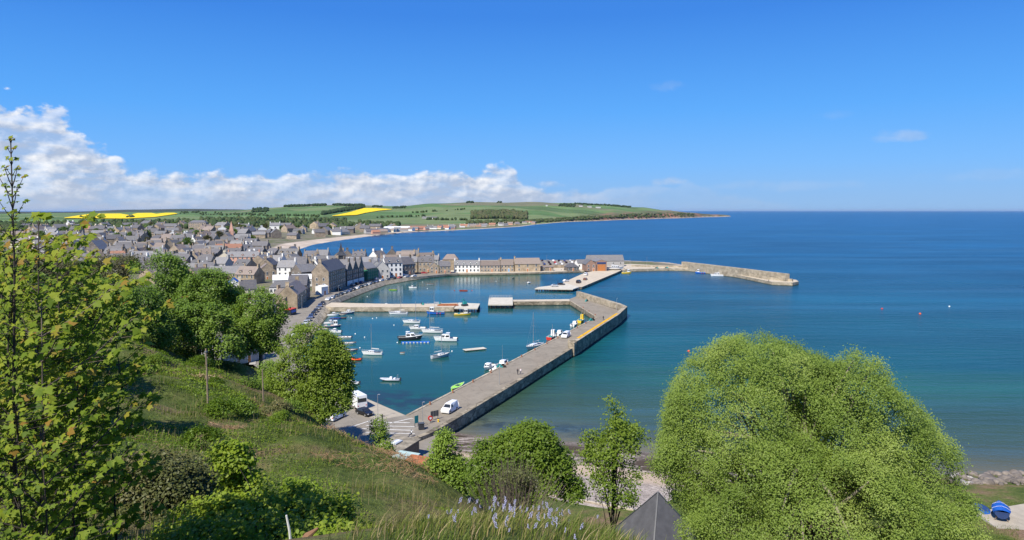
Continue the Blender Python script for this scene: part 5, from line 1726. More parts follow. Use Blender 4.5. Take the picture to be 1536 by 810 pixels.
# tall dark trees just beyond the left edge, shading the upper slope
OG = 'tall trees at the left edge of the slope'
for px, py, Y, sc, sd, lab in ((-70, 455, 36, 1.0, 141, 'tall leafy tree at the left edge, nearest behind the sycamore stems'), (-20, 480, 48, 1.1, 142, 'tall leafy tree at the left edge, second behind the sycamore stems'), (50, 490, 60, 1.05, 143, 'tall leafy tree deep behind the sycamore stems, right of the edge pair')):
    k_ = 46 / Y * sc
    tree('edge_tree', lab, 'tree', [(px, py, 70 * k_, 90 * k_), (px - 50 * k_, py + 70 * k_, 55 * k_, 70 * k_), (px + 55 * k_, py + 75 * k_, 55 * k_, 70 * k_), (px, py + 130 * k_, 70 * k_, 50 * k_)], Y, None, 'leaf_dense', 1500, 14, .36, .26, sd, group=OG, gs=1.8, gap=.25, r0=.25, tint=.35)
# smaller growth on and below the slope
SG = 'small trees and bushes on the slope'
tree('young_tree', 'slim young tree beside the tarred pole at the foot of the slope', 'tree', [(568, 648, 11, 22), (572, 672, 17, 20), (562, 668, 10, 16)], 76, None, 'leaf_dense', 240, 14, 0.25, 0.2, 42, group=SG, gs=1, r0=0.07, tint=0.75)
tree('young_tree', 'thin young sapling standing in grass by the short pole below the cottage', 'tree', [(405, 568, 16, 26), (398, 590, 18, 20)], 82, None, 'leaf_dense', 260, 14, 0.3, 0.2, 43, group=SG, gs=1, r0=0.06, tint=0.7)
tree('bush', 'leafy bush in the grass left of the lime green tree', 'bush', [(372, 590, 22, 24), (388, 606, 18, 16)], 70, None, 'leaf_lime', 320, 12, 0.28, 0.18, 44, group=SG, gs=1, r0=0.05, tint=0.2)
tree('bush', 'dark bush in the hollow under the broad green tree', 'bush', [(230, 565, 26, 18), (250, 580, 18, 14)], 66, None, 'leaf_dense', 300, 12, 0.3, 0.18, 45, group=SG, gs=1, r0=0.05, tint=0.5)
0 and tree('bush', 'scrubby bush above the shed roofs at the edge of the slope', 'bush', [(528, 648, 18, 12), (545, 660, 14, 12)], 70, None, 'leaf_dense', 220, 12, 0.25, 0.17, 46, group=SG, gs=1, r0=0.05, tint=0.4)
BG = 'trees between the knoll and the beach'
tree('beach_tree', 'upright dark green tree behind the bluebells, left of the widest one', 'tree', [(670, 690, 20, 34), (660, 715, 22, 28), (686, 718, 22, 30), (668, 668, 11, 20)], 32, None, 'leaf_dense', 650, 14, 0.17, 0.12, 51, group=BG, gs=0.6, gap=0.3, inner=0.3, r0=0.09, tint=0.8)
tree('beach_tree', 'wide bright green tree behind the bluebells with brown stems in front', 'tree', [(785, 682, 46, 40), (745, 705, 38, 36), (825, 710, 36, 38), (800, 662, 30, 24), (735, 675, 20, 16), (850, 735, 24, 20), (780, 725, 60, 30)], 29, None, 'leaf_lime', 2100, 14, 0.17, 0.12, 52, group=BG, gs=0.7, gap=0.3, inner=0.3, r0=0.12, tint=0.38)
tree('beach_tree', 'tall narrow yellow-green tree standing against the sea and shingle', 'tree', [(915, 630, 22, 36), (930, 665, 28, 30), (905, 690, 30, 30), (945, 655, 20, 18), (922, 720, 34, 30), (890, 660, 16, 16), (925, 750, 26, 20)], 30, None, 'leaf_lime', 720, 12, 0.17, 0.11, 53, group=BG, gs=0.6, gap=0.42, inner=0.35, r0=0.1, tint=0.55, bark='bark_dark', nl=30)
t = thing('dead_shrub', dp(770, 745, 24), 0, 'brown shrub of bare upright stems in front of the wide bright green tree', 'shrub')
mb = MB()
rr = random.Random(3)
for k in range(260):
    a = Vector((rr.gauss(0, 0.55), rr.gauss(0, 0.4), -0.6))
    e = Vector((a.x * 1.5 + rr.gauss(0, .12), a.y * 1.4, 1.15 - 0.55 * abs(a.x) + rr.gauss(0, .2)))
    mb.tube([a, a.lerp(e, .5) + Vector((rr.gauss(0, .05), 0, .05)), e], [0.009, 0.007, 0.003], 'bark', 3, cap=False)
mb.build('stem', t)
o_, _ = crown('leaf_spray', [(0, 0, 0.35, 0.75, 0.6, 0.6)], 160, 12, 0.12, 0.07, 'leaf_twiggy', t, 54, tint=0.9)
o_['kind'] = 'stuff'

# near bramble bush, lower left of centre, and the ivy mound beside it
tree('bramble_bush', 'bright leafy bush spreading over the slope at the bottom left of centre', 'bush',
     [(395, 785, 90, 50, 0), (330, 790, 70, 40, -0.6), (470, 802, 70, 46, -0.8), (385, 728, 42, 34, 0.6), (525, 822, 46, 34, -0.8), (290, 818, 60, 34, -1.2), (440, 752, 40, 26, .5), (380, 828, 90, 50, -3), (490, 836, 70, 44, -3.2), (290, 838, 80, 50, -2.5), (345, 690, 26, 22, .3)], 14, None, 'leaf_bramble', 4200, 13, 0.10, 0.088, 61, r0=0.03, bark='bark_dark',
     gs=0.45, gap=0.34, inner=0.35, rough=0.25, low=-0.3, tint=0.66, tvar=0.4, tmpl=OVAL)
tree('ivy_mound', 'dull green ivy mound between the sycamore leaves and the bright bush', 'bush', [(225, 745, 80, 60, 0), (285, 725, 52, 36, 2), (180, 800, 90, 50, -1), (260, 790, 60, 40, -.5)], 17, None, 'leaf_ivy', 2600, 13, 0.14, 0.085, 62, r0=0.03, bark='bark_dark', gs=0.8, gap=0.2, rough=0.2, low=-0.2, tint=0.5, tvar=0.4)


# sycamore saplings close by on the left
def sapling(label, px, py_base, py_top, Y, spread, seed, lsize=0.15, lean=0.0, nwh=None, leafy=1.0, bark='bark_dark', skip=0.0):
    rng_ = np.random.default_rng(seed)
    b, tp = dp(px, py_base, Y), dp(px + lean, py_top, Y)
    Hh = tp.z - b.z
    t = thing('sycamore_sapling', b, 0, label, 'tree', 'young sycamores on the left')
    top = Vector(tp) - Vector(b)
    st = [Vector((0, 0, -0.6)), top * 0.35 + Vector((rng_.normal(0, .06), 0, 0)), top * 0.7 + Vector((rng_.normal(0, .06), 0, 0)), top]

    def at(f):
        f = f * 3
        i = min(int(f), 2)
        return st[i].lerp(st[i + 1], f - i)
    mb = MB()
    r0 = 0.005 + 0.0042 * Hh
    mb.tube(st, [r0, r0 * .72, r0 * .45, 0.006], bark, 7)
    P, Nn, Al, S, Tn = [], [], [], [], []
    nwh = nwh or int(Hh / 0.33)
    ang = rng_.uniform(0, 6.28)

    def leaf_at(p, out, s):
        d = Vector(out).normalized() if Vector(out).length > 1e-4 else Vector((1, 0, 0))
        pet = p + d * s * 0.5 + Vector((0, 0, s * 0.12))
        P.append(pet)
        Al.append((d.x, d.y, d.z - 0.55 + rng_.normal(0, .25)))
        Nn.append((d.x * .3 - .18 + rng_.normal(0, .28), d.y * .3 - .5 + rng_.normal(0, .28), 0.62))
        S.append(s * rng_.uniform(.55, 1.3))
        Tn.append(0.42 + rng_.normal(0, .2))
        mb.tube([p, pet], [0.0035, 0.0025], bark, 3, cap=False)
    for k in range(nwh):
        f = skip + (1 - skip) * (k + 0.6) / nwh
        p = at(min(f, 0.995))
        ang += math.pi / 2 + rng_.normal(0, .25)
        ln = spread * (0.25 + 1.0 * math.sin(math.pi * min(0.62, (1 - f) * 1.15 + 0.08)) ** 0.8) * rng_.uniform(.6, 1.15)
        if f > 0.9:
            ln *= 0.3
        for s in (0, math.pi):
            a = ang + s
            d = Vector((math.cos(a), math.sin(a), 0.55 if spread > .35 else 1.5)).normalized()
            e = p + d * ln + Vector((0, 0, ln * 0.12))
            m_ = p + d * ln * .5
            mb.tube([p, m_, e], [0.006 + .006 * ln, 0.005 + .004 * ln, 0.003], bark, 4, cap=False)
            nn = max(1, int(ln / 0.092 * leafy))
            lsz = lsize * .68
            for j in range(nn):
                g = (j + 1) / nn
                q = p.lerp(m_, g * 2) if g < .5 else m_.lerp(e, g * 2 - 1)
                for sd in (-1, 1):
                    side = d.cross(Vector((0, 0, 1))).normalized() * sd
                    leaf_at(q, side + d * 0.5, lsz)
                    if rng_.random() < 0.35 * leafy and ln > .5:
                        tw = q + (side + d * .4).normalized() * ln * .3
                        mb.tube([q, tw], [0.004, 0.003], bark, 3, cap=False)
                        for _ in range(3):
                            leaf_at(tw, Vector((rng_.normal(), rng_.normal(), 0)) + side, lsz * .95)
            for _ in range(3):
                leaf_at(e, d + Vector((rng_.normal(0, .6), rng_.normal(0, .6), 0)), lsize * .8)
    leaf_mesh('crown', np.array(P), np.array(Nn), np.array(S), 'leaf_maple', np.array(Tn) + np.where(np.array(P)[:, 2] > Hh * .9, .25, 0), t, MAPLE, MAPLE_F, np.array(Al), rng_)
    mb.build('trunk', t, smooth=True)
    return t


sapling('tall thin sycamore shoot reaching into the clouds at the left edge', 22, 840, 208, 8.0, 0.24, 71, lean=-6, lsize=0.06, leafy=1.3, nwh=36)
sapling('sycamore sapling with a forked top just right of the tall thin shoot', 58, 850, 325, 9.0, 0.7, 72, lsize=0.145)
sapling('sycamore sapling with leafy tip standing second from the tall thin shoot', 88, 840, 352, 10.0, 0.75, 73, lsize=0.15, lean=-4)
sapling('broad sycamore sapling in the middle of the left foliage with a pale trunk foot', 62, 830, 450, 8.0, 0.95, 74, lsize=0.15, bark='bark')
sapling('sycamore sapling with big drooping leaves on the right side of the left foliage', 130, 800, 430, 10.5, 0.9, 75, lsize=0.165)
sapling('rightmost sycamore sapling, its sunlit spray hanging over the dark slope', 172, 760, 500, 10.0, 0.42, 76, lsize=0.15)
sapling('sycamore sapling filling the left edge with yellowish leaves', 12, 860, 380, 8.6, 0.95, 77, lsize=0.13, lean=6)
sapling('low sycamore sapling in the shaded lower left corner', 64, 900, 560, 8.2, 0.8, 78, lsize=0.14)
sapling('sycamore sapling in the far lower left corner below the yellowish one', 30, 920, 590, 7.6, 0.75, 79, lsize=0.115)
sapling('shaded sycamore sapling standing deepest behind the left foliage', 95, 790, 470, 13.0, 1.1, 80, lsize=0.17)
sapling('shaded sycamore sapling behind the yellowish one at the left edge', 35, 790, 440, 12.0, 1.4, 81, lsize=0.17)

sapling('leafy sycamore sapling whose low branches hide the foot of the left stems', 60, 990, 640, 7.4, 0.8, 82, lsize=0.115, skip=.1)
0 and sapling('dark sycamore sapling low between the left foliage and the ivy mound', 158, 930, 660, 8.4, 0.55, 83, lsize=0.12, skip=.1)
sapling('sycamore sapling in the middle of the left foliage, its tip below the town', 118, 860, 520, 9.0, 0.75, 84, lsize=0.15)
sapling('sycamore sapling crossing the left edge halfway up the picture', -8, 880, 470, 9.2, 1.0, 85, lsize=0.14)

# ------------------------------------------------------------------ grass and low growth
def blades(name, P, h, w, bend, tint, seed, seg=3):
    rng_ = np.random.default_rng(seed)
    n = len(P)
    a = rng_.uniform(0, 6.283, n)
    dirn = np.stack([np.cos(a), np.sin(a), np.zeros(n)], 1)
    wind = np.array([0.55, -0.15, 0])
    side = np.stack([-np.sin(a), np.cos(a), np.zeros(n)], 1)
    V = np.zeros((n, (seg + 1) * 2, 3))
    for k in range(seg + 1):
        f = k / seg
        c = P + np.array([0, 0, 1]) * (h * (f - 0.22 * bend * f * f))[:, None] + (dirn * 0.6 + wind) * (h * bend * f * f)[:, None]
        ww = (w * (1 - f ** 1.5) + 0.0006)[:, None]
        V[:, 2 * k] = c - side * ww
        V[:, 2 * k + 1] = c + side * ww
    Fc = np.array([(2 * k, 2 * k + 1, 2 * k + 3, 2 * k + 2) for k in range(seg)])
    Fa = (np.arange(n)[:, None, None] * (seg + 1) * 2 + Fc[None]).reshape(-1, 4)
    o = mesh_np(name, V.reshape(-1, 3), Fa, 'grass_blade', None, np.repeat(np.clip(tint, 0, 1), (seg + 1) * 2))
    o['kind'] = 'stuff'
    return o


def in_view(x, y, z, margin=60):
    px = 768 + FPX * x / np.maximum(y, .1)
    return (y > 1.5) & (px > -margin) & (px < 1536 + margin)


# long grass on the knoll
n = 90000
x, y = R.uniform(-9, 9, n), R.uniform(3.0, 14.5, n)
ok = in_view(x, y, 0) & (R.random(n) < np.clip(1.5 - np.abs(y - 7) / 9, .3, 1)) & (768 + FPX * x / y > 590 + R.normal(0, 22, n) - 80 * (R.random(n) < .4)) & (768 + FPX * x / y < 955 + R.normal(0, 22, n))
x, y = x[ok], y[ok]
z = hill_z(x, y)
dry = 0.52 + 0.4 * fbm(x / 1.3, y / 1.3, 3, 31) + R.normal(0, .16, len(x))
dry = np.where(R.random(len(x)) < 0.16, R.uniform(.8, 1, len(x)), dry)
tag(blades('long_grass', np.stack([x, y, z - .03], 1), R.uniform(.08, .25, len(x)) * (1 + .6 * vnoise(x / .8, y / .8, 2)), R.uniform(.0025, .006, len(x)), R.uniform(.2, .8, len(x)), dry, 1),
    'long tousled grass with straw stems covering the near knoll', 'grass', kind='stuff')
# turf and weeds on the slope
def slope_points(n, y0, y1, x0, x1):
    y = np.exp(R.uniform(math.log(y0), math.log(y1), n)) if y0 > 5 else R.uniform(y0, y1, n)
    x = R.uniform(x0, x1, n)
    ok = in_view(x, y, 0, 20)
    x, y = x[ok], y[ok]
    z = hill_z(x, y)
    ok = (z > 4.2)
    return x[ok], y[ok], z[ok]


x, y, z = slope_points(520000, 10, 118, -75, 40)
k = fbm(x / 7, y / 7, 4, 41)
keep = (R.random(len(x)) < np.clip(0.75 + k, .25, 1))
x, y, z, k = x[keep], y[keep], z[keep], k[keep]
tn = 0.40 - 0.28 * k + 0.42 * fbm(x / 2.5, y / 4, 3, 44) + R.normal(0, .14, len(x))
east = np.clip((x + 0.36 * y) / 14 + 0.2, 0, 1) * np.clip((y - 14) / 14, 0, 1)
tn = tn + east * 0.30 * np.clip(0.6 + 1.2 * fbm(x / 4, y / 4, 3, 46), 0, 1)
far_ = np.clip(y / 40, .45, 1.7)
tag(blades('slope_grass', np.stack([x, y, z - .04], 1), R.uniform(.12, .32, len(x)) * far_ ** .4 * np.clip(1 + 1.6 * fbm(x / 1.7, y / 1.7, 2, 47), .3, 2.8), R.uniform(.008, .018, len(x)) * far_, R.uniform(.15, .7, len(x)), tn, 2, seg=2), 'rough grass mixed with dead stems all over the slope', 'grass', kind='stuff')
x, y, z = slope_points(26000, 11, 80, -60, 10)
g = fbm(x / 4, y / 4, 3, 71)
keep = g > 0.05
x, y, z = x[keep], y[keep], z[keep]
tag(blades('dead_stems', np.stack([x, y, z - .04], 1), R.uniform(.4, .95, len(x)), R.uniform(.004, .009, len(x)) * np.clip(y / 25, .7, 2), R.uniform(.05, .4, len(x)), R.uniform(.72, 1.0, len(x)), 4, seg=2), 'thin dead straw stems standing above the slope grass', 'dead stems', kind='stuff')
x, y, z = slope_points(60000, 66, 106, 38, 88)
tag(blades('bank_grass', np.stack([x, y, z - .04], 1), R.uniform(.12, .4, len(x)), R.uniform(.015, .035, len(x)), R.uniform(.15, .7, len(x)), .3 + .35 * fbm(x / 4, y / 4, 3, 48) + R.normal(0, .12, len(x)), 3, seg=2), 'rough grass on the bank beside the boat hardstanding', 'grass', kind='stuff')
x, y, z = slope_points(430000, 12, 112, -75, 36)
g = fbm(x / 4.5, y / 4.5, 4, 51)
keep = g > -0.02
x, y, z, g = x[keep], y[keep], z[keep], g[keep]
hh = np.clip((g + .02) * 1.1, 0, .55) * R.random(len(x)) ** .7
lv = leaf_mesh('undergrowth', np.stack([x, y, z + hh], 1), np.array([-.25, -.1, .8]) + R.normal(0, .5, (len(x), 3)), R.uniform(.07, .14, len(x)) * np.clip(y / 35, .6, 1.9), 'leaf_bramble', .26 + .5 * fbm(x / 6, y / 6, 3, 55) + R.normal(0, .15, len(x)))
tag(lv, 'low weeds and brambles in patches on the slope', 'undergrowth', kind='stuff')
# separate bushes and bramble clumps dotted over the slope
BP = []
for i in range(5):
    t = thing('slope_bush', (-300, 600, -80), 0, 'x', 'bush', 'bushes dotted over the grassy slope')
    lob = [(0, 0, .45, .9, .8, .6), (.6, .2, .3, .6, .6, .45), (-.55, -.1, .35, .65, .55, .5), (.1, -.3, .75, .5, .5, .4)]
    o_, P = crown('crown', lob, 260, 9, .14, .13, ['leaf_bramble', 'leaf_dense', 'leaf_ivy', 'leaf_bramble', 'leaf_dense'][i], t, 120 + i, gs=.5, gap=.25, rough=.3, low=-.2, tint=[.3, .7, .6, .1, .9][i], tmpl=OVAL)
    limbs('trunk', (0, 0, -.1), P, t, .03, 'bark_dark', i, 6)
    note(t)
    BP.append(t)
BNM = ['bright leafy bramble bush', 'green bush', 'dull olive bush', 'leafy green bramble bush', 'light green bush']
bl = []
tries = 0
while len(bl) < 16 and tries < 4000:
    tries += 1
    yb = math.exp(R.uniform(math.log(36), math.log(88)))
    xb = R.uniform(-60, 8)
    px = 768 + FPX * xb / yb
    if not 215 < px < 560:
        continue
    g = float(fbm(np.array([xb / 6.]), np.array([yb / 6.]), 3, 91)[0])
    if g < -.05 or any((xb - q[0]) ** 2 + (yb - q[1]) ** 2 < 4 for q in bl):
        continue
    zb = hz(xb, yb)
    if zb > 6:
        bl.append((xb, yb, zb, px, int(R.integers(5))))
bl.sort(key=lambda q: q[1])
for n_, (xb, yb, zb, px, i) in enumerate(bl):
    zone = ('near the bright bramble mass' if yb < 30 else 'midway up the slope' if yb < 50 else 'by the grey wooden pole' if px < 400 else 'at the right edge of the slope') + ''
    same = [q for q in bl if q[4] == i and (q[1] < 30) == (yb < 30)]
    dup(BP[i], (xb, yb, zb - .05), R.uniform(0, 6.28), f'{BNM[i]} {zone}, {ORD[min(19, sorted(q[3] for q in same).index(px))]} from left', 'bushes dotted over the grassy slope', float(R.uniform(.55, 1.35)))
for t in BP:
    for k in KIDS[t.name]:
        bpy.data.objects.remove(k)
    bpy.data.objects.remove(t)
# flattened dead bracken on the drier right-hand part of the slope
leafmat('bracken', [(0.0, (0.13, 0.075, 0.035)), (0.5, (0.24, 0.15, 0.08)), (1.0, (0.38, 0.28, 0.18))], 0.15, 0.8, 0.1)
x, y, z = slope_points(260000, 14, 95, -45, 8)
g = fbm(x / 5.0 + 40, y / 3.2, 4, 61)
e_ = np.clip((x + 0.40 * y) / 16 + .1, -.6, 1) * 0.35
keep = (g + e_ > 0.46) & (R.random(len(x)) < .45)
x, y, z = x[keep], y[keep], z[keep]
al = np.stack([R.normal(.4, .8, len(x)), R.normal(-.3, .8, len(x)), R.normal(-.1, .35, len(x))], 1)
STICK = np.array([(-.035, -.5, 0), (.035, -.5, 0), (.03, .5, 0.03), (-.03, .5, 0.03)])
br = leaf_mesh('bracken', np.stack([x, y, z + .12 + R.uniform(0, .18, len(x))], 1), np.array([-.1, -.2, .8]) + R.normal(0, .35, (len(x), 3)), R.uniform(.25, .55, len(x)) * np.clip(y / 45, .6, 1.6), 'bracken', .5 + .4 * fbm(x / 3, y / 3, 2, 66) + R.normal(0, .18, len(x)), None, STICK, None, al)
tag(br, 'flattened brown dead bracken in patches on the slope', 'bracken', kind='stuff')
# bluebells
flat('bluebell', (0.34, 0.33, 0.48), 0.7, 0.12, 30, 0.2)
flat('stem_green', (0.08, 0.13, 0.03), 0.7, 0.2, 10, 0.2)
bb = thing('bluebell', (0, 6, 0), 0, 'x', 'flower', 'bluebells on the knoll')
mb = MB()
mb.tube([(0, 0, -.9), (.01, 0, .2), (.05, 0, .36)], [.004, .0035, .002], 'stem_green', 4)
mb.build('stem', bb)
mb = MB()
rr = random.Random(9)
for j in range(11):
    f = j / 10
    p = Vector((.015 + .04 * f, 0, .2 + .17 * f))
    a = rr.uniform(0, 6.28)
    e = p + Vector((math.cos(a) * .028, math.sin(a) * .028, -.012))
    mb.tube([p, e, e + Vector((math.cos(a) * .006, math.sin(a) * .006, -.022))], [.004, .010, .014], 'bluebell', 5)
mb.build('flower', bb)
note(bb)
spotsb = []
while len(spotsb) < 90:
    px, Y = rr.gauss(770, 62), rr.uniform(5.6, 9.0)
    if not 600 < px < 960:
        continue
    x = (px - 768) / FPX * Y
    spotsb.append((px, x, Y))
spotsb.sort()
for i, (px, x, Y) in enumerate(spotsb):
    o = bb if i == 0 else dup(bb, (0, 0, 0), 0, '')
    o.location = (x, Y, hz(x, Y) + rr.uniform(.08, .2))
    o.rotation_euler = (0, 0, rr.uniform(0, 6.28))
    o.scale = [rr.uniform(.2, .33)] * 3
    o['label'] = 'violet-blue bluebell standing among the long grass of the knoll'

# ------------------------------------------------------------------ town trees and far woods
def ico(sub):
    bm = bmesh.new()
    bmesh.ops.create_icosphere(bm, subdivisions=sub, radius=1)
    v = np.array([p.co[:] for p in bm.verts])
    f = np.array([[q.index for q in p.verts] for p in bm.faces])
    bm.free()
    return v, f


ICO_V, ICO_F = ico(2)


def wood(name, label, P, r, tint, mat='wood_far', tall=1.1):
    """a wood that reads as one mass: rough crowns side by side"""
    n = len(P)
    v = ICO_V[None] * (1 + 0.28 * vnoise(ICO_V[None, :, 0] * 2.1 + np.arange(n)[:, None] * 1.7, ICO_V[None, :, 2] * 2.1 + ICO_V[None, :, 1] * 2.3 + np.arange(n)[:, None] * .9, 5)[..., None])
    v = v * (r[:, None, None] * np.array([1, 1, tall]))
    v = v + P[:, None] + np.array([0, 0, 1]) * (r * tall * .75)[:, None, None]
    Fc = (np.arange(n)[:, None, None] * len(ICO_V) + ICO_F[None]).reshape(-1, 3)
    o = mesh_np(name, v.reshape(-1, 3), Fc, mat, None, np.clip(np.repeat(tint, len(ICO_V)) + R.normal(0, .06, n * len(ICO_V)), 0, 1))
    return tag(o, label, 'wood', kind='stuff')


_rows = {}


def row_pt(px, py, Y0=1300, Y1=5200):
    k = int(px)
    if k not in _rows:
        Ys = np.linspace(Y0, Y1, 330)
        z = land_z((k - 768) / FPX * Ys, Ys)
        _rows[k] = (Ys, np.minimum.accumulate(316 - (z - EYE) * FPX / Ys), z)
    Ys, pr, z = _rows[k]
    i = int(np.argmax(pr <= py)) if (pr <= py).any() else int(np.argmin(pr))
    return ((px - 768) / FPX * Ys[i], Ys[i] + R.uniform(-8, 8), z[i])


def wood_px(name, label, boxes, tint, rr_=(4, 8), tall=1.1):
    P = []
    for (x0, y0a, y0b, x1, y1a, y1b, n) in boxes:      # a strip: at x0 rows y0a..y0b, at x1 rows y1a..y1b
        for _ in range(n):
            f = R.random()
            px = x0 + (x1 - x0) * f
            py = (y0a + (y1a - y0a) * f) + R.random() * ((y0b + (y1b - y0b) * f) - (y0a + (y1a - y0a) * f))
            P.append(row_pt(px, py))
    P = np.array(P)
    return wood(name, label, P, R.uniform(*rr_, len(P)) * .82, tint + R.normal(0, .12, len(P)), tall=tall)


wood_px('hill_wood', 'dark plantation along the crest and shoulder of the left green hill', [(428, 309.5, 311, 490, 306.5, 309, 210), (484, 320, 323, 548, 308, 312.5, 420), (380, 313, 319, 404, 313, 318, 90), (500, 307, 308.5, 545, 307.6, 309.4, 160)], 0.12, (4, 6.5), 1.15)
wood_px('hill_wood', 'dark wood on the skyline right of the sloping yellow field', [(590, 311, 313, 610, 310.3, 312.5, 70), (560, 308.5, 311, 575, 309.5, 311.5, 30)], 0.1, (3.5, 5), 1.1)
wood_px('hill_wood', 'brownish wood in a fold of the main green hill', [(708, 320, 329, 745, 317, 328, 260), (745, 317, 328, 790, 320, 330, 260)], 0.72, (6, 10), 1.1)
wood_px('hill_wood', 'wind-bent trees along the top of the headland', [(838, 306, 310, 862, 306.5, 311, 70), (862, 305.2, 306.6, 905, 307.4, 308.8, 110), (905, 307, 308.6, 945, 310, 311.6, 90), (700, 303.4, 305, 712, 303.2, 305, 24), (745, 303, 304.5, 752, 303, 304.5, 8)], 0.15, (4, 6.5), 1.0)
wood_px('shore_scrub', 'scrub and gorse above the far shore', [(790, 331, 335, 860, 327.5, 331, 170), (860, 326.5, 331, 930, 324, 328, 120), (930, 322, 328, 1040, 319.5, 325, 200), (700, 333, 337, 790, 331, 334.5, 130)], 0.6, (4, 8), 0.8)
wood_px('hedge', 'hedgerow trees between the far fields', [(124, 326.2, 327, 130, 326, 327, 5), (148, 326, 327.4, 158, 326, 327.4, 9), (192, 325.5, 327, 202, 325.4, 327, 11), (272, 318, 321, 300, 317, 320, 30), (300, 319, 323, 400, 321, 324, 60), (400, 323, 325, 480, 324, 325.5, 50),
                                                            (560, 326.5, 327, 640, 324, 324.8, 26), (620, 319.4, 320, 700, 314, 314.6, 24), (640, 329, 330, 700, 329.5, 331, 36)], 0.4, (3, 6))
wood_px('suburb_trees', 'mass of gardens and trees where the town meets the fields', [(0, 337, 352, 120, 335, 352, 260), (120, 333, 346, 300, 332, 344, 300), (300, 328, 340, 420, 329, 342, 240), (420, 328, 341, 520, 330, 343, 230), (500, 332, 346, 600, 337, 343.5, 110)], 0.5, (4, 8))
# pale house specks among the suburban trees
TP = []
for i in range(6):
    lob = [(0, 0, 4.6, 3.0, 3.0, 2.8), (1.2, .5, 3.4, 2.1, 2.1, 2.0), (-1.3, -.4, 3.5, 2.0, 2.0, 2.0), (.2, -1, 5.9, 1.8, 1.8, 1.7)]
    t = thing('town_tree', (-300, 600, -80), 0, 'x', 'tree', 'trees among the town roofs')
    m_ = ['leaf_dense', 'leaf_dense', 'leaf_twiggy', 'leaf_dense', 'leaf_lime', 'leaf_ivy'][i]
    o_, P = crown('crown', lob, 420, 9, 0.45, 0.5, m_, t, 90 + i, gs=1.6, gap=0.25, tint=[.25, .6, .5, .4, .1, .5][i])
    limbs('trunk', (0, 0, 0), P, t, 0.22, 'bark_dark', i, 6)
    note(t)
    TP.append(t)
TN = ['dark green tree', 'green tree', 'brown half-bare tree', 'leafy green tree', 'yellow-green tree', 'dull green tree']
tspots = []
tries = 0
while len(tspots) < 95 and tries < 9000:
    tries += 1
    px = R.uniform(20, 520)
    Yt = math.exp(R.uniform(math.log(225), math.log(1500)))
    x = (px - 768) / FPX * Yt
    if Yt < 430 and not (px < 470):
        continue
    if Yt < 300 and px > 400:
        continue
    if float(coast_sd(np.array([x]), np.array([Yt]))[0]) < (24 if Yt < 560 else 75):
        continue
    if any((x - a) ** 2 + (Yt - b) ** 2 < (c + 3) ** 2 for a, b, c in BUILT):
        continue
    if any((x - s[0]) ** 2 + (Yt - s[1]) ** 2 < 64 for s in spots):
        continue
    tspots.append((x, Yt, px, int(R.integers(6))))
tspots.sort(key=lambda s: (s[1], s[0]))
TGR = {}
for s in tspots:
    zone = min(LAND, key=lambda k: ((k[1] - s[2]) / 100) ** 2 + (math.log(k[2] / s[1]) * 3) ** 2)[0]
    TGR.setdefault((s[3], zone), []).append(s)
for (i, zone), lst in TGR.items():
    lst.sort(key=lambda s: s[2])
    for k, (x, Yt, px, _) in enumerate(lst):
        lab = f'{TN[i]}, the only such one {zone}' if len(lst) == 1 else f'{TN[i]}, {ORD[min(k, 19)]} such from the left {zone}'
        s = R.uniform(.8, 1.5) * (1.0 if Yt < 700 else 1.25)
        zz = max(lz(x, Yt), hz(x, Yt) if Yt < 262 else 0)
        dup(TP[i], (x, Yt, zz), R.uniform(0, 6.28), lab, 'trees among the town roofs', float(s))
for t in TP:
    for k in KIDS[t.name]:
        bpy.data.objects.remove(k)
    bpy.data.objects.remove(t)
# ------------------------------------------------------------------ boats
def hull_into(mb, L, B, F, m, rake=0.12, tr=0.86, floor=None, deckm='deck_grey', stripe=None, fine=2.3):
    n = 11
    rows = []
    for i in range(n):
        t_ = i / (n - 1)
        if t_ < .4:
            f = tr + (1 - tr) * math.sin(t_ / .4 * math.pi / 2)
        else:
            f = max(0.02, 1 - ((t_ - .4) / .6) ** fine)
        b = B / 2 * f
        z = F * (1 + .42 * t_ ** 2.2)
        x = -L / 2 + L * t_ * (1 - rake)
        dx = L * rake * t_ ** 2
        rows.append([(x + dx, b, z), (x + dx * .8, b * .97, z * .72), (x + dx * .45, b * .88, z * .2), (x, b * .5, -.22), (x, 0, -.34)])
    vs, fs = [], []
    for s in (1, -1):
        o = len(vs)
        for r in rows:
            vs += [(x, y * s, z) for x, y, z in r]
        for i in range(n - 1):
            for k in range(4):
                q = (o + i * 5 + k, o + i * 5 + k + 1, o + (i + 1) * 5 + k + 1, o + (i + 1) * 5 + k)
                fs.append((q if s == -1 else q[::-1], k))
    for k, mm in ((0, stripe or m), (1, m), (2, m), (3, m)):
        mb.add(vs, [f for f, kk in fs if kk == k], mm)
    tv = [(x, y, z) for x, y, z in rows[0]] + [(x, -y, z) for x, y, z in rows[0][::-1]]
    mb.add(tv, [tuple(range(len(tv)))], m)
    return rows


def deck_into(mb, rows, drop, m, inset=0.06, i0=0, i1=None):
    i1 = len(rows) if i1 is None else i1
    vs, fs = [], []
    for r in rows[i0:i1]:
        x, b, z = r[0]
        bb = max(0.01, b - inset)
        vs += [(x, bb, z - drop), (x, -bb, z - drop)]
    for i in range(i1 - i0 - 1):
        fs.append((2 * i, 2 * i + 1, 2 * i + 3, 2 * i + 2))
    mb.add(vs, fs, m)
    return mb


def rail_into(mb, rows, m, w=.07, h=.09):
    for s in (1, -1):
        for a, b in zip(rows[:-1], rows[1:]):
            p, q = Vector(a[0]), Vector(b[0])
            p.y *= s
            q.y *= s
            mb.bar(p, q, w, h, m)
    return mb


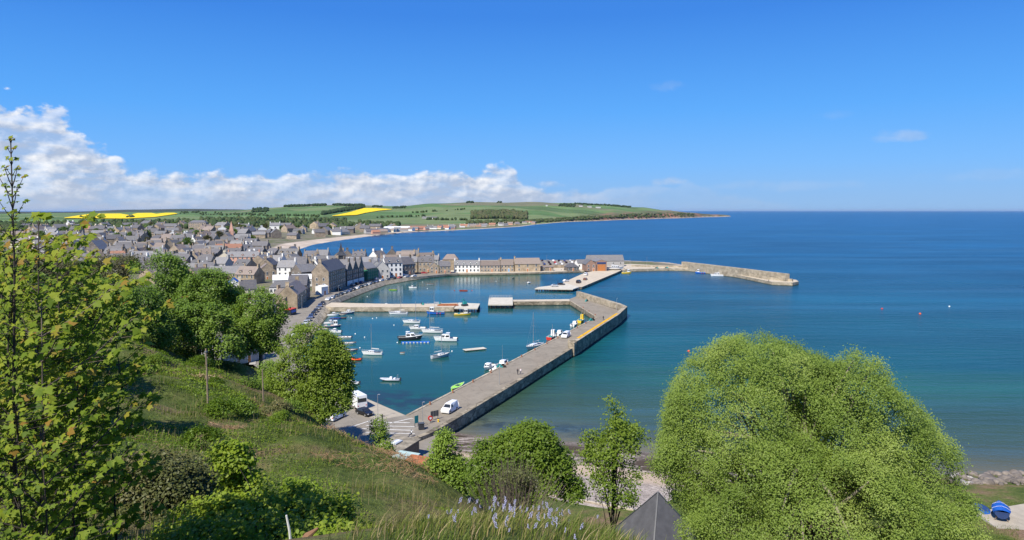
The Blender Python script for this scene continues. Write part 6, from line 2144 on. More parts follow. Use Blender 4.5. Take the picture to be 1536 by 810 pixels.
def cabin_into(mb, x0, x1, w, z0, z1, m, slope=.35, taper=.86):
    hw, tw = w / 2, w / 2 * taper
    vs = [(x0, -hw, z0), (x1, -hw * .92, z0), (x1, hw * .92, z0), (x0, hw, z0), (x0 + .05, -tw, z1), (x1 - slope, -tw * .95, z1), (x1 - slope, tw * .95, z1), (x0 + .05, tw, z1)]
    mb.add(vs, [(4, 5, 6, 7), (0, 1, 5, 4), (1, 2, 6, 5), (2, 3, 7, 6), (3, 0, 4, 7)], m)
    return vs


def cabin_windows(parent, vs, nside=2):
    def lerp4(a, b, c, d, u, v):
        a, b, c, d = map(Vector, (a, b, c, d))
        return a.lerp(b, u).lerp(d.lerp(c, u), v)
    for A in ((vs[0], vs[1], vs[5], vs[4]), (vs[3], vs[2], vs[6], vs[7]), (vs[1], vs[2], vs[6], vs[5])):
        k = nside if A[1] != vs[2] or A[0] == vs[3] else 2
        for i in range(k):
            u0, u1 = (i + .12) / k, (i + .88) / k
            q = [lerp4(*A, u0, .42), lerp4(*A, u1, .42), lerp4(*A, u1, .84), lerp4(*A, u0, .84)]
            nn = (q[1] - q[0]).cross(q[3] - q[0]).normalized()
            c = (Vector(vs[0]) + Vector(vs[6])) / 2
            if nn.dot(q[0] - c) < 0:
                nn = -nn
            q2 = [p + nn * .018 for p in q]
            MB().add(q2 + q, [(0, 1, 2, 3), (0, 4, 5, 1), (1, 5, 6, 2), (2, 6, 7, 3), (3, 7, 4, 0)], 'dark_glass').build('window', parent)


def outboard_into(mb, x, z, m='charcoal', y=0):
    mb.box((x - .22, y, z + .28), (.42, .30, .46), m, 0, .8).box((x - .22, y, z - .2), (.14, .1, .7), m).box((x - .02, y, z + .05), (.16, .16, .2), m)
    return mb


NB = {}


def boat(kind, label, px, py, L, head, hullm='white_gloss', cabm='white_gloss', B=None, F=None, group='boats moored in the harbour', z=0.0, mast=0.0, name=None, cover=None, stripe=None, deckm='deck_grey', at=None, nwin=2, cat='boat', mast_x=0.08, boom=True):
    p = Vector((at[0], at[1], z)) if at else gp(px, py, z)
    nm = name or {'open': 'rowing_boat', 'motor': 'motor_boat', 'sail': 'sailing_boat', 'fish': 'fishing_boat', 'rib': 'inflatable_boat', 'cruiser': 'motor_cruiser', 'kayak': 'kayak'}[kind]
    t = thing(nm, p, math.radians(head), label, cat, group)
    B = B or L * (.36 if kind != 'sail' else .31)
    F = F or {'open': .5, 'motor': .72, 'sail': .78, 'fish': 1.05, 'rib': .5, 'cruiser': 1.0, 'kayak': .3}[kind] * (L / 6) ** .35
    if kind == 'rib':
        mb = MB()
        for s in (1, -1):
            mb.tube([(-L / 2, s * B * .36, .32), (L * .15, s * B * .38, .36), (L * .34, s * B * .26, .46), (L * .5, 0.0, .58)], [.24, .25, .23, .2], hullm, 8)
        hl = mb.build('tube', t, smooth=True)
        mb = MB()
        mb.add([(-L / 2 + .1, -B * .34, .12), (L * .2, -B * .34, .16), (L * .44, 0, .3), (L * .2, B * .34, .16), (-L / 2 + .1, B * .34, .12), (-L / 2 + .1, 0, -.3), (L * .3, 0, -.25)], [(0, 1, 2, 3, 4), (0, 5, 6, 1), (4, 3, 6, 5), (1, 6, 2), (3, 2, 6)], deckm)
        mb.build('floor', t)
        MB().box((-L * .05, 0, .62), (.7, .8, .95), cabm, 0, .8).box((-L * .24, 0, .45), (.5, 1.0, .6), cabm).build('console', t)
        outboard_into(MB(), -L / 2 - .02, .42).build('outboard', t)
        if mast:
            MB().tube([(-L * .38, B * .3, .5), (-L * .4, B * .28, 1.7), (-L * .4, -B * .28, 1.7), (-L * .38, -B * .3, .5)], .04, 'aluminium', 5).build('arch', t)
        return t
    mb = MB()
    rows = hull_into(mb, L, B, F, hullm, stripe=stripe, fine=2.3 if kind != 'kayak' else 1.8, tr=.86 if kind not in ('sail', 'kayak') else (.62 if kind == 'sail' else .15))
    h = mb.build('hull', t, smooth=False)
    rail_into(MB(), rows, 'dirty_white' if kind != 'open' else ('varnish' if hullm != 'varnish' else 'dirty_white')).build('rubbing_strake', h)
    if kind == 'kayak':
        deck_into(MB(), rows, -.02, hullm).build('deck', t)
        MB().box((0, 0, F + .06), (L * .2, B * .5, .08), 'charcoal').build('seat', t)
        return t
    if kind == 'open':
        deck_into(MB(), rows, F * .62, deckm, .1).build('floor', t)
        for u in (-.22, .02, .24):
            i = int((u + .5) * 10)
            MB().box((L * u, 0, F * .78), (.24, rows[i][0][1] * 1.9, .05), 'varnish' if deckm != 'deck_grey' else 'dirty_white').build('seat', t)
        if cover:
            deck_into(MB(), [[(r[0][0], r[0][1], r[0][2] + .12 + .22 * (1 - abs(i / 5 - 1)))] for i, r in enumerate(rows)], 0, cover, -.04).build('cover', t)
        elif mast >= 0:
            outboard_into(MB(), -L / 2, F * .8).build('outboard', t)
        return t
    if kind == 'sail':
        deck_into(MB(), rows, .03, deckm).build('deck', t)
        mb = MB()
        vs = cabin_into(mb, -L * .12, L * .24, B * .56, F * 1.03, F * 1.03 + .48, cabm, .5, .8)
        cb = mb.build('cabin', t)
        cabin_windows(cb, vs, 3)
        MB().box((-L * .28, 0, F * 1.02), (L * .26, B * .5, .07), 'charcoal').build('cockpit', t)
        mh = mast or L * 1.25
        ms = MB().tube([(L * mast_x, 0, F), (L * mast_x, 0, mh)], [.085, .06], 'aluminium', 6).build('mast', t)
        sm = MB()
        for e in ((L * .47, 0, F * 1.4), (-L * .49, 0, F * 1.02), (L * mast_x, B * .45, F * 1.1), (L * mast_x, -B * .45, F * 1.1)):
            sm.tube([(L * mast_x, 0, mh * .97), e], .014, 'grey_metal', 3, cap=False)
        sm.tube([(L * mast_x, -B * .22, mh * .62), (L * mast_x, B * .22, mh * .62)], .03, 'aluminium', 4)
        sm.build('rigging', ms)
        if boom:
            MB().tube([(L * mast_x, 0, F + 1.2), (-L * .34, 0, F + 1.1)], [.12, .10], cover or 'dirty_white', 6).build('boom', t)
        rl = MB()
        for s in (1, -1):
            pp = [Vector((r[0][0], r[0][1] * s * .95, r[0][2] + .55)) for r in rows[::2]]
            rl.tube(pp, .02, 'aluminium', 3)
            for r in rows[::2]:
                rl.tube([(r[0][0], r[0][1] * s * .95, r[0][2]), (r[0][0], r[0][1] * s * .95, r[0][2] + .55)], .018, 'aluminium', 3)
        rl.build('railing', t)
        return t
    if kind in ('motor', 'cruiser'):
        deck_into(MB(), rows, .04, deckm, .05, 5).build('foredeck', t)
        deck_into(MB(), rows, F * .5, 'charcoal' if kind == 'cruiser' else deckm, .1, 0, 6).build('cockpit', t)
        mb = MB()
        vs = cabin_into(mb, -L * .08 if kind == 'motor' else -L * .2, L * .27, B * .7, F * .75, F + (.95 if kind == 'motor' else 1.25), cabm, .6 if kind == 'motor' else 1.1, .84)
        cb = mb.build('cabin', t)
        cabin_windows(cb, vs, nwin)
        if kind == 'cruiser':
            ar = MB().box((-L * .12, 0, F + 1.75), (L * .16, B * .5, .12), cabm)
            for s in (1, -1):
                ar.bar((-L * .16, s * B * .28, F + 1.2), (-L * .12, s * B * .24, F + 1.75), .3, .08, cabm)
            ar.build('flybridge', cb)
            MB().tube([(-L * .12, 0, F + 1.8), (-L * .14, 0, F + 3.0)], [.03, .015], 'aluminium', 4).build('aerial', cb)
        if mast:
            MB().tube([(-L * .02, 0, F + .9), (-L * .02, 0, F + mast)], [.05, .025], 'aluminium', 5).build('mast', cb)
        outboard_into(MB(), -L / 2, F * .75).build('outboard', t)
        rl = MB()
        for s in (1, -1):
            pp = [Vector((r[0][0], r[0][1] * s * .9, r[0][2] + .45)) for r in rows[6:]]
            rl.tube(pp, .02, 'aluminium', 3)
            for r in rows[6::2]:
                rl.tube([(r[0][0], r[0][1] * s * .9, r[0][2]), (r[0][0], r[0][1] * s * .9, r[0][2] + .45)], .018, 'aluminium', 3)
        rl.build('railing', t)
        return t
    if kind == 'fish':
        deck_into(MB(), rows, .22, deckm, .08).build('deck', t)
        mb = MB()
        vs = cabin_into(mb, L * .08, L * .3, B * .55, F * .9, F + 2.0, cabm, .12, .92)
        cb = mb.build('wheelhouse', t)
        cabin_windows(cb, vs, 2)
        ms = MB().tube([(L * .05, 0, F), (L * .05, 0, F + (mast or 3.6))], [.08, .05], 'aluminium', 5).tube([(L * .05, 0, F + 2.6), (-L * .3, 0, F + 1.9)], .05, 'aluminium', 5).build('mast', t)
        MB().box((-L * .22, 0, F * .95), (1.0, B * .5, .6), 'teal').build('winch', t)
        for k in range(3):
            MB().tube([(-L * .1 - k * .7, B * .5 * .95, F * .75), (-L * .1 - k * .7, B * .5 * .97, F * .2)], .14, ['orange', 'charcoal', 'orange'][k], 6).build('fender', t)
        return t


boat('motor', 'small blue-hulled boat with white cabin under the root of the low stone jetty', 522, 470.5, 6, 4, 'navy', stripe='dirty_white')
boat('motor', 'white cabin boat nearest the buttressed wall, top of the row on the left', 500, 474, 5, 10)
boat('open', 'pale green open boat lying beside the topmost white cabin boat', 512, 473, 5, 6, 'dirty_white', deckm='lime')
boat('open', 'bright blue covered boat in the row by the buttressed wall', 503.5, 479, 4.6, 8, 'blue', cover='tarp_blue')
boat('open', 'little dark blue and brown boat right of the bright blue covered one', 514, 478, 3.4, 5, 'navy', deckm='varnish')
boat('motor', 'white boat with a low cuddy third down the row on the left', 495, 486, 4.8, 12)
boat('fish', 'white and navy boat with a wheelhouse and red gear by the buttressed wall', 499, 490.5, 6.6, 3, 'navy', B=2.2, F=.65, stripe='dirty_white', deckm='red')
boat('open', 'white boat tucked in at the wall left of the motor boat pair', 486, 495, 4.6, 8, deckm='dirty_white')
boat('motor', 'all white motor boat at the bottom of the cluster by the wall', 503, 499, 4.6, 175)
boat('open', 'white open boat with a black outboard just above another white open boat', 516, 507, 5.2, 182, deckm='dirty_white')
boat('open', 'white open boat with a red flag post, second open boat down the left row', 524, 516, 4.8, 4, deckm='deck_grey')
boat('open', 'long grey open boat above the orange inflatable', 523, 527, 6.2, 4, 'grey_hull', deckm='varnish')
boat('open', 'pale grey boat with its end hidden by the lime green tree', 511, 532, 4.4, 178, 'dirty_white')
boat('rib', 'bright orange inflatable boat with a black outboard', 530, 540.5, 4.8, 178, 'orange', 'charcoal')
boat('sail', 'white sailing boat with a tall bare mast right of the orange inflatable', 558, 532, 6.6, 176, mast=9.8, mast_x=.02)
boat('rib', 'white inflatable boat poking out behind the lime green tree', 527, 576, 4.2, 170, 'dirty_white', 'white_gloss')
boat('rib', 'grey inflatable boat with a big white console alone in the near water', 585, 571, 5.2, 176, 'grey_hull', 'white_gloss', mast=1)
boat('open', 'tiny white tender floating left of the sailing boats', 604, 530, 1.6, 0, 'white_gloss', deckm='dirty_white', mast=-1)
boat('cruiser', 'dark-hulled motor cruiser with a white top moored on a blue float', 616, 509.5, 8.4, 8, 'charcoal')
boat('sail', 'white sailing boat with a blue sail cover above the other yachts', 617, 484.5, 7.2, 176, cover='blue', mast=8.8, mast_x=-.25)
boat('motor', 'white motor boat with black outboards between two yachts', 626, 494, 6.2, 182, cabm='white_gloss')
boat('sail', 'white yacht with a tall mast and dark cockpit below the boat with black outboards', 648, 499, 8.0, 178, mast=9.5, mast_x=.1)
boat('cruiser', 'white motor yacht with a dark cockpit canopy left of the floating pontoon', 668, 511.5, 8.2, 178)
boat('sail', 'grey and white sailing boat turned bow away below the white motor yacht', 661, 536, 6.6, 38, 'grey_hull', mast=8.2, mast_x=.05)
boat('sail', 'white and navy ketch lying alongside the low stone jetty', 597, 471.5, 8.4, 178, 'white_gloss', stripe='navy', mast=7.8, mast_x=-.15)
boat('motor', 'boat under a white canopy on the far side of the low stone jetty', 588, 451.5, 5, 90, at=(-59, 326), mast=6.5, cabm='dirty_white')
boat('fish', 'blue fishing boat with white wheelhouse alongside the low stone jetty', 653, 471.3, 8.0, 182, 'blue', B=2.8, stripe='navy')
boat('sail', 'yacht with raised mast moored behind the end of the low stone jetty', 655, 455, 8.0, 178, at=(-36, 327), mast=7.6, stripe='navy')
boat('fish', 'yellow workboat under the concrete end of the low stone jetty', 694, 473, 7.4, 2, 'yellow', 'dirty_white', B=2.6, F=.8, mast=1.2)
boat('open', 'lime yellow boat floating near the street wall of the north basin', 589, 435.5, 4.8, 175, 'lime', deckm='yellow')
boat('motor', 'small white motor boat in the north basin, right of the lime yellow boat', 619, 432.5, 4.8, 178)
boat('open', 'grey dinghy with an outboard in the north basin', 645, 427, 4.2, 184, 'grey_hull', deckm='charcoal')
boat('open', 'red boat in the north basin between two red buoys', 695, 436.5, 4.8, 178, 'red', deckm='red', mast=-1)
boat('open', 'small dark boat at the far right of the north basin', 769, 417.5, 2.6, 100, 'charcoal')
boat('rib', 'grey inflatable with an outboard left of the wide concrete pad', 793, 425, 4.4, 60, 'grey_hull', 'dirty_white')
boat('motor', 'white motor boat on the left of three tied to the long pier', 733, 553, 6.4, 250)
boat('rib', 'light inflatable squeezed between two white motor boats at the long pier', 744, 555, 5.6, 68, 'dirty_white', 'white_gloss')
boat('motor', 'white motor boat with a mast on the right of three tied to the long pier', 754, 549, 6.8, 64, mast=5.5)
boat('sail', 'white yacht with a very tall mast lying along the long pier', 801, 522, 10.5, 240, mast=12.0, mast_x=.05, cover='dirty_white')
boat('fish', 'small red and white fishing boat beside the white van on the pier', 828, 508, 6.4, 66, 'red', 'white_gloss', stripe='white_paint', mast=4.0)
boat('motor', 'grey and white motor boat behind the white van on the pier', 839, 502, 5.6, 66, cabm='white_gloss')
boat('motor', 'white boat at the inner corner of the pier beside the yellow one', 862, 488, 6, 66)
boat('fish', 'small boat with a yellow wheelhouse at the inner corner of the pier', 872, 483, 6.0, 66, 'yellow', 'yellow', mast=3)
boat('kayak', 'lime green kayak floating against the foot of the long pier', 687, 580, 7.0, 67, 'lime', B=2.0, z=.25)
boat('motor', 'little white boat against the right side of the car jetty', 918, 412.5, 4.6, 60)
boat('open', 'dark open boat against the right side of the car jetty', 906, 417.5, 4.4, 60, 'charcoal')
boat('fish', 'yellow and white fishing boat below the boat houses', 940, 410.5, 7.0, 2, 'yellow', 'white_gloss', B=2.4)
boat('fish', 'blue fishing boat with a dark canopy under the breakwater wall', 1050, 410.5, 7.2, 178, 'blue', 'white_gloss', B=2.6)
boat('cruiser', 'white motor yacht under the breakwater wall', 1075, 414.5, 8.6, 176)
boat('cruiser', 'big white cabin boat with dark windows ashore beside the boat houses', 0, 0, 13.5, 2, z=2.3, at=(75.5, 512.5), B=4.2, group='boats ashore', stripe='navy', nwin=4)
MB().box((0, 0, -.5), (9, 1.2, .6), 'tarred').build('cradle', bpy.data.objects['motor_cruiser.003'] if 'motor_cruiser.003' in bpy.data.objects else None)

pt = thing('pontoon', gp(712, 525, 0), math.radians(28), 'pale floating pontoon alone in the middle of the near basin', 'pontoon')
MB().box((0, 0, .34), (7.4, 2.6, .14), 'pale_concrete').build('deck', pt)
for k in range(4):
    MB().box((-2.7 + k * 1.8, 0, .1), (1.2, 2.3, .32), 'tarred').build('float', pt)
pt = thing('pontoon', gp(621, 513, 0), math.radians(6), 'blue plastic float lying under the dark-hulled motor cruiser', 'pontoon')
MB().box((0.6, -1.7, .2), (9.6, 1.3, .5), 'blue').build('deck', pt)
for k in range(8):
    MB().box((-3.6 + k * 1.2, -2.37, .22), (.5, .06, .36), 'dirty_white').build('fender', pt)

# buoys
def buoy(px, py, m, label, r=.32):
    t = thing('buoy', gp(px, py, 0), 0, label, 'buoy', 'mooring buoys')
    me = MB()
    me.tube([(0, 0, -r * .5), (0, 0, -r * .2), (0, 0, r * .4), (0, 0, r * .9), (0, 0, r * 1.1)], [r * .5, r * .95, r, r * .55, r * .1], m, 10).build('float', t, smooth=True)
    MB().tube([(0, 0, r * 1.05), (0, 0, r * 1.4)], r * .12, 'grey_metal', 5).build('ring', t)


buoy(682, 436, 'red', 'red buoy left of the red boat')
buoy(708, 436, 'red', 'red buoy right of the red boat')
buoy(1033, 527, 'orange', 'orange buoy in open water above the huge round tree', .4)
buoy(1323, 463.5, 'red', 'reddish buoy far out at sea, left of another', .5)
buoy(1380, 471, 'orange', 'orange buoy far out at sea, right of the reddish one', .5)
buoy(1424, 460, 'white_paint', 'pale buoy farthest right out at sea', .4)
for px, py, lab in ((527, 477, 'white buoy right of the bright blue covered boat'), (559, 478, 'left white buoy below the low stone jetty'), (565, 477, 'right white buoy below the low stone jetty'), (591, 488, 'white buoy left of the white yachts'),
                    (547, 506, 'white buoy between the left row and the yachts'), (533, 501, 'white buoy beside the all white motor boat'), (596, 514, 'white buoy beside the dark cruiser float'), (551, 445, 'white buoy near the street wall of the north basin'),
                    (634, 423, 'white buoy above the small white motor boat'), (641, 433, 'white buoy under the grey dinghy'), (540, 522, 'white buoy right of the long grey open boat'), (678, 527, 'white buoy beside the grey and white sailing boat'), (744, 422, 'white buoy in the middle of the north basin')):
    buoy(px, py, 'white_paint', lab, .25)

# ------------------------------------------------------------------ vehicles
def car_proto(name, col, kind='car'):
    m = 'paint_' + col
    t = thing(name, (0, 0, 0), 0, 'x', {'car': 'car', 'van': 'van', 'camper': 'camper van'}[kind], 'parked vehicles')
    if kind == 'car':
        W, prof, belt = 1.76, [(-2.1, .3), (2.1, .3), (2.14, .6), (2.0, .78), (.95, .95), (.25, 1.42), (-1.0, 1.47), (-1.75, 1.05), (-2.1, .92)], .96
        gl = [((.90, .98), (.30, 1.38)), ((-1.08, 1.42), (-1.70, 1.06))]
        side = [(.72, .98), (.18, 1.36), (-.95, 1.40), (-1.45, 1.06), (-1.4, .98)]
        wx, wr = (1.32, -1.3), .32
    elif kind == 'van':
        W, prof, belt = 1.95, [(-2.4, .3), (2.4, .3), (2.46, .75), (2.2, 1.0), (1.55, 1.2), (.95, 1.88), (.4, 1.98), (-2.3, 1.98), (-2.42, 1.2)], 1.2
        gl = [((1.53, 1.24), (1.0, 1.82)), ((-2.405, 1.25), (-2.34, 1.8))]
        side = [(1.35, 1.22), (.95, 1.75), (.3, 1.78), (.3, 1.22)]
        wx, wr = (1.55, -1.45), .34
    else:
        W, prof, belt = 2.3, [(-3.1, .4), (3.0, .4), (3.05, .9), (2.7, 1.2), (2.2, 1.45), (2.0, 2.0), (2.35, 2.5), (1.9, 3.0), (-3.0, 3.0), (-3.12, 1.4)], 3.2
        gl = [((2.6, 1.26), (2.12, 1.92)), ((-3.12, 1.6), (-3.05, 2.4))]
        side = [(.6, 1.6), (.6, 2.2), (-.6, 2.2), (-.6, 1.6)]
        wx, wr = (1.9, -1.7), .36
    mb = MB()
    hw = W / 2

    def yy(z):
        return hw if z <= belt else hw - (z - belt) * .42
    n = len(prof)
    vs = [(x, -yy(z), z) for x, z in prof] + [(x, yy(z), z) for x, z in prof]
    mb.add(vs, [tuple(range(n)), tuple(range(2 * n - 1, n - 1, -1))] + [(i, n + i, n + (i + 1) % n, (i + 1) % n) for i in range(n)], m)
    mb.build('body', t)
    for nm, (a, b) in zip(('windscreen', 'rear_window'), gl):
        d = Vector((b[0] - a[0], b[1] - a[1]))
        nr = Vector((d.y, -d.x)).normalized() * .012 * (1 if nm == 'windscreen' else -1)
        if kind != 'car' and nm == 'rear_window':
            nr = Vector((-.02, 0))
        w0, w1 = yy(a[1]) * .88, yy(b[1]) * .86
        MB().add([(a[0] + nr.x, -w0, a[1] + nr.y), (a[0] + nr.x, w0, a[1] + nr.y), (b[0] + nr.x, w1, b[1] + nr.y), (b[0] + nr.x, -w1, b[1] + nr.y)], [(0, 1, 2, 3)], 'dark_glass').build(nm, t)
    for s in (1, -1):
        MB().add([(x, s * (yy(z) + .012), z) for x, z in side], [tuple(range(len(side))) if s < 0 else tuple(range(len(side)))[::-1]], 'dark_glass').build('side_window', t)
        f = prof[2]
        MB().box((f[0] - .04, s * hw * .74, f[1] + .02), (.1, .32, .16), 'white_gloss').build('headlight', t)
        MB().box((prof[-1][0] + .02, s * hw * .8, .85), (.08, .22, .2), 'red').build('tail_light', t)
        for x in wx:
            w = MB().tube([(x, s * (hw - .2), wr), (x, s * (hw + .015), wr)], wr, 'black_rubber', 12).build('wheel', t)
            MB().tube([(x, s * (hw - .05), wr), (x, s * (hw + .03), wr)], wr * .58, 'aluminium', 8).build('rim', w)
    return note(t)


CARCOL = {'white': (.74, .74, .73), 'black': (.012, .012, .014), 'grey': (.16, .17, .18), 'silver': (.45, .46, .47), 'blue': (.03, .06, .16), 'red': (.35, .02, .02), 'brown': (.14, .07, .04)}
for k, v in CARCOL.items():
    flat('paint_' + k, v, 0.28, 0.03, 2, 0.6)
CP = {}


def vehicle(kind, col, x, y, z, head, label, group='parked vehicles'):
    k = (kind, col)
    nm = {'car': 'parked_car', 'van': 'parked_van', 'camper': 'camper_van'}[kind]
    if k not in CP:
        t = CP[k] = car_proto(nm, col, kind)
    else:
        t = dup(CP[k], (0, 0, 0), 0, '')
    t.location = (x, y, z)
    t.rotation_euler = (0, 0, math.radians(head))
    t['label'] = label
    t['group'] = group
    return t


p = gp(675, 617, 2.03)
vehicle('van', 'white', p.x, p.y, 2.03, -112, 'white panel van on the near end of the long pier', 'vehicles on the long pier')
p = gp(849, 506, 2.03)
vehicle('van', 'white', p.x, p.y, 2.03, -112, 'white van far along the pier beside the red and white boat', 'vehicles on the long pier')
p = gp(547, 622, 2.02)
vehicle('car', 'black', p.x, p.y, 2.02, -42, 'black car with a pale roof glint parked behind the white camper van by the water', 'vehicles on the near quay')
p = gp(535, 609, 2.05)
vehicle('camper', 'white', p.x, p.y, 2.05, 125, 'white camper van at the water edge in front of the black car', 'vehicles on the near quay')
p = gp(504, 628, 2.05)
vehicle('van', 'white', p.x, p.y, 2.05, 70, 'white van half hidden under the lime green tree', 'vehicles on the near quay')


def along(P, d):
    P = [Vector(q) for q in P]
    for a, b in zip(P[:-1], P[1:]):
        L_ = (b - a).length
        if d <= L_:
            return a.lerp(b, d / L_), (b - a).normalized()
        d -= L_
    return P[-1], (P[-1] - P[-2]).normalized()


STREET = [Vector(q) for q in QT[5:16]]
seq = [('van', 'white'), ('car', 'white'), ('car', 'black'), ('car', 'silver'), ('car', 'grey'), ('car', 'blue'), ('car', 'black'), ('car', 'black'), ('car', 'grey'), ('car', 'blue'), ('car', 'black')]
for i, (k, c) in enumerate(seq):
    q, d = along(STREET, 16 + i * 8.2)
    nr = Vector((-d.y, d.x, 0)) * 2.0
    vehicle(k, c, q.x + nr.x, q.y + nr.y, 2.2, math.degrees(math.atan2(d.y, d.x)) + 180, f'{c} {k}, {ORD[i]} in the row parked above the buttressed wall, counted from the trees', 'row parked above the buttressed wall')
seq2 = 'white silver black black grey blue black white black grey silver black blue white grey black red silver white'.split()
for i, c in enumerate(seq2):
    q, d = along(STREET, 112 + i * 7.0)
    nr = Vector((-d.y, d.x, 0)) * 2.2
    vehicle('car', c, q.x + nr.x, q.y + nr.y, q.z + .01, math.degrees(math.atan2(d.y, d.x)) + 180, f'{c} car, {ORD[i]} along the curve of the street beyond the low stone jetty', 'cars along the curve of the street')
for i, (x, y, c, h_) in enumerate(((-91, 398, 'grey', 85), (-90.2, 405, 'black', 86), (-89, 412, 'blue', 86), (-84, 433, 'silver', 70), (-70.5, 461, 'white', 40), (-60, 477, 'red', 5), (-47, 488, 'black', 4), (-93, 375, 'black', 88))):
    vehicle('car', c, x, y, 2.02 if y > 440 else 2.2, h_, ['grey car in front of the white shop front', 'black car before the middle peaked house', 'blue car before the last peaked house', 'silver car under the green netting', 'white car before the white house with navy trim',
                                                         'bright red car at the sandy corner of the street', 'black car left of the white cottage row', 'black car below the tall stone block'][i], 'cars on the house side of the street')
# car park behind the stone barn
struct(MB().prism([(22, 534, 0), (60, 537, 0), (62, 596, 0), (14, 592, 0)], -1, 3.2, 'road_tar', 'house_stone').build('car_park'))
tag(MB().wall([(60, 533.9, 0), (22, 530.9, 0)], 3.6, .5, 'house_stone', 'house_stone').build('stone_wall'), 'low stone wall holding up the car park', 'wall')
cc = 'blue black silver white grey black white blue grey black red silver black white grey blue black grey white black blue silver black grey'.split()
for i, c in enumerate(cc):
    row, k = divmod(i, 8)
    vehicle('car', c, 25 + k * 4.6, 540 + row * 19 + rr.uniform(-1, 1), 3.21, 90 + rr.uniform(-4, 4), f'{c} car, {ORD[k]} from the left in the {["front", "middle", "back"][row]} row of the car park', 'cars in the car park')
for px, py, k, c, hd, lab in ((879, 413, 'van', 'white', 70, 'white van at the root of the car jetty'), (868, 424.5, 'van', 'black', 66, 'black van halfway down the car jetty'), (878, 420, 'car', 'brown', 66, 'brown car right of the black van on the car jetty'),
                              (832, 430, 'car', 'silver', 10, 'silver car on the wide concrete pad'), (842, 427.5, 'car', 'black', 10, 'black car on the wide concrete pad beside the silver one'), (849, 422.5, 'car', 'white', 40, 'white car at the left edge of the car jetty')):
    p = gp(px, py, 1.6)
    vehicle(k, c, p.x, p.y, 1.61, hd, lab, 'vehicles on the car jetty')
# red-topped food stall on the street
st = thing('food_stall', gp(436, 472, 2.2), math.radians(80), 'dark food stall with a red roof at the street side', 'stall')
MB().box((0, 0, 1.2), (5, 2.6, 2.4), 'charcoal').build('body', st)
MB().box((0, 0, 2.5), (5.6, 3.2, .18), 'red').build('roof', st)
MB().box((0, -1.32, 1.5), (3.6, .08, .9), 'blue').build('counter', st)

# ------------------------------------------------------------------ posts, signs, small things on the quay
def lamp(px, py, hgt_, label, z=2.0, at=None):
    p = gp(px, py, z)
    t = thing('street_lamp', p, 0, label, 'street lamp', 'lamp posts round the harbour')
    MB().tube([(0, 0, 0), (0, 0, 1.0), (0, 0, 1.02), (0, 0, hgt_)], [.10, .10, .07, .05], 'aluminium', 6).build('pole', t)
    MB().tube([(0, 0, hgt_), (0.1, 0, hgt_ + .1), (.5, 0, hgt_ + .14)], [.05, .09, .07], 'aluminium', 5).build('lamp_head', t)


lamp(567, 628, 5.0, 'lamp post at the apron beside the painted bays')
lamp(634, 640, 4.9, 'lamp post at the near end of the long pier')
lamp(749, 577, 4.2, 'lamp post on the long pier below the couple')
lamp(925, 466, 5.2, 'lamp post at the outer elbow of the long pier')
lamp(867, 446, 4.6, 'lamp post at the inner end of the high pier wall')
lamp(820, 399, 8.0, 'tall lamp post in the car park', 3.2)
lamp(945, 403, 7.5, 'tall lamp post beside the big white cabin boat ashore', 1.6)
lamp(970, 403, 8.5, 'lamp post alone on the root of the breakwater', 1.6)
lamp(508, 447, 6.0, 'lamp post on the street beside the low stone jetty', 2.2)
lamp(453, 464, 6.0, 'lamp post in front of the tan corner house', 2.2)


def hit(px, py, Y0=6, Y1=190):
    Ys = np.linspace(Y0, Y1, 900)
    d = ray(px, py)
    X, Z = Ys * d[0] / d[1], EYE + Ys * d[2] / d[1]
    g = hill_z(X, Ys)
    b = Z < g
    i = int(np.argmax(b)) if b.any() else len(Ys) - 1
    return Vector((X[i], Ys[i], g[i]))


p = hit(312, 611)
t = thing('utility_pole', p, 0, 'grey wooden pole standing alone on the grassy slope', 'pole')
MB().tube([(0, 0, -.5), (0.02, 0, 3), (0, 0, 90 * p.y / FPX)], [.08, .07, .06], 'wood_pole', 8).build('pole', t)
MB().tube([(0, 0, 90 * p.y / FPX - .3), (0, 0, 90 * p.y / FPX - .2)], .12, 'grey_metal', 8).build('band', t)
p = hit(395, 602)
t = thing('utility_pole', p, 0, 'thin dark pole beside the young sapling above the lime green tree', 'pole')
MB().tube([(0, 0, -.5), (0, 0, 50 * p.y / FPX)], [.08, .06], 'wood_pole', 6).build('pole', t)
p = gp(574, 657, 2.0)
t = thing('utility_pole', p, 0, 'black tarred pole at the edge of the painted bays', 'pole')
MB().tube([(0, 0, 0), (0, 0, 4.6)], [.14, .11], 'tarred', 8).build('pole', t)
MB().box((0, 0, 4.3), (.9, .1, .1), 'tarred').build('cross_bar', t)


def board(px, py, w, h, n, label, m='dark_metal', rz=20):
    t = thing('sign_board', gp(px, py, 2.02), math.radians(rz), label, 'sign')
    for i in range(n):
        MB().box(((i - (n - 1) / 2) * (w / n), 0, .75 + h / 2), (w / n * .9, .06, h), m).build('panel', t)
    for s in (-1, 1):
        MB().box((s * w * .42, .06, (.75 + h) / 2), (.08, .08, .75 + h), 'dark_metal').build('post', t)


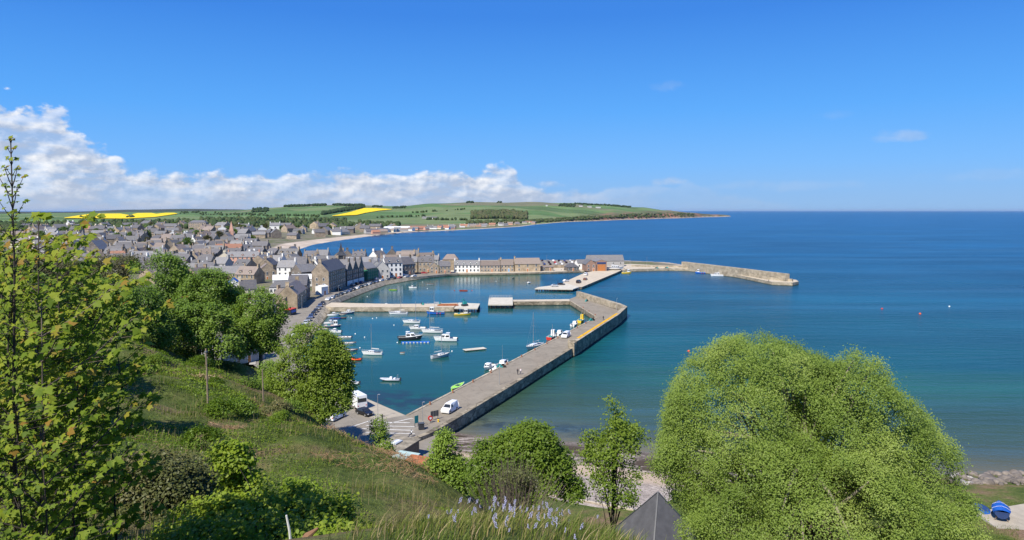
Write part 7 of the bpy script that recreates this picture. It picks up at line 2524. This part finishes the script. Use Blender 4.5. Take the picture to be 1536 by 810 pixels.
board(652, 630, 2.0, 1.2, 3, 'dark three-panel notice board at the start of the long pier', rz=40)
board(625, 640, 1.0, 1.5, 1, 'tall dark notice board beside the black bin', 'teal', 50)
t = thing('litter_bin', gp(632, 644, 2.02), .3, 'black bin between the notice boards', 'bin')
MB().box((0, 0, .6), (1.1, .9, 1.15), 'charcoal', 0, .92).build('body', t)
MB().box((0, 0, 1.24), (1.2, 1.0, .12), 'dark_metal').build('lid', t)
t = thing('lifebuoy_housing', gp(645.5, 634, 2.02), .6, 'round red lifebuoy housing beside the three-panel board', 'lifebuoy')
MB().tube([(0, -.12, .95), (0, .12, .95)], .52, 'red', 14).build('housing', t)
MB().tube([(0, -.14, .95), (0, -.16, .95)], .25, 'white_paint', 12).build('ring', t)
MB().tube([(0, 0, 0), (0, 0, .6)], .06, 'dark_metal', 5).build('post', t)
t = thing('bollard', gp(657.5, 633, 2.02), 0, 'yellow bollard below the three-panel board', 'bollard')
MB().tube([(0, 0, 0), (0, 0, .4), (0, 0, .42), (0, 0, .55)], [.16, .14, .22, .2], 'yellow', 10).build('post', t)
t = thing('mini_digger', gp(697, 459, 2.1), .6, 'teal loader crane parked on the concrete end of the low stone jetty', 'crane')
MB().box((0, 0, .5), (2.6, 1.8, .9), 'charcoal').build('track', t)
MB().box((0, 0, 1.5), (1.7, 1.6, 1.3), 'teal', 0, .85).build('cab', t)
MB().bar((.5, 0, 1.6), (-.6, 0, 3.3), .3, .3, 'teal').bar((-.6, 0, 3.3), (-1.8, 0, 2.6), .25, .25, 'teal').build('arm', t)
t = thing('timber_stack', gp(672, 458.5, 2.2), math.radians(4), 'rusty brown stack of gear along the low stone jetty', 'stack')
for k in range(3):
    MB().box((0, k * .5 - .5, .35 + .1 * k), (9.5 - k, .4, .5), 'rust_roof').build('beam', t)

# sheds below the cliff
def shed(name, label, x, y, z, rot, w, d, h0, h1, roofm, wallm, skylight=False):
    t = thing(name, (x, y, z), math.radians(rot), label, 'shed', 'sheds below the slope')
    MB().add([(-w / 2, -d / 2, 0), (w / 2, -d / 2, 0), (w / 2, d / 2, 0), (-w / 2, d / 2, 0), (-w / 2, -d / 2, h0), (w / 2, -d / 2, h0), (w / 2, d / 2, h1), (-w / 2, d / 2, h1)],
             [(0, 1, 5, 4), (1, 2, 6, 5), (2, 3, 7, 6), (3, 0, 4, 7)], wallm).build('wall', t)
    mb = MB()
    o_ = .25
    q = [(-w / 2 - o_, -d / 2 - o_, h0), (w / 2 + o_, -d / 2 - o_, h0), (w / 2 + o_, d / 2 + o_, h1), (-w / 2 - o_, d / 2 + o_, h1)]
    mb.add([(a, b, c + .02) for a, b, c in q] + [(a, b, c + .16) for a, b, c in q], [(4, 5, 6, 7), (0, 1, 5, 4), (1, 2, 6, 5), (2, 3, 7, 6), (3, 0, 4, 7), (3, 2, 1, 0)], roofm)
    rf = mb.build('roof', t)
    if skylight:
        MB().box((-.2, d * .12, (h0 + h1) / 2 + .35), (1.3, 2.2, .2), 'grey_hull').box((-.2, d * .12, (h0 + h1) / 2 + .46), (.5, 2.0, .06), 'white_paint').build('skylight', rf)
    MB().box((w * .2, -d / 2 - .03, 1.0), (.95, .08, 2.0), 'timber_door').build('door', t)
    return t


shed('flat_roofed_shed', 'shed with a weathered flat felt roof and a pale skylight', -20.3, 117.5, 2.0, -24, 5.0, 8.2, 2.5, 2.8, 'felt_roof', 'charcoal', True)
shed('shed', 'shed with a pale turquoise metal roof between the felt and rusty roofs', -17.6, 111.2, 2.0, -24, 3.4, 3.2, 2.6, 3.1, 'pale_green_roof', 'charcoal')
shed('shed', 'shed with a rusty orange roof beside the pale turquoise one', -15.6, 108.6, 2.0, -24, 3.0, 3.6, 2.8, 3.3, 'rust_roof', 'tarred')
t = thing('crate_stack', (-16.9, 105.6, hz(-16.9, 105.6)), .3, 'yellow and orange plastic boxes piled by the rusty shed', 'boxes')
for k, (x, y, z, m_) in enumerate(((0, 0, .3, 'orange'), (.9, .2, .3, 'yellow'), (.4, .1, .85, 'orange'), (-.8, .5, .3, 'yellow'))):
    MB().box((x, y, z), (.8, .6, .5), m_, .2 * k).build('box', t)

# dark hut with a pyramid roof
pc = dp(987, 738, 84)
t = thing('pyramid_hut', (pc.x, pc.y, 3.6), math.radians(28), 'dark grey hut with a tall plain pyramid roof at the top of the shingle', 'hut')
hh_ = pc.z - 3.6
MB().box((0, 0, .5), (7.4, 7.4, 1.2), 'charcoal').build('wall', t)
MB().add([(-4, -4, 1.0), (4, -4, 1.0), (4, 4, 1.0), (-4, 4, 1.0), (0, 0, hh_)], [(0, 1, 4), (1, 2, 4), (2, 3, 4), (3, 0, 4), (3, 2, 1, 0)], 'dark_roof').build('roof', t)
mb = MB()
for a in ((-4, -4), (4, -4), (4, 4), (-4, 4)):
    mb.bar((a[0], a[1], 1.02), (0, 0, hh_ + .03), .16, .08, 'charcoal')
mb.build('hip_trim', t)
A, B = gp(868, 755, 2.6), gp(950, 770, 2.6)
bw_ = MB().wall([(B.x, B.y, 1.0), (A.x, A.y, 1.0), (A.x - 6, A.y + 3.5, .8)], 2.1, .5, 'pale_stone', 'sandy_deck').build('beach_wall')
tag(bw_, 'low pale wall with a rail between the grassy bank and the shingle', 'wall')
mb = MB()
for k in range(7):
    q = A.lerp(B, k / 6)
    mb.tube([(q.x, q.y + .25, 3.1), (q.x, q.y + .25, 4.0)], .035, 'tarred', 4)
mb.tube([(A.x, A.y + .25, 3.95), (B.x, B.y + .25, 3.95)], .035, 'tarred', 4)
mb.build('railing', bw_)

# blue covered boat on its stand at the far right
zz = hz(65, 90)
struct(MB().prism([(60, 72, 0), (85, 72, 0), (85, 91.5, 0), (73, 94, 0), (62, 90.5, 0)], 2, zz + .35, 'slip_concrete', 'concrete').build('hardstanding'))
p = gp(1500, 776, zz + .35)
bt = thing('covered_boat', p, math.radians(62), 'blue-tarpaulined boat propped on a stand at the right edge', 'boat', 'boats ashore')
mb = MB()
rows = hull_into(mb, 3.3, 1.9, .6, 'navy')
hl = mb.build('hull', bt)
hl.location = (0, 0, .75)
cv = deck_into(MB(), [[(r[0][0] * 1.02, r[0][1] * 1.06, r[0][2] + .02 + .0)] for r in rows], 0, 'tarp_blue', -.02)
cm = MB()
cr = []
for i, r in enumerate(rows):
    x, b, z = r[0]
    hgt_ = .42 * math.sin(math.pi * (.15 + .8 * i / 10)) + .05
    cr.append([(x * 1.02, b * 1.07, z * .55), (x * 1.02, b * 1.08, z + .02), (x * 1.02, b * .5, z + hgt_ * .75), (x * 1.02, 0, z + hgt_), (x * 1.02, -b * .5, z + hgt_ * .75), (x * 1.02, -b * 1.08, z + .02), (x * 1.02, -b * 1.07, z * .55)])
cm.add([q for r in cr for q in r], [(i * 7 + k, i * 7 + k + 1, (i + 1) * 7 + k + 1, (i + 1) * 7 + k) for i in range(10) for k in range(6)], 'tarp_blue')
co = cm.build('tarpaulin', bt, smooth=True)
co.location = (0, 0, .75)
rp = MB()
for i in (3, 7):
    rp.tube([Vector(q) * 1.01 for q in cr[i]], .018, 'white_paint', 4)
ro = rp.build('rope', bt)
ro.location = (0, 0, .75)
mb = MB()
for x in (-1.2, 1.1):
    for s in (-1, 1):
        mb.bar((x, s * .8, 0), (x, s * .35, .62), .1, .1, 'wood_pole')
    mb.bar((x, -.7, .55), (x, .7, .55), .1, .1, 'wood_pole')
mb.build('stand', bt)
p = gp(1470, 766, zz + .35)
bt2 = thing('covered_boat', p, math.radians(100), 'smaller blue covered dinghy half behind the huge round tree', 'boat', 'boats ashore')
mb = MB()
rows = hull_into(mb, 2.3, 1.2, .45, 'blue')
mb.build('hull', bt2)
deck_into(MB(), [[(r[0][0], r[0][1], r[0][2] + .2 * math.sin(math.pi * i / 10))] for i, r in enumerate(rows)], 0, 'navy', -.03).build('tarpaulin', bt2)

# boulders of the shore
BV = []
flat('rock', (0.17, 0.145, 0.12), 0.9, 0.3, 1.2, 0.15, rnd=.25, bmp=0.08)
flat('rock_white', (0.34, 0.31, 0.28), 0.9, 0.15, 1.2, 0.15)
for k in range(5):
    v = ICO_V * (1 + .26 * vnoise(ICO_V[:, 0] * 1.7 + k * 5, ICO_V[:, 1] * 1.7 + ICO_V[:, 2] * 1.3, 60 + k)[:, None]) * np.array([1, .8, .6])
    o = mesh_np('boulder', v, ICO_F, 'rock' if k else 'rock_white')
    BV.append(o.data)
    bpy.data.objects.remove(o)
rs = random.Random(4)
BL = []
for k in range(150):
    if k < 118:
        px = rs.uniform(1430, 1570)
        py = rs.uniform(711, 737) + (px - 1500) * .02
        z = max(0.1, 1.6 - (738 - py) * .07)
    else:
        px, py = rs.choice([(rs.gauss(872, 10), rs.gauss(684, 3)), (rs.gauss(1050, 90), rs.uniform(690, 720)), (rs.gauss(900, 22), rs.gauss(690, 3)), (rs.uniform(690, 990), rs.uniform(665, 740))])
        z = 0.5
    p = gp(px, py, z)
    s = rs.uniform(.3, 1.15) ** 1.3 if k < 118 else rs.uniform(.12, .4)
    if k >= 118:
        p.z = float(np.clip((beach_line(p.x) - p.y) * .085, -1, 2.9))
    o = link('boulder', BV[rs.choice([1, 2, 3, 4, 1, 2, 3, 4, 0])], None)
    if k < 118:
        p.z = max(hz(p.x, p.y), float(np.clip((beach_line(p.x) - p.y) * .085, -1, 2.9)), -.1)
    o.location = (p.x, p.y, p.z + .1)
    o.rotation_euler = (rs.uniform(-.3, .3), rs.uniform(-.3, .3), rs.uniform(0, 6))
    o.scale = (s, s, s * rs.uniform(.7, 1.1))
    tag(o, 'rough grey-brown boulder at the edge of the sea' if k < 118 else 'small rough stone lying on the near shingle beach', 'boulder', 'boulders at the sea edge' if k < 118 else 'stones on the shingle beach')

# ------------------------------------------------------------------ people
def cloth_mat(name, legs, top, hair=(.03, .02, .015)):
    m, nt, b = base_mat(name)
    tcn = N(nt, 'ShaderNodeTexCoord')
    s = N(nt, 'ShaderNodeSeparateXYZ')
    nt.links.new(tcn.outputs['Object'], s.inputs[0])
    dv = N(nt, 'ShaderNodeMath', operation='DIVIDE')
    nt.links.new(s.outputs[2], dv.inputs[0])
    dv.inputs[1].default_value = 2.0
    c = ramp(nt, dv.outputs[0], [(0.0, (.03, .03, .03)), (.04, legs), (.44, top), (.735, (.5, .3, .22))], 'CONSTANT')
    nt.links.new(c, b.inputs['Base Color'])
    b.inputs['Roughness'].default_value = .85


def person(px, py, z, rz, label, mname, legs, top, hair='charcoal', hgt_=1.72, seated=False, stride=.18):
    cloth_mat(mname, legs, top)
    t = thing('person', gp(px, py, z), math.radians(rz), label, 'person')
    k = hgt_ / 1.72
    if not seated:
        J = [(0, 0, .95, .135), (0, 0, 1.15, .12), (0, 0, 1.36, .15), (0, 0, 1.50, .055), (0.02, 0, 1.58, .085), (0.03, 0, 1.66, .095)]
        leg = [[(stride * .25, .09, .85, .095), (stride * .6, .1, .48, .062), (stride * .55 - .02, .1, .07, .045), (stride * .55 + .15, .1, .04, .035)], [(-stride * .25, -.09, .85, .095), (-stride * .3, -.1, .48, .062), (-stride * 1.1, -.1, .09, .045), (-stride * 1.1 + .14, -.1, .04, .035)]]
        arm = [[(0, .19, 1.40, .06), (-.08, .23, 1.12, .045), (.02, .24, .88, .034), (.05, .235, .80, .03)], [(0, -.19, 1.40, .06), (.04, -.23, 1.12, .045), (.14, -.22, .90, .034), (.18, -.21, .83, .03)]]
    else:
        J = [(0, 0, .50, .14), (-.03, 0, .72, .125), (0, 0, .95, .15), (.02, 0, 1.09, .055), (.05, 0, 1.17, .085), (.06, 0, 1.25, .095)]
        leg = [[(.1, s * .1, .5, .09), (.45, s * .12, .5, .065), (.48, s * .12, .08, .045), (.62, s * .12, .04, .035)] for s in (1, -1)]
        arm = [[(0, s * .19, .97, .06), (.1, s * .24, .74, .045), (.3, s * .16, .62, .034), (.37, s * .14, .6, .03)] for s in (1, -1)]
    V_, E_, Rr = [], [], []

    def chain(c, root=None):
        prev = root
        for x, y, z_, r in c:
            V_.append((x * k, y * k, z_ * k))
            Rr.append(r * k)
            i = len(V_) - 1
            if prev is not None:
                E_.append((prev, i))
            prev = i
    chain(J)
    for c in leg:
        chain(c, 0)
    for c in arm:
        chain(c, 2)
    me_ = bpy.data.meshes.new('body')
    me_.from_pydata(V_, E_, [])
    me_.materials.append(MATS[mname])
    o = link('body', me_, t)
    sk = o.modifiers.new('skin', 'SKIN')
    sk.use_smooth_shade = True
    for i, r in enumerate(Rr):
        me_.skin_vertices[0].data[i].radius = (r, r)
    me_.skin_vertices[0].data[0].use_root = True
    sb = o.modifiers.new('sub', 'SUBSURF')
    sb.levels = sb.render_levels = 1
    hd = J[-1]
    vh = ICO_V * np.array([.105, .095, .085]) * k + np.array([(hd[0] - .012) * k, 0, (hd[2] + .035) * k])
    keep = ICO_V[:, 2] > -.35
    mesh_np('hair', vh, ICO_F, hair, t, smooth=True)
    return t


person(776.5, 562, 2.04, 60, 'person in dark clothes walking along the long pier, left of the couple', 'clothes_dark', (.02, .02, .03), (.02, .02, .025))
person(781, 561.5, 2.04, 60, 'person in a pale top walking along the long pier, right of the couple', 'clothes_pale', (.05, .06, .1), (.62, .55, .56), 'varnish', 1.66)
person(905, 480, 2.04, 250, 'person in black standing beside the yellow-topped pier wall', 'clothes_black', (.015, .015, .018), (.015, .015, .018))
person(617.5, 655, 2.02, 200, 'person in white and dark clothes sitting at the start of the pier wall', 'clothes_white', (.03, .035, .06), (.7, .72, .75), seated=True)
person(612.5, 668, 2.02, 170, 'person in brown standing by the felt-roofed shed', 'clothes_brown', (.06, .05, .05), (.2, .1, .07))
person(837, 425, 1.62, 90, 'person in dark clothes on the wide concrete pad', 'clothes_navy', (.02, .02, .03), (.02, .03, .08))
person(1153, 423, 2.1, 120, 'person on the outer walkway below the breakwater wall', 'clothes_grey', (.04, .04, .05), (.1, .03, .03))
for i, (px, py, lab) in enumerate(((668, 411, 'person in blue on the sandy corner of the quay, left one'), (676, 411.5, 'person in red on the sandy corner of the quay'), (842, 405.5, 'person in white outside the dark timber hut'), (846, 405.8, 'person in dark clothes outside the dark timber hut'))):
    person(px, py, 1.5, 60 * i, lab, f'clothes_visitor_{i}', (.03, .03, .05), [(.05, .1, .3), (.4, .05, .05), (.7, .7, .7), (.03, .03, .03)][i])

# near odds and ends in the bramble bush
p = dp(438, 812, 9.5)
t = thing('white_stake', p, 0, 'thin whitish stake leaning among the bright bramble leaves', 'stake')
MB().tube([(0, 0, -.3), (-.03, 0, .15), (-.07, 0, .38)], [.02, .018, .014], 'dirty_white', 6).build('stake', t)
p = dp(455, 808, 8.5)
t = thing('seed_head', p, 0, 'brown woolly seed head on a tilted stem at the bottom edge', 'plant')
MB().tube([(-.06, 0, -.06), (.05, 0, .03), (.19, 0, .14)], [.012, .05, .012], 'earth', 8).build('head', t)
MB().tube([(-.06, 0, -.06), (-.25, 0, -.4)], .01, 'bark_pale', 5).build('stem', t)

# ------------------------------------------------------------------ ladders, bollards, creels
PIN = [Vector((-22.4, 144.5, 2.05)), Vector((-1.5, 195, 2.05)), Vector((34.0, 280.6, 2.05)), Vector((27.6, 331.3, 2.05))]
bo = None
for i in range(16):
    q, d = along(PIN, 9 + i * 11)
    nr = Vector((d.y, -d.x, 0))
    if bo is None:
        bo = thing('mooring_bollard', (0, 0, 0), 0, 'x', 'bollard', 'mooring bollards on the long pier')
        MB().tube([(0, 0, 0), (0, 0, .45), (0, 0, .5), (0, 0, .62)], [.17, .14, .24, .2], 'rust_roof', 8).build('post', bo)
        note(bo)
        o = bo
    else:
        o = dup(bo, (0, 0, 0), 0, '')
    o.location = q + nr * .8
    o['label'] = f'rusty mooring bollard on the inner edge of the long pier, {ORD[i]} from the painted bays'
ld = None
for i in range(9):
    q, d = along(PIN, 14 + i * 19)
    if ld is None:
        ld = thing('pier_ladder', (0, 0, 0), 0, 'x', 'ladder', 'iron ladders down the pier wall')
        mb = MB()
        for s in (-1, 1):
            mb.tube([(s * .22, 0, -2.6), (s * .22, 0, .25), (s * .22, -.35, .35)], .035, 'dark_metal', 5)
        mb.build('rail', ld)
        mb = MB()
        for k in range(9):
            mb.tube([(-.22, 0, -2.5 + k * .3), (.22, 0, -2.5 + k * .3)], .025, 'dark_metal', 4)
        mb.build('rung', ld)
        note(ld)
        o = ld
    else:
        o = dup(ld, (0, 0, 0), 0, '')
    nr = Vector((-d.y, d.x, 0))
    o.location = q + nr * .14
    o.rotation_euler = (0, 0, math.atan2(d.y, d.x))
    o['label'] = f'iron ladder down the inner wall of the long pier, {ORD[i]} from the painted bays'
cr_ = None
for i, (px, py, z, lab) in enumerate(((752, 551, 2.04, 'stack of dark creels on the long pier by three white boats'), (888, 481, 2.04, 'stack of dark creels at the inner corner of the long pier'), (880, 452, 2.04, 'stack of dark creels at the foot of the high pier wall'),
                                      (660, 456.3, 2.2, 'stack of dark creels beside the rusty gear on the low stone jetty'), (634, 457, 2.2, 'stack of dark creels halfway along the low stone jetty'), (1000, 402, 2.1, 'stack of dark creels on the root of the breakwater'), (985, 402.5, 2.1, 'second stack of creels on the breakwater root, left of another'))):
    if cr_ is None:
        cr_ = thing('creel_stack', (0, 0, 0), 0, 'x', 'creels', 'stacks of creels')
        for k, (x, y, zz_) in enumerate(((0, 0, .25), (.95, .05, .25), (-.95, 0, .25), (.45, .05, .74), (-.5, 0, .74))):
            MB().box((x, y, zz_), (.85, .6, .46), 'tarred' if k % 2 else 'teal', .1 * k, .8).build('creel', cr_)
        note(cr_)
        o = cr_
    else:
        o = dup(cr_, (0, 0, 0), 0, '')
    o.location = gp(px, py, z)
    o.rotation_euler = (0, 0, .5 * i)
    o['label'] = lab

# ------------------------------------------------------------------ the air over the bay
hm = bpy.data.materials.new('haze_air')
hm.use_nodes = True
hm.node_tree.nodes.clear()
ho = hm.node_tree.nodes.new('ShaderNodeOutputMaterial')
hv = hm.node_tree.nodes.new('ShaderNodeVolumePrincipled')
hv.inputs['Color'].default_value = (0.62, 0.80, 1.0, 1)
hv.inputs['Density'].default_value = 1.1e-5
hv.inputs['Anisotropy'].default_value = 0.2
hm.node_tree.links.new(hv.outputs[0], ho.inputs['Volume'])
MATS['haze_air'] = hm
hb = MB().box((0, 43000, 66), (125000, 96000, 140), 'haze_air').build('haze')
tag(hb, 'thin blue haze lying over the bay and the far hills', 'haze', kind='stuff')
